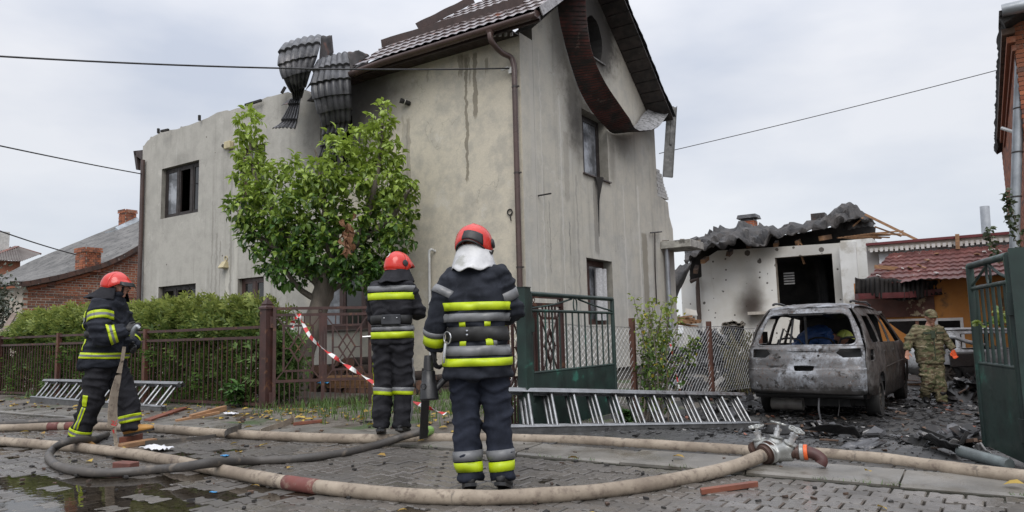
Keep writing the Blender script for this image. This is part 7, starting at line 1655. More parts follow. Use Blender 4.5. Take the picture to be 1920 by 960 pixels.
def band(root, bvh, p0, p1, t0, t1, mats, rmax, name='reflective_band', a0=0, a1=2*pi, n=48, ref=V((1, 0, 0)), off=.005, rows=None):
    """strip wrapped round a limb or trunk between fractions t0..t1 of the axis, lying on the cloth"""
    p0, p1 = V(p0), V(p1); ax = (p1-p0); L_ = ax.length; d = ax.normalized(); x = (ref-d*ref.dot(d)).normalized(); y = d.cross(x); g = G(); full = a1-a0 > 6.2
    R = rows or len(mats)*2
    rr = []
    for j in range(R+1):
        c = p0+ax*lerp(t0, t1, j/R); row = []
        for k in range(n+1):
            a = lerp(a0, a1, k/n); v = x*math.cos(a)+y*math.sin(a); h = bvh.ray_cast(c, v, rmax*1.25)
            row.append(min((h[0]-c).length if h[0] is not None else rmax*.8, rmax))
        rr.append(row)
    def mxk(j, k): return max(rr[jj][kk % n if full else min(max(kk, 0), n)] for jj in (max(j-1, 0), j, min(j+1, R)) for kk in (k-1, k, k+1))
    for j in range(R+1):
        c = p0+ax*lerp(t0, t1, j/R)
        for k in range(n+1):
            a = lerp(a0, a1, k/n); v = x*math.cos(a)+y*math.sin(a)
            g.v.append(tuple(c+v*(.35*rr[j][k]+.65*mxk(j, k)+off)))
    for j in range(R):
        for k in range(n): g.f.append((j*(n+1)+k, j*(n+1)+k+1, (j+1)*(n+1)+k+1, (j+1)*(n+1)+k)); g.m.append(min(len(mats)-1, int(j/R*len(mats))))
    o = g.obj(name, mats, root, local=True, smooth=180); s_ = o.modifiers.new('s', 'SOLIDIFY'); s_.thickness = .003; return o
def hand_geo(g, wrist, d, pn, thumb_side, curl=.6, s=1.0, spread=.0):
    """palm and five fingers: d along the hand, pn palm normal (fingers curl towards it), thumb_side lateral direction of the thumb"""
    wrist = V(wrist); d = V(d).normalized(); pn = V(pn); pn = (pn-d*pn.dot(d)).normalized(); lat = d.cross(pn)
    if lat.dot(V(thumb_side)) < 0: lat = -lat
    pc = wrist+d*.05*s
    g.loft([[c+lat*(a*math.cos(2*pi*k/12))+pn*(b*math.sin(2*pi*k/12)) for k in range(12)] for c, a, b in ((wrist-d*.02*s, .026*s, .021*s), (wrist+d*.02*s, .034*s, .018*s), (wrist+d*.06*s, .042*s, .016*s), (wrist+d*.092*s, .040*s, .013*s))])
    for i, (o_, L_) in enumerate(((.030, .072), (.010, .082), (-.011, .077), (-.031, .060))):
        p = wrist+d*.085*s+lat*o_*s; dd = (d+lat*(o_*2*spread)).normalized(); pts = [p-dd*.02*s, p]; a = 0
        for k, fr in enumerate((.45, .32, .23)):
            a += curl*(.75+.12*i)*(1.0 if k else .8); v = dd*math.cos(a)+pn*math.sin(a); p = p+v*L_*fr*s; pts.append(p)
        g.tube(pts, [.0105*s, .0108*s, .0098*s, .009*s, .0075*s], 8)
    p = wrist+d*.025*s+lat*.028*s; v = (d*.6+lat*.75+pn*.35).normalized(); p2 = p+v*.04*s; v2 = (d*.8+lat*.2+pn*(.3+.5*curl)).normalized(); p3 = p2+v2*.03*s; g.tube([p-v*.01, p, p2, p3, p3+v2*.02*s], [.013*s, .014*s, .0125*s, .011*s, .009*s], 8)
def glove(root, mt, *a, name='glove', vs=.0055, **k): g = G(); hand_geo(g, *a, **k); r = voxel(g, vs, 2, .4); return r.obj(name, mt, root, local=True, smooth=180)
def boot(root, mt, ankle, toe, name='boot', top=.16, sole=True, s=1.0):
    A, T = V(ankle), V(toe); f = (T-A); f0 = V((f.x, f.y, 0)).normalized(); fd = f.normalized(); up = (V((0, 0, 1))-fd*fd.z).normalized(); sd = fd.cross(up); base = A-up*.07*s; g = G()
    def rg(c, a, b): return [c+sd*(a*math.cos(2*pi*k/14))+up*(b*math.sin(2*pi*k/14)) for k in range(14)]
    g.loft([rg(base-fd*.085*s+up*.035*s, .02*s, .03*s), rg(base-fd*.07*s+up*.045*s, .042*s, .05*s), rg(base+up*.05*s, .046*s, .06*s), rg(base+fd*.09*s+up*.035*s, .05*s, .042*s), rg(base+fd*.16*s+up*.025*s, .05*s, .032*s), rg(base+fd*.20*s+up*.02*s, .035*s, .022*s), rg(base+fd*.212*s+up*.018*s, .012*s, .012*s)])
    g.tube([base+up*.04*s, base+up*(.07+top)*s], [.055*s, .062*s], 12); r = voxel(g, .009, 3); o = r.obj(name, mt, root, local=True, smooth=180)
    if sole:
        g = G(); pl = [(-.088, .0), (-.07, .042), (0, .044), (.09, .05), (.16, .048), (.205, .025), (.218, 0), (.205, -.025), (.16, -.048), (.09, -.05), (0, -.044), (-.07, -.042)]
        g.slab(pl, [], .022*s, lambda u, v, w_: base+fd*(u*s)+sd*(v*s)+up*(.008*s-w_)); fixn(g.obj('sole', M_RUBB, o, local=True))
    return o
def rotm(yaw, pitch, roll=0): return Matrix.Rotation(yaw, 3, 'Z') @ Matrix.Rotation(pitch, 3, 'X') @ Matrix.Rotation(roll, 3, 'Y')
def head_geo(g, c, M, s=1.0):
    """skull, jaw, nose, brow, lips and ears; local +Y is the face"""
    c = V(c)
    def f(d, q):
        x, y, z = d; r = V((x*.076, y*.098, z*.118))
        if z < 0: r.x *= 1-.28*(-z)**1.5; 
        if z < -.2 and y > 0: r.y *= 1+.06*(-z); 
        if z < -.3 and y < .1: r.y *= .82; r.z *= .9
        if y > .5: r.y *= 1-.05*abs(x)
        ez = z-.08
        for sx in (-1, 1): r.y -= .014*math.exp(-((x-sx*.42)**2/.025+ez**2/.012))*(y > 0)
        r.y += .008*math.exp(-(x*x/.3+(z-.24)**2/.008))*(y > 0)
        r.y -= .006*math.exp(-(x*x/.04+(z+.62)**2/.004))*(y > 0)
        return M @ (r*s)
    g.sphere(c, 1, 28, 0, f)
    P_ = lambda x, y, z: c+M @ (V((x, y, z))*s)
    g.tube([P_(0, .092, .022), P_(0, .108, -.006), P_(0, .117, -.024), P_(0, .098, -.034)], [.008*s, .011*s, .015*s, .010*s], 8)
    for zz, yy in ((-.057, .098), (-.068, .096)): g.tube([P_(-.024, yy-.010, zz), P_(0, yy, zz), P_(.024, yy-.010, zz)], [.004*s, .0065*s, .004*s], 8)
    for sx in (-1, 1): g.sphere(P_(sx*.078, -.006, .0), V((.012, .022, .034))*s, 10)
    g.sphere(P_(0, .074, -.098), V((.026, .022, .020))*s, 10)
def eyes(root, c, M, s=1.0):
    for sx in (-1, 1): g = G(); g.sphere(V(c)+M @ (V((sx*.032, .083, .012))*s), .0115*s, 10); g.obj('eye', mat('eye_dark', (.03, .025, .02), None, 5, .2, bump=0), root, local=True, smooth=180)
def helmet(root, c, M, mt, name='helmet', edge=None, crest=True, s=1.0, lowb=1.88, lowf=1.42, arch=0.0):
    c = V(c)
    def sh(u, v, off=0):
        a = 2*pi*u; y = math.sin(a); tm = lerp(lowb-arch*max(0, -y)**2, lowf, sstep(-.2, .9, y)); th = v*tm; d = V((math.sin(th)*math.cos(a), math.sin(th)*math.sin(a), math.cos(th)))
        r = V((d.x*.134, d.y*.152-.008, d.z*.130+.03)); r += d*off
        if crest: r += d*.006*math.exp(-(d.x/.07)**2)*max(0, d.z)
        r += d*.010*sstep(.72, .95, v)*(1-.5*max(0, y))
        if y > .75 and v > .8: r += V((0, .035*(v-.8)*5, -.012*(v-.8)*5))
        return c+M @ (r*s)
    g = G(); g.grid(lambda u, v: sh(u, v), 40, 20); o = g.obj(name, mt, root, local=True, smooth=60); m = o.modifiers.new('s', 'SOLIDIFY'); m.thickness = .008; m.offset = -1
    g = G(); g.tube([sh(k/40, 1.0, .002) for k in range(41)], .008*s, 6); g.obj('rim', edge or M_RUBB, o, local=True, smooth=60)
    return o, sh
def patch(o, sh, mt, u0, u1, v0, v1, name, off=.004):
    g = G(); g.grid(lambda u, v: sh(lerp(u0, u1, u), lerp(v0, v1, v), off), 8, 6); q = g.obj(name, mt, o, local=True, smooth=60); m = q.modifiers.new('s', 'SOLIDIFY'); m.thickness = .003; return q
def collar(root, c, M, mt, name, r0, r1, h, flare, back=1.0, wave=.008, a0=0, a1=1):
    g = G()
    def fn(u, v):
        a = 2*pi*lerp(a0, a1, u); r = lerp(r0, r1, v**.8); bk = max(0, -math.sin(a))
        return V(c)+M @ V((math.cos(a)*r*(1.0+.12*v), math.sin(a)*r-(.03*bk*v)*back-flare*bk*v*v, -h*v*(1+.12*bk)+wave*math.sin(a*7+v*5)*v+.6*wave*nz(a*2, v*6, 3)))
    g.grid(fn, 56, 14); o = g.obj(name, mt, root, local=True, smooth=180); m = o.modifiers.new('s', 'SOLIDIFY'); m.thickness = .008; return o
def person(label, loc, rz):
    r = thing('person', label, 'person', (0, 0, 0), None); r['_l'] = 0; del r['_l']; return r
def body(root, J, mt=M_SKIN, s=1.0):
    g = G(); torso(g, [(J['pelvis'], .15, .10, 0), (V(J['pelvis']).lerp(V(J['chest']), .5), .14, .09, 0), (J['chest'], .17, .105, J.get('yaw', 0)), (V(J['chest']).lerp(V(J['neck']), .7), .13, .08, J.get('yaw', 0)), (J['neck'], .055, .055, 0)])
    limb(g, [V(J['neck'])-V((0, 0, .05)), V(J['neck']), V(J['head'])-V(J['M'] @ V((0, .01, .06)))], [.062, .055, .056]); head_geo(g, J['head'], J['M'], s)
    for k in 'lr':
        limb(g, [V(J['chest']).lerp(V(J['neck']), .5), J['sh_'+k], J['el_'+k], J['wr_'+k]], [.05, .055, .04, .028]); limb(g, [J['hip_'+k], J['kn_'+k], J['an_'+k]], [.085, .058, .04])
    if 'bare' in J: hand_geo(g, *J['bare'][0], **J['bare'][1])
    return voxel(g, .009, 2, .4).obj('body', mt, root, local=True, smooth=180)
def trousers(root, J, mt, r0=.118, r1=.098, r2=.088, amp=.008):
    g = G(); pv = V(J['pelvis']); torso(g, [(pv+V((0, 0, -.12)), .15, .115, 0), (pv, .175, .13, 0), (pv+V((0, 0, .12)), .17, .125, 0)])
    for k in 'lr': limb(g, [V(J['hip_'+k])+V((0, 0, .03)), J['hip_'+k], J['kn_'+k], V(J['an_'+k])+(V(J['kn_'+k])-V(J['an_'+k])).normalized()*.02], [r0, r0+.008, r1, r2])
    for k in 'lr': g.tube([V(J['an_'+k])+(V(J['kn_'+k])-V(J['an_'+k])).normalized()*.04, V(J['an_'+k])-(V(J['kn_'+k])-V(J['an_'+k])).normalized()*.035], r2, 12)
    return cloth_obj('trousers', g, mt, root, .012, 3, amp*1.5)
def place(root, loc, rz): root.location = loc; root.rotation_euler = (0, 0, rz); return root

# --- nearest fireman, seen from behind
P1 = person('nearest fireman seen from behind with silver neck cover and wide lime back bands', None, None)
M1 = rotm(R_(-14), R_(-6), R_(3))
J = dict(pelvis=(-.005, 0, .93), chest=(-.015, .01, 1.33), neck=(-.02, .03, 1.53), head=(-.025, .075, 1.675), M=M1, sh_l=(-.185, .0, 1.425), el_l=(-.30, -.02, 1.185), wr_l=(-.345, .06, .955), sh_r=(.165, .01, 1.435), el_r=(.245, .07, 1.20), wr_r=(.15, .33, 1.22),
         hip_l=(-.115, 0, .88), kn_l=(-.105, .03, .50), an_l=(-.085, -.01, .10), toe_l=(-.12, .2, .04), hip_r=(.105, 0, .88), kn_r=(.125, .03, .50), an_r=(.155, -.01, .10), toe_r=(.2, .19, .04))
body(P1, J)
trousers(P1, J, M_NAVYT)
for o_ in [c for c in P1.children if c.name.startswith('trousers')]: tb_ = BVHTree.FromPolygons([v.co.copy() for v in o_.data.vertices], [tuple(p.vertices) for p in o_.data.polygons])
g = G(); torso(g, [((-.01, 0, .755), .256, .18, 0), ((-.01, 0, .90), .246, .172, 0), ((-.01, 0, 1.03), .208, .15, 0), ((-.01, 0, 1.09), .20, .145, 0), ((-.012, 0, 1.17), .218, .158, 0), ((-.015, 0, 1.31), .226, .165, 0), ((-.018, .01, 1.42), .22, .15, 0), ((-.02, .02, 1.49), .17, .12, 0), ((-.02, .03, 1.545), .115, .10, 0), ((-.02, .04, 1.58), .10, .095, 0)])
for k in 'lr': limb(g, [V(J['sh_'+k]).lerp(V(J['chest']), .25)+V((0, 0, .02)), J['sh_'+k], J['el_'+k], J['wr_'+k]], [.09, .092, .086, .078, .070])
jk, jb = cloth_obj('jacket', g, M_NAVY, P1, .011, 4, .014)
X0, X1 = (-.012, 0, .70), (-.015, 0, 1.55); tz = lambda z: (z-.70)/.85
def tor(z0, z1, mats, rm, **k): return band(P1, jb, X0, X1, tz(z0), tz(z1), mats, rm, **k)
BK = dict(a0=pi+.0, a1=2*pi)
tor(1.212, 1.268, [M_LIME], .262, a0=pi-.05, a1=2*pi+.05); tor(1.135, 1.192, [M_GREYR], .258, a0=pi-.1, a1=2*pi+.1)
tor(1.005, 1.10, [M_BELT], .24, name='belt', off=.012, n=64)
tor(.905, .972, [M_GREYR], .27, n=64); tor(.835, .888, [M_LIME], .275, n=64)
for a in (pi+1.05, pi+2.08): tor(1.10, 1.135, [M_LIME], .25, a0=a-.13, a1=a+.13, n=8, off=.007); tor(.972, 1.02, [M_LIME], .26, a0=a-.13, a1=a+.13, n=8, off=.007)
tor(.972, 1.02, [M_GREYR], .26, a0=2*pi-.92, a1=2*pi-.80, n=5, off=.007)
for z in (1.072, 1.045): g = G(); g.sphere((-.075, -.178, z), .011, 8); g.obj('belt_stud', M_CHROME, P1, local=True)
band(P1, jb, J['sh_l'], J['el_l'], .28, .50, [M_GREYR], .125); band(P1, jb, J['el_l'], J['wr_l'], .42, .58, [M_GREYR], .12); band(P1, jb, J['el_l'], J['wr_l'], .58, .86, [M_LIME], .12)
band(P1, jb, J['sh_r'], J['el_r'], .35, .62, [M_GREYR], .125); band(P1, jb, J['el_r'], J['wr_r'], .6, .85, [M_LIME], .11)
for k in 'lr': band(P1, tb_, J['kn_'+k], J['an_'+k], .60, .77, [M_GREYR], .115); band(P1, tb_, J['kn_'+k], J['an_'+k], .79, .95, [M_LIME], .115)
for k in 'lr': boot(P1, M_RUBB, J['an_'+k], J['toe_'+k])
glove(P1, M_GLOVE, J['wr_l'], (-.02, .12, -1), (.8, .4, 0), (0, 1, 0), curl=.75, s=1.12); glove(P1, M_GLOVE, J['wr_r'], (-.6, .7, .1), (-.5, -.5, 0), (0, 0, 1), curl=.7, s=1.1)
hl, sh = helmet(P1, (-.025, .07, 1.665), M1, M_RED, lowb=2.15, arch=.50)
patch(hl, sh, M_RUBB, .70, .88, .66, .97, 'rear_plate', .007); patch(hl, sh, mat('cream_sticker', (.62, .60, .5), None, 5, .4), .63, .655, .36, .58, 'sticker'); patch(hl, sh, mat('cream_sticker', (.62, .60, .5), None, 5, .4), .655, .73, .52, .58, 'sticker'); patch(hl, sh, mat('cream_sticker', (.62, .60, .5), None, 5, .4), .93, .955, .5, .72, 'sticker')
for u in (.47, .02): g = G(); p = sh(u, .78, .0); d = (p-V((-.025, .07, 1.665))).normalized(); g.lathe([(.036, -.005), (.036, .016), (.026, .022), (.012, .024)], p, d, 14); g.obj('pivot_disc', M_RUBB, hl, local=True, smooth=40)
g = G(); p = sh(.96, .98, .0); g.tube([p, p+V((.035, -.01, -.012)), p+V((.04, -.01, .01))], .012, 7); g.obj('rear_knob', M_RUBB, hl, local=True)
collar(P1, (-.025, .05, 1.672), rotm(R_(-14), 0), M_SILVER, 'neck_cover', .112, .150, .165, .055, wave=.012)
g = G(); g.torus((-.222, -.12, 1.03), V((.75, .66, 0)), .042, .006, 20, 6); g.tube([(-.235, -.14, .99), (-.243, -.15, .91), (-.248, -.15, .86)], [.012, .014, .010], 8); g.obj('carabiner', M_CHROME, P1, local=True, smooth=60)
LOC1 = at(903, 917, 5.05); place(P1, LOC1, YAW); P1.scale = (.93, .95, 1)
W1 = Matrix.Translation(LOC1) @ Matrix.Rotation(YAW, 4, 'Z')
# black nozzle and flat black hose in his hand
g = G(); a, b = at(803, 672, 5.04), at(805, 750, 5.0); d = (b-a)
g.tube([a+V((0, 0, .02)), a.lerp(b, .12), a.lerp(b, .3), a.lerp(b, .32), a.lerp(b, .6), a.lerp(b, .62), a.lerp(b, .98), b], [.028, .034, .036, .046, .052, .058, .068, .062], 14); g.tube(spline([a.lerp(b, .82)+RGT*.03, at(824, 722, 5.02), at(836, 710, 5.03), at(844, 706, 5.05)], 5), .022, 8)
g.torus(at(794, 724, 4.95), FWD, .016, .004, 12, 5)
tag(g.obj('nozzle', M_RUBB, smooth=50), 'black flared nozzle hanging from the hand of the nearest fireman', 'nozzle')
ribbon('flat_hose', [at(799, 690, 5.3), at(798, 740, 5.3), at(796, 780, 5.32), at(794, 822, 5.34)], .085, 'flat black hose hanging down behind the black nozzle', M_RUBB, roll=pi/2)

# --- second fireman, further back
P2 = person('second fireman facing away by the gate with number three on his red helmet', None, None)
M2 = rotm(R_(-36), R_(-8)); k2 = 7.3/FPX
J = dict(pelvis=(.0, 0, .93), chest=(-.005, .01, 1.33), neck=(.01, .03, 1.54), head=(.055, .07, 1.66), M=M2, sh_l=(-.18, .0, 1.43), el_l=(-.225, .10, 1.19), wr_l=(-.14, .32, 1.16), sh_r=(.18, .0, 1.43), el_r=(.26, .10, 1.21), wr_r=(.17, .34, 1.24),
         hip_l=(-.10, 0, .88), kn_l=(-.105, .02, .48), an_l=(-.13, -.02, .10), toe_l=(-.17, .19, .04), hip_r=(.105, 0, .88), kn_r=(.11, .03, .48), an_r=(.10, .0, .10), toe_r=(.13, .2, .04))
body(P2, J); _, tb_ = trousers(P2, J, M_BLK, .115, .10, .09)
g = G(); torso(g, [((0, 0, .89), .228, .165, 0), ((0, 0, 1.0), .22, .16, 0), ((0, 0, 1.08), .195, .145, 0), ((0, 0, 1.15), .195, .145, 0), ((0, 0, 1.21), .226, .17, 0), ((0, 0, 1.31), .23, .17, 0), ((0, .01, 1.42), .225, .155, 0), ((.0, .02, 1.49), .19, .125, 0), ((.01, .03, 1.55), .11, .10, 0), ((.015, .04, 1.60), .095, .09, 0)])
for k in 'lr': limb(g, [V(J['sh_'+k]).lerp(V(J['chest']), .25)+V((0, 0, .02)), J['sh_'+k], J['el_'+k], J['wr_'+k]], [.092, .09, .082, .072, .068])
jk, jb = cloth_obj('jacket', g, M_BLK, P2, .011, 4, .014)
X0, X1 = (0, 0, .80), (0, 0, 1.6); tz = lambda z: (z-.80)/.8
def tor2(z0, z1, mats, rm, **k): return band(P2, jb, X0, X1, tz(z0), tz(z1), mats, rm, **k)
tor2(1.405, 1.465, [M_GREYR], .262, a0=pi-.1, a1=2*pi+.1); tor2(1.325, 1.395, [M_LIME], .262, a0=pi-.02, a1=2*pi+.02)
tor2(1.085, 1.17, [M_BELT], .225, name='belt', off=.012, n=64); tor2(1.06, 1.075, [M_BELT], .23, name='belt', off=.014, n=64); tor2(1.015, 1.065, [M_GREYR], .24, n=64); tor2(.94, 1.005, [M_LIME], .245, n=64)
g = G(); g.box((.035, -.18, 1.125), (.21, .03, .10)); o_ = g.obj('belt_pouch', M_SHOULDER, P2, local=True, bevel=.008)
for x in (-.035, .105): g = G(); g.sphere((x, -.197, 1.14), .009, 8); g.obj('belt_stud', M_CHROME, o_, local=True)
for k in 'lr': band(P2, tb_, J['kn_'+k], J['an_'+k], .08, .27, [M_GREYR, M_LIME], .135)
band(P2, tb_, J['hip_r'], J['kn_r'], .35, 1.0, [M_GREYR], .14, a0=-.22, a1=.22, n=6, rows=10); band(P2, tb_, J['kn_r'], J['an_r'], .28, .95, [M_GREYR], .13, a0=-.25, a1=.25, n=6, rows=10); band(P2, tb_, J['hip_l'], J['kn_l'], .45, 1.0, [M_LIME], .14, a0=pi-.1, a1=pi+.1, n=5, rows=8); band(P2, tb_, J['kn_l'], J['an_l'], .27, .9, [M_LIME], .13, a0=pi-.1, a1=pi+.1, n=5, rows=8)
for k in 'lr': boot(P2, M_RUBB, J['an_'+k], J['toe_'+k])
glove(P2, M_GLOVE, J['wr_l'], (.5, .6, .1), (.2, -.4, -.6), (0, 0, 1), curl=.7); glove(P2, M_GLOVE, J['wr_r'], (-.3, .7, .3), (-.5, 0, -.3), (0, 0, 1), curl=.7)
hc = V((.055, .065, 1.655)); hl, sh = helmet(P2, hc, M2, M_RED, edge=M_RED, lowb=2.08)
for u0, u1 in ((.755, .885), (.60, .70)): patch(hl, sh, M_LIME, u0, u1, .83, .95, 'lime_strip')
g = G(); p = sh(.985, .74, .0); d = (p-hc).normalized(); g.lathe([(.034, -.005), (.034, .016), (.012, .022)], p, d, 12); g.obj('pivot_disc', M_RUBB, hl, local=True, smooth=40)
fc = bpy.data.curves.new('number', 'FONT'); fc.body = '3'; fc.size = .075; fc.extrude = .0015; fc.align_x = 'CENTER'; fc.align_y = 'CENTER'
fo = bpy.data.objects.new('tmpf', fc); COL.objects.link(fo); dg = bpy.context.evaluated_depsgraph_get(); dg.update(); fm = bpy.data.meshes.new_from_object(fo.evaluated_get(dg)); bpy.data.objects.remove(fo)
p = sh(.745, .50, .010); n_ = (p-hc).normalized(); zx = V((0, 0, 1)).cross(n_).normalized(); zy = n_.cross(zx)
fm.transform(Matrix.Translation(p) @ Matrix((zx, zy, n_)).transposed().to_4x4()); fm.materials.clear(); fm.materials.append(mat('white_print', (.8, .8, .8), None, 5, .5, bump=0)); fm.name = 'number'; fo = bpy.data.objects.new('number', fm); COL.objects.link(fo); fo.parent = hl
collar(P2, (.05, .05, 1.64), rotm(R_(-20), 0), M_BLK, 'neck_cover', .12, .165, .13, .06, wave=.008)
place(P2, at(737, 813, 7.3), YAW-.10); P2.scale = (.92, .95, 1)

# --- third fireman, walking to the right
P3 = person('fireman walking to the right in tan boots by the hedge holding a flat hose', None, None)
M3 = rotm(R_(-4), R_(-13)); k3 = 7.7/FPX
def q3(px, py, x): return V((x, (px-205)*k3, (832-py)*k3))
J = dict(pelvis=q3(193, 678, 0), chest=q3(193, 602, 0), neck=q3(200, 562, 0), head=q3(213, 541, 0), M=M3, sh_r=q3(197, 588, .185), el_r=q3(208, 636, .26), wr_r=q3(243, 625, .16), sh_l=q3(197, 588, -.185), el_l=q3(212, 640, -.25), wr_l=q3(236, 655, -.02),
         hip_r=q3(190, 690, .09), kn_r=q3(178, 762, .11), an_r=q3(158, 817, .10), toe_r=q3(196, 827, .12), hip_l=q3(196, 690, -.09), kn_l=q3(226, 752, -.10), an_l=q3(236, 804, -.09), toe_l=q3(272, 797, -.11))
body(P3, J); eyes(P3, J['head'], M3); _, tb_ = trousers(P3, J, M_BLK, .122, .105, .092)
g = G(); torso(g, [(q3(190, 692, 0), .24, .19, 0), (q3(190, 670, 0), .24, .185, 0), (q3(192, 645, 0), .21, .155, 0), (q3(193, 630, 0), .21, .15, 0), (q3(191, 612, 0), .235, .17, 0), (q3(193, 592, 0), .24, .165, 0), (q3(196, 576, 0), .20, .135, 0), (q3(200, 564, 0), .12, .11, 0), (q3(204, 556, 0), .105, .105, 0)])
for k in 'lr': limb(g, [V(J['sh_'+k]).lerp(V(J['chest']), .25)+V((0, 0, .02)), J['sh_'+k], J['el_'+k], J['wr_'+k]], [.10, .105, .095, .08, .07])
jk, jb = cloth_obj('jacket', g, M_NAVY, P3, .011, 4, .014)
B3 = [M_LIME, M_GREYR, M_LIME]
band(P3, jb, J['sh_r'], J['el_r'], .12, .42, B3, .125, rows=6); band(P3, jb, J['el_r'], J['wr_r'], .30, .62, B3, .115, rows=6); band(P3, jb, J['el_l'], J['wr_l'], .3, .6, B3, .115, rows=6)
x0_, x1_ = q3(190, 700, 0), q3(196, 565, 0); tz3 = lambda y: (700-y)/135
band(P3, jb, x0_, x1_, tz3(676), tz3(665), B3, .26, n=64, rows=6)
band(P3, jb, x0_, x1_, tz3(638), tz3(627), [M_BELT], .235, name='belt', off=.012, n=64)
band(P3, jb, x0_, x1_, tz3(626), tz3(590), [M_LIME, M_GREYR, M_LIME], .25, a0=-.78, a1=-.58, n=6, rows=12); band(P3, jb, x0_, x1_, tz3(662), tz3(641), [M_LIME], .25, a0=-.72, a1=-.52, n=6, rows=8)
band(P3, tb_, J['kn_r'], J['an_r'], .72, .95, B3, .135, rows=6); band(P3, tb_, J['kn_l'], J['an_l'], .58, .84, B3, .135, rows=6)
band(P3, tb_, J['hip_r'], J['kn_r'], .72, 1.0, [M_LIME], .15, a0=-.2, a1=.2, n=6, rows=10); band(P3, tb_, J['kn_r'], J['an_r'], .0, .70, [M_LIME], .14, a0=-.2, a1=.2, n=6, rows=12); band(P3, tb_, J['kn_r'], J['an_r'], .0, .70, [M_GREYR], .14, a0=-.06, a1=.06, n=3, rows=12, off=.009)
for k in 'lr': boot(P3, M_BOOTY, J['an_'+k], J['toe_'+k], s=1.05)
glove(P3, M_GLOVE, J['wr_r'], (-.3, 1, .35), (-.9, 0, -.2), (0, 0, 1), curl=.8, s=1.1); glove(P3, M_GLOVE, J['wr_l'], (.5, .8, -.35), (.8, .2, -.2), (0, 0, 1), curl=.85, s=1.1)
hc = q3(207, 543, 0); hl, sh = helmet(P3, hc, M3, M_RED, lowb=1.98, lowf=1.36, edge=M_RED, s=.92)
CS = mat('cream_sticker', (.62, .60, .5), None, 5, .4)
patch(hl, sh, M_RUBB, .965, 1.025, .72, .92, 'side_vent'); patch(hl, sh, M_RUBB, .065, .12, .80, .87, 'hinge'); patch(hl, sh, CS, .05, .13, .50, .60, 'sticker'); patch(hl, sh, CS, .80, .87, .74, .90, 'sticker'); patch(hl, sh, CS, 1.0, 1.04, .95, .99, 'sticker')
g = G(); g.grid(lambda u, v: sh(lerp(.12, .38, u), lerp(.90, 1.07, v), .012), 12, 5); o_ = g.obj('visor', M_RUBB, hl, local=True, smooth=60); m = o_.modifiers.new('s', 'SOLIDIFY'); m.thickness = .008
collar(P3, q3(204, 545, 0), rotm(0, R_(-8)), M_BLK, 'neck_cover', .112, .17, .13, .09, wave=.008, a0=.40, a1=1.10)
g = G(); g.tube([q3(227, 545, .07), q3(224, 552, .05), q3(219, 556, .0), q3(224, 552, -.05), q3(227, 545, -.07)], .012, 6); g.obj('chin_strap', M_RUBB, P3, local=True)
LOC3 = at(205, 832, 7.7); place(P3, LOC3, YAW-pi/2)
fh = ribbon('flat_hose', spline([at(233, 650, 7.52), at(229, 675, 7.5), at(222, 705, 7.47), at(214, 740, 7.45), at(211, 770, 7.44), at(212, 797, 7.44), at(216, 820, 7.43), at(219, 838, 7.43)], 6), lambda t_: .035+.065*sstep(.15, .5, t_)-.065*sstep(.7, 1, t_), 'pale flat hose with red marks hanging from the hand of the walking fireman', M_HOSE, roll=lambda t_: pi/2+.5*(t_-.45)+.25*math.sin(t_*9))
fc = bpy.data.curves.new('hose_number', 'FONT'); fc.body = '742'; fc.size = .055; fc.extrude = .001; fc.align_x = 'CENTER'; fo = bpy.data.objects.new('tmpf', fc); COL.objects.link(fo); dg = bpy.context.evaluated_depsgraph_get(); dg.update(); fm = bpy.data.meshes.new_from_object(fo.evaluated_get(dg)); bpy.data.objects.remove(fo)
p = at(213, 788, 7.425); fm.transform(Matrix.Translation(p) @ Matrix((RGT, V((0, 0, 1)), -FWD)).transposed().to_4x4() @ Matrix.Rotation(pi, 4, 'Z')); fm.materials.clear(); fm.materials.append(M_TR); fo = bpy.data.objects.new('hose_number', fm); COL.objects.link(fo); fo.parent = fh
g = G(); g.bar(at(209, 796, 7.425), at(218, 798, 7.425), .003, .012); g.bar(at(212, 806, 7.425), at(215, 812, 7.425), .003, .02); g.obj('red_mark', M_TR, fh)
g = G(); g.tube(spline([at(247, 633, 7.55), at(250, 620, 7.5), at(256, 612, 7.5), at(262, 616, 7.5)], 4), [.02, .022, .024, .024, .024, .024, .024, .024, .024, .024, .022, .02, .02], 8); tag(g.obj('hose_nozzle', M_ZINC, smooth=60), 'grey metal hose nozzle in the raised glove of the walking fireman', 'nozzle')

# --- soldier
P4 = person('soldier in camouflage and cap with an orange glove walking past the burnt van', None, None)
M4 = rotm(R_(-6), R_(-13)); k4 = 13.3/FPX
def q4(px, py, y): return V(((1748-px)*k4, y, (757-py)*k4))
J = dict(pelvis=q4(1746, 676, 0), chest=q4(1745, 634, 0), neck=q4(1748, 612, .04), head=q4(1751, 598.5, .08), M=M4, sh_r=q4(1726, 622, 0), el_r=q4(1713, 642, -.02), wr_r=q4(1705, 661, .06), sh_l=q4(1766, 622, 0), el_l=q4(1779, 643, -.02), wr_l=q4(1785, 661, .06),
         hip_r=q4(1738, 682, 0), kn_r=q4(1735, 715, .10), an_r=q4(1734, 741, -.06), toe_r=q4(1731, 748, .12), hip_l=q4(1755, 682, 0), kn_l=q4(1756, 718, .06), an_l=q4(1756, 749, .10), toe_l=q4(1757, 756, .30))
J['bare'] = ((J['wr_r'], (.15, .1, -1), (0, .3, 0), (-.3, 1, 0)), dict(curl=.5))
body(P4, J, s=1.1); eyes(P4, J['head'], M4); trousers(P4, J, M_CAMO, .118, .10, .085, .010)
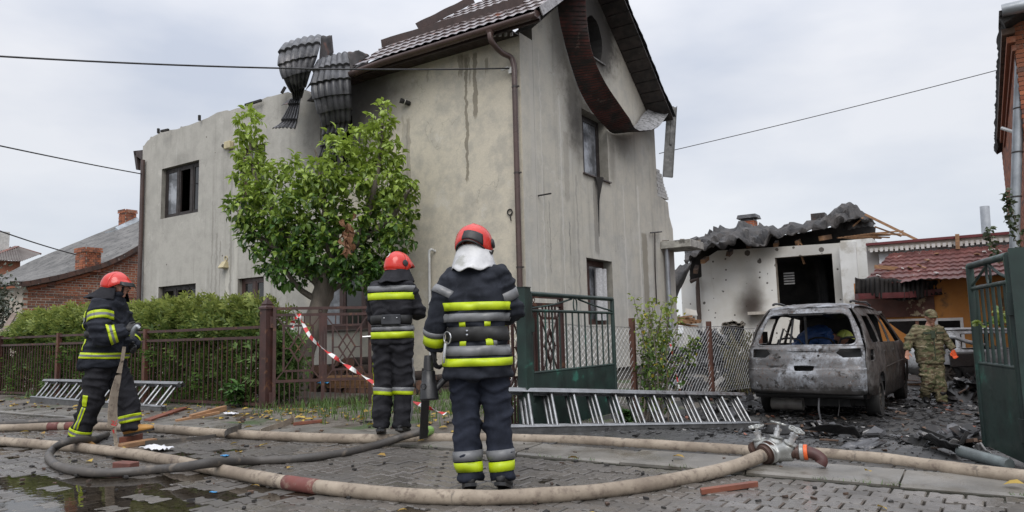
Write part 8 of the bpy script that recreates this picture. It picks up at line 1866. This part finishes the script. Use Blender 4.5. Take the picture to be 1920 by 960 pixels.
g = G(); torso(g, [(q4(1746, 683, 0), .225, .17, 0), (q4(1746, 665, 0), .235, .18, 0), (q4(1745, 648, 0), .235, .18, 0), (q4(1745, 632, 0), .235, .16, 0), (q4(1745, 621, 0), .21, .13, 0), (q4(1745, 614.5, .01), .10, .09, 0)])
for k in 'lr': limb(g, [V(J['sh_'+k]).lerp(V(J['chest']), .3)+V((0, 0, .02)), J['sh_'+k], J['el_'+k], V(J['wr_'+k])+V((0, 0, .03))], [.09, .088, .076, .066, .058])
cloth_obj('jacket', g, M_CAMO, P4, .012, 4, .011)
g = G(); p = q4(1747, 630, .19); g.box(p, (.075, .03, .14)); g.obj('chest_patch', mat('olive_patch', (.04, .055, .03)), P4, local=True)
for sx in (-.11, .11): g = G(); g.box(V((sx, .178, p.z-.03)), (.13, .02, .13), Matrix.Rotation(-sx*2, 3, 'Z')); q = g.obj('chest_pocket', M_CAMO, P4, local=True, bevel=.008); g = G(); g.box(V((sx, .192, p.z+.03)), (.135, .012, .035), Matrix.Rotation(-sx*2, 3, 'Z')); g.obj('pocket_flap', mat('olive_patch', (.04, .055, .03)), q, local=True)
glove(P4, mat('orange_glove', (.75, .10, .02), (.6, .08, .015), 9, .6), J['wr_l'], (-.1, .15, -1), (0, .5, 0), (.4, 1, 0), curl=.7, s=1.1, vs=.006)
g = G(); g.tube([V((.0, .182, p.z-.05)), V((.0, .192, p.z-.25)), V((0, .186, p.z-.46))], .009, 5); g.obj('front_placket', mat('olive_patch', (.04, .055, .03)), P4, local=True); g = G()
for sx in (-1, 1): g.hexa([V((sx*a, b, p.z+c_)) for a, b, c_ in ((.01, .13, .04), (.10, .10, .10), (.10, .12, .10), (.01, .15, .04), (.01, .10, .10), (.08, .05, .15), (.08, .07, .15), (.01, .12, .10))])
fixn(g.obj('collar', M_CAMO, P4, local=True))
for k in 'lr': boot(P4, M_RUBB, J['an_'+k], J['toe_'+k])
hc = V(J['head'])+M4 @ V((0, -.005, .045)); g = G(); g.sphere(hc, 1, 24, 0, lambda d, q: M4 @ V((d.x*.102, d.y*.118, max(d.z, -.12)*.105))); o_ = g.obj('cap', M_CAMO, P4, local=True, smooth=60)
g = G(); g.grid(lambda u, v: hc+M4 @ V(((u-.5)*.17*(1-.25*v*v), .095+.075*v*(1-(2*u-1)**2*.45), .012-.022*v-.02*(2*u-1)**2)), 10, 5); q = g.obj('peak', M_CAMO, o_, local=True, smooth=60); m = q.modifiers.new('s', 'SOLIDIFY'); m.thickness = .006
place(P4, at(1753, 757, 13.3), YAW+pi-.12)

# --- person in blue leaning into the van
P5 = person('person in blue padded jacket bent over inside the burnt van', None, None)
M5 = rotm(0, R_(-75)); 
DZ = -.07
J = dict(pelvis=(0, -.05, .95), chest=(0, .42, 1.32), neck=(0, .64, 1.33), head=(0, .80, 1.32), M=M5, sh_r=(.17, .52, 1.28), el_r=(.26, .62, 1.05), wr_r=(.18, .82, .98), sh_l=(-.17, .52, 1.28), el_l=(-.26, .62, 1.05), wr_l=(-.18, .82, .98),
         hip_r=(.09, -.06, .90), kn_r=(.11, .10, .72), an_r=(.10, -.32, .72), toe_r=(.13, -.50, .68), hip_l=(-.09, -.06, .90), kn_l=(-.11, .10, .72), an_l=(-.10, -.32, .72), toe_l=(-.13, -.50, .68))
J = {k: (v if k == 'M' else (v[0], v[1], v[2]+DZ)) for k, v in J.items()}
body(P5, J); trousers(P5, J, M_BLK)
g = G(); rings = []
for c_, a, b in (((0, -.08, .98), .18, .15), ((0, .10, 1.17), .21, .17), ((0, .28, 1.31), .23, .19), ((0, .44, 1.36), .23, .18), ((0, .56, 1.36), .19, .15), ((0, .64, 1.35), .10, .10)):
    rings.append([V(c_)+V((0, 0, DZ))+V((a*math.cos(2*pi*k/20), -.45*b*math.sin(2*pi*k/20)*.5, b*math.sin(2*pi*k/20))) for k in range(20)])
g.loft(rings)
for k in 'lr': limb(g, [V(J['sh_'+k]).lerp(V(J['chest']), .3), J['sh_'+k], J['el_'+k], J['wr_'+k]], [.10, .10, .085, .075, .06])
cloth_obj('padded_jacket', g, mat('blue_padding', (.025, .075, .22), (.018, .05, .16), 7, .6, bump=.3), P5, .013, 3, .016)
for k in 'lr': boot(P5, M_RUBB, J['an_'+k], J['toe_'+k]); 
glove(P5, M_GLOVE, J['wr_r'], (-.2, .8, -.3), (0, 0, -1), (-1, 0, 0)); glove(P5, M_GLOVE, J['wr_l'], (.2, .8, -.3), (0, 0, -1), (1, 0, 0))
hl, sh = helmet(P5, (0, .83, 1.30+DZ), rotm(0, R_(-20)), mat('lime_helmet', (.42, .48, .10), (.3, .34, .08), 7, .35), lowb=1.7, s=.85)
c_ = at(1530, 628, 12.95); place(P5, (c_.x-.36, c_.y, -.385), -pi/2)
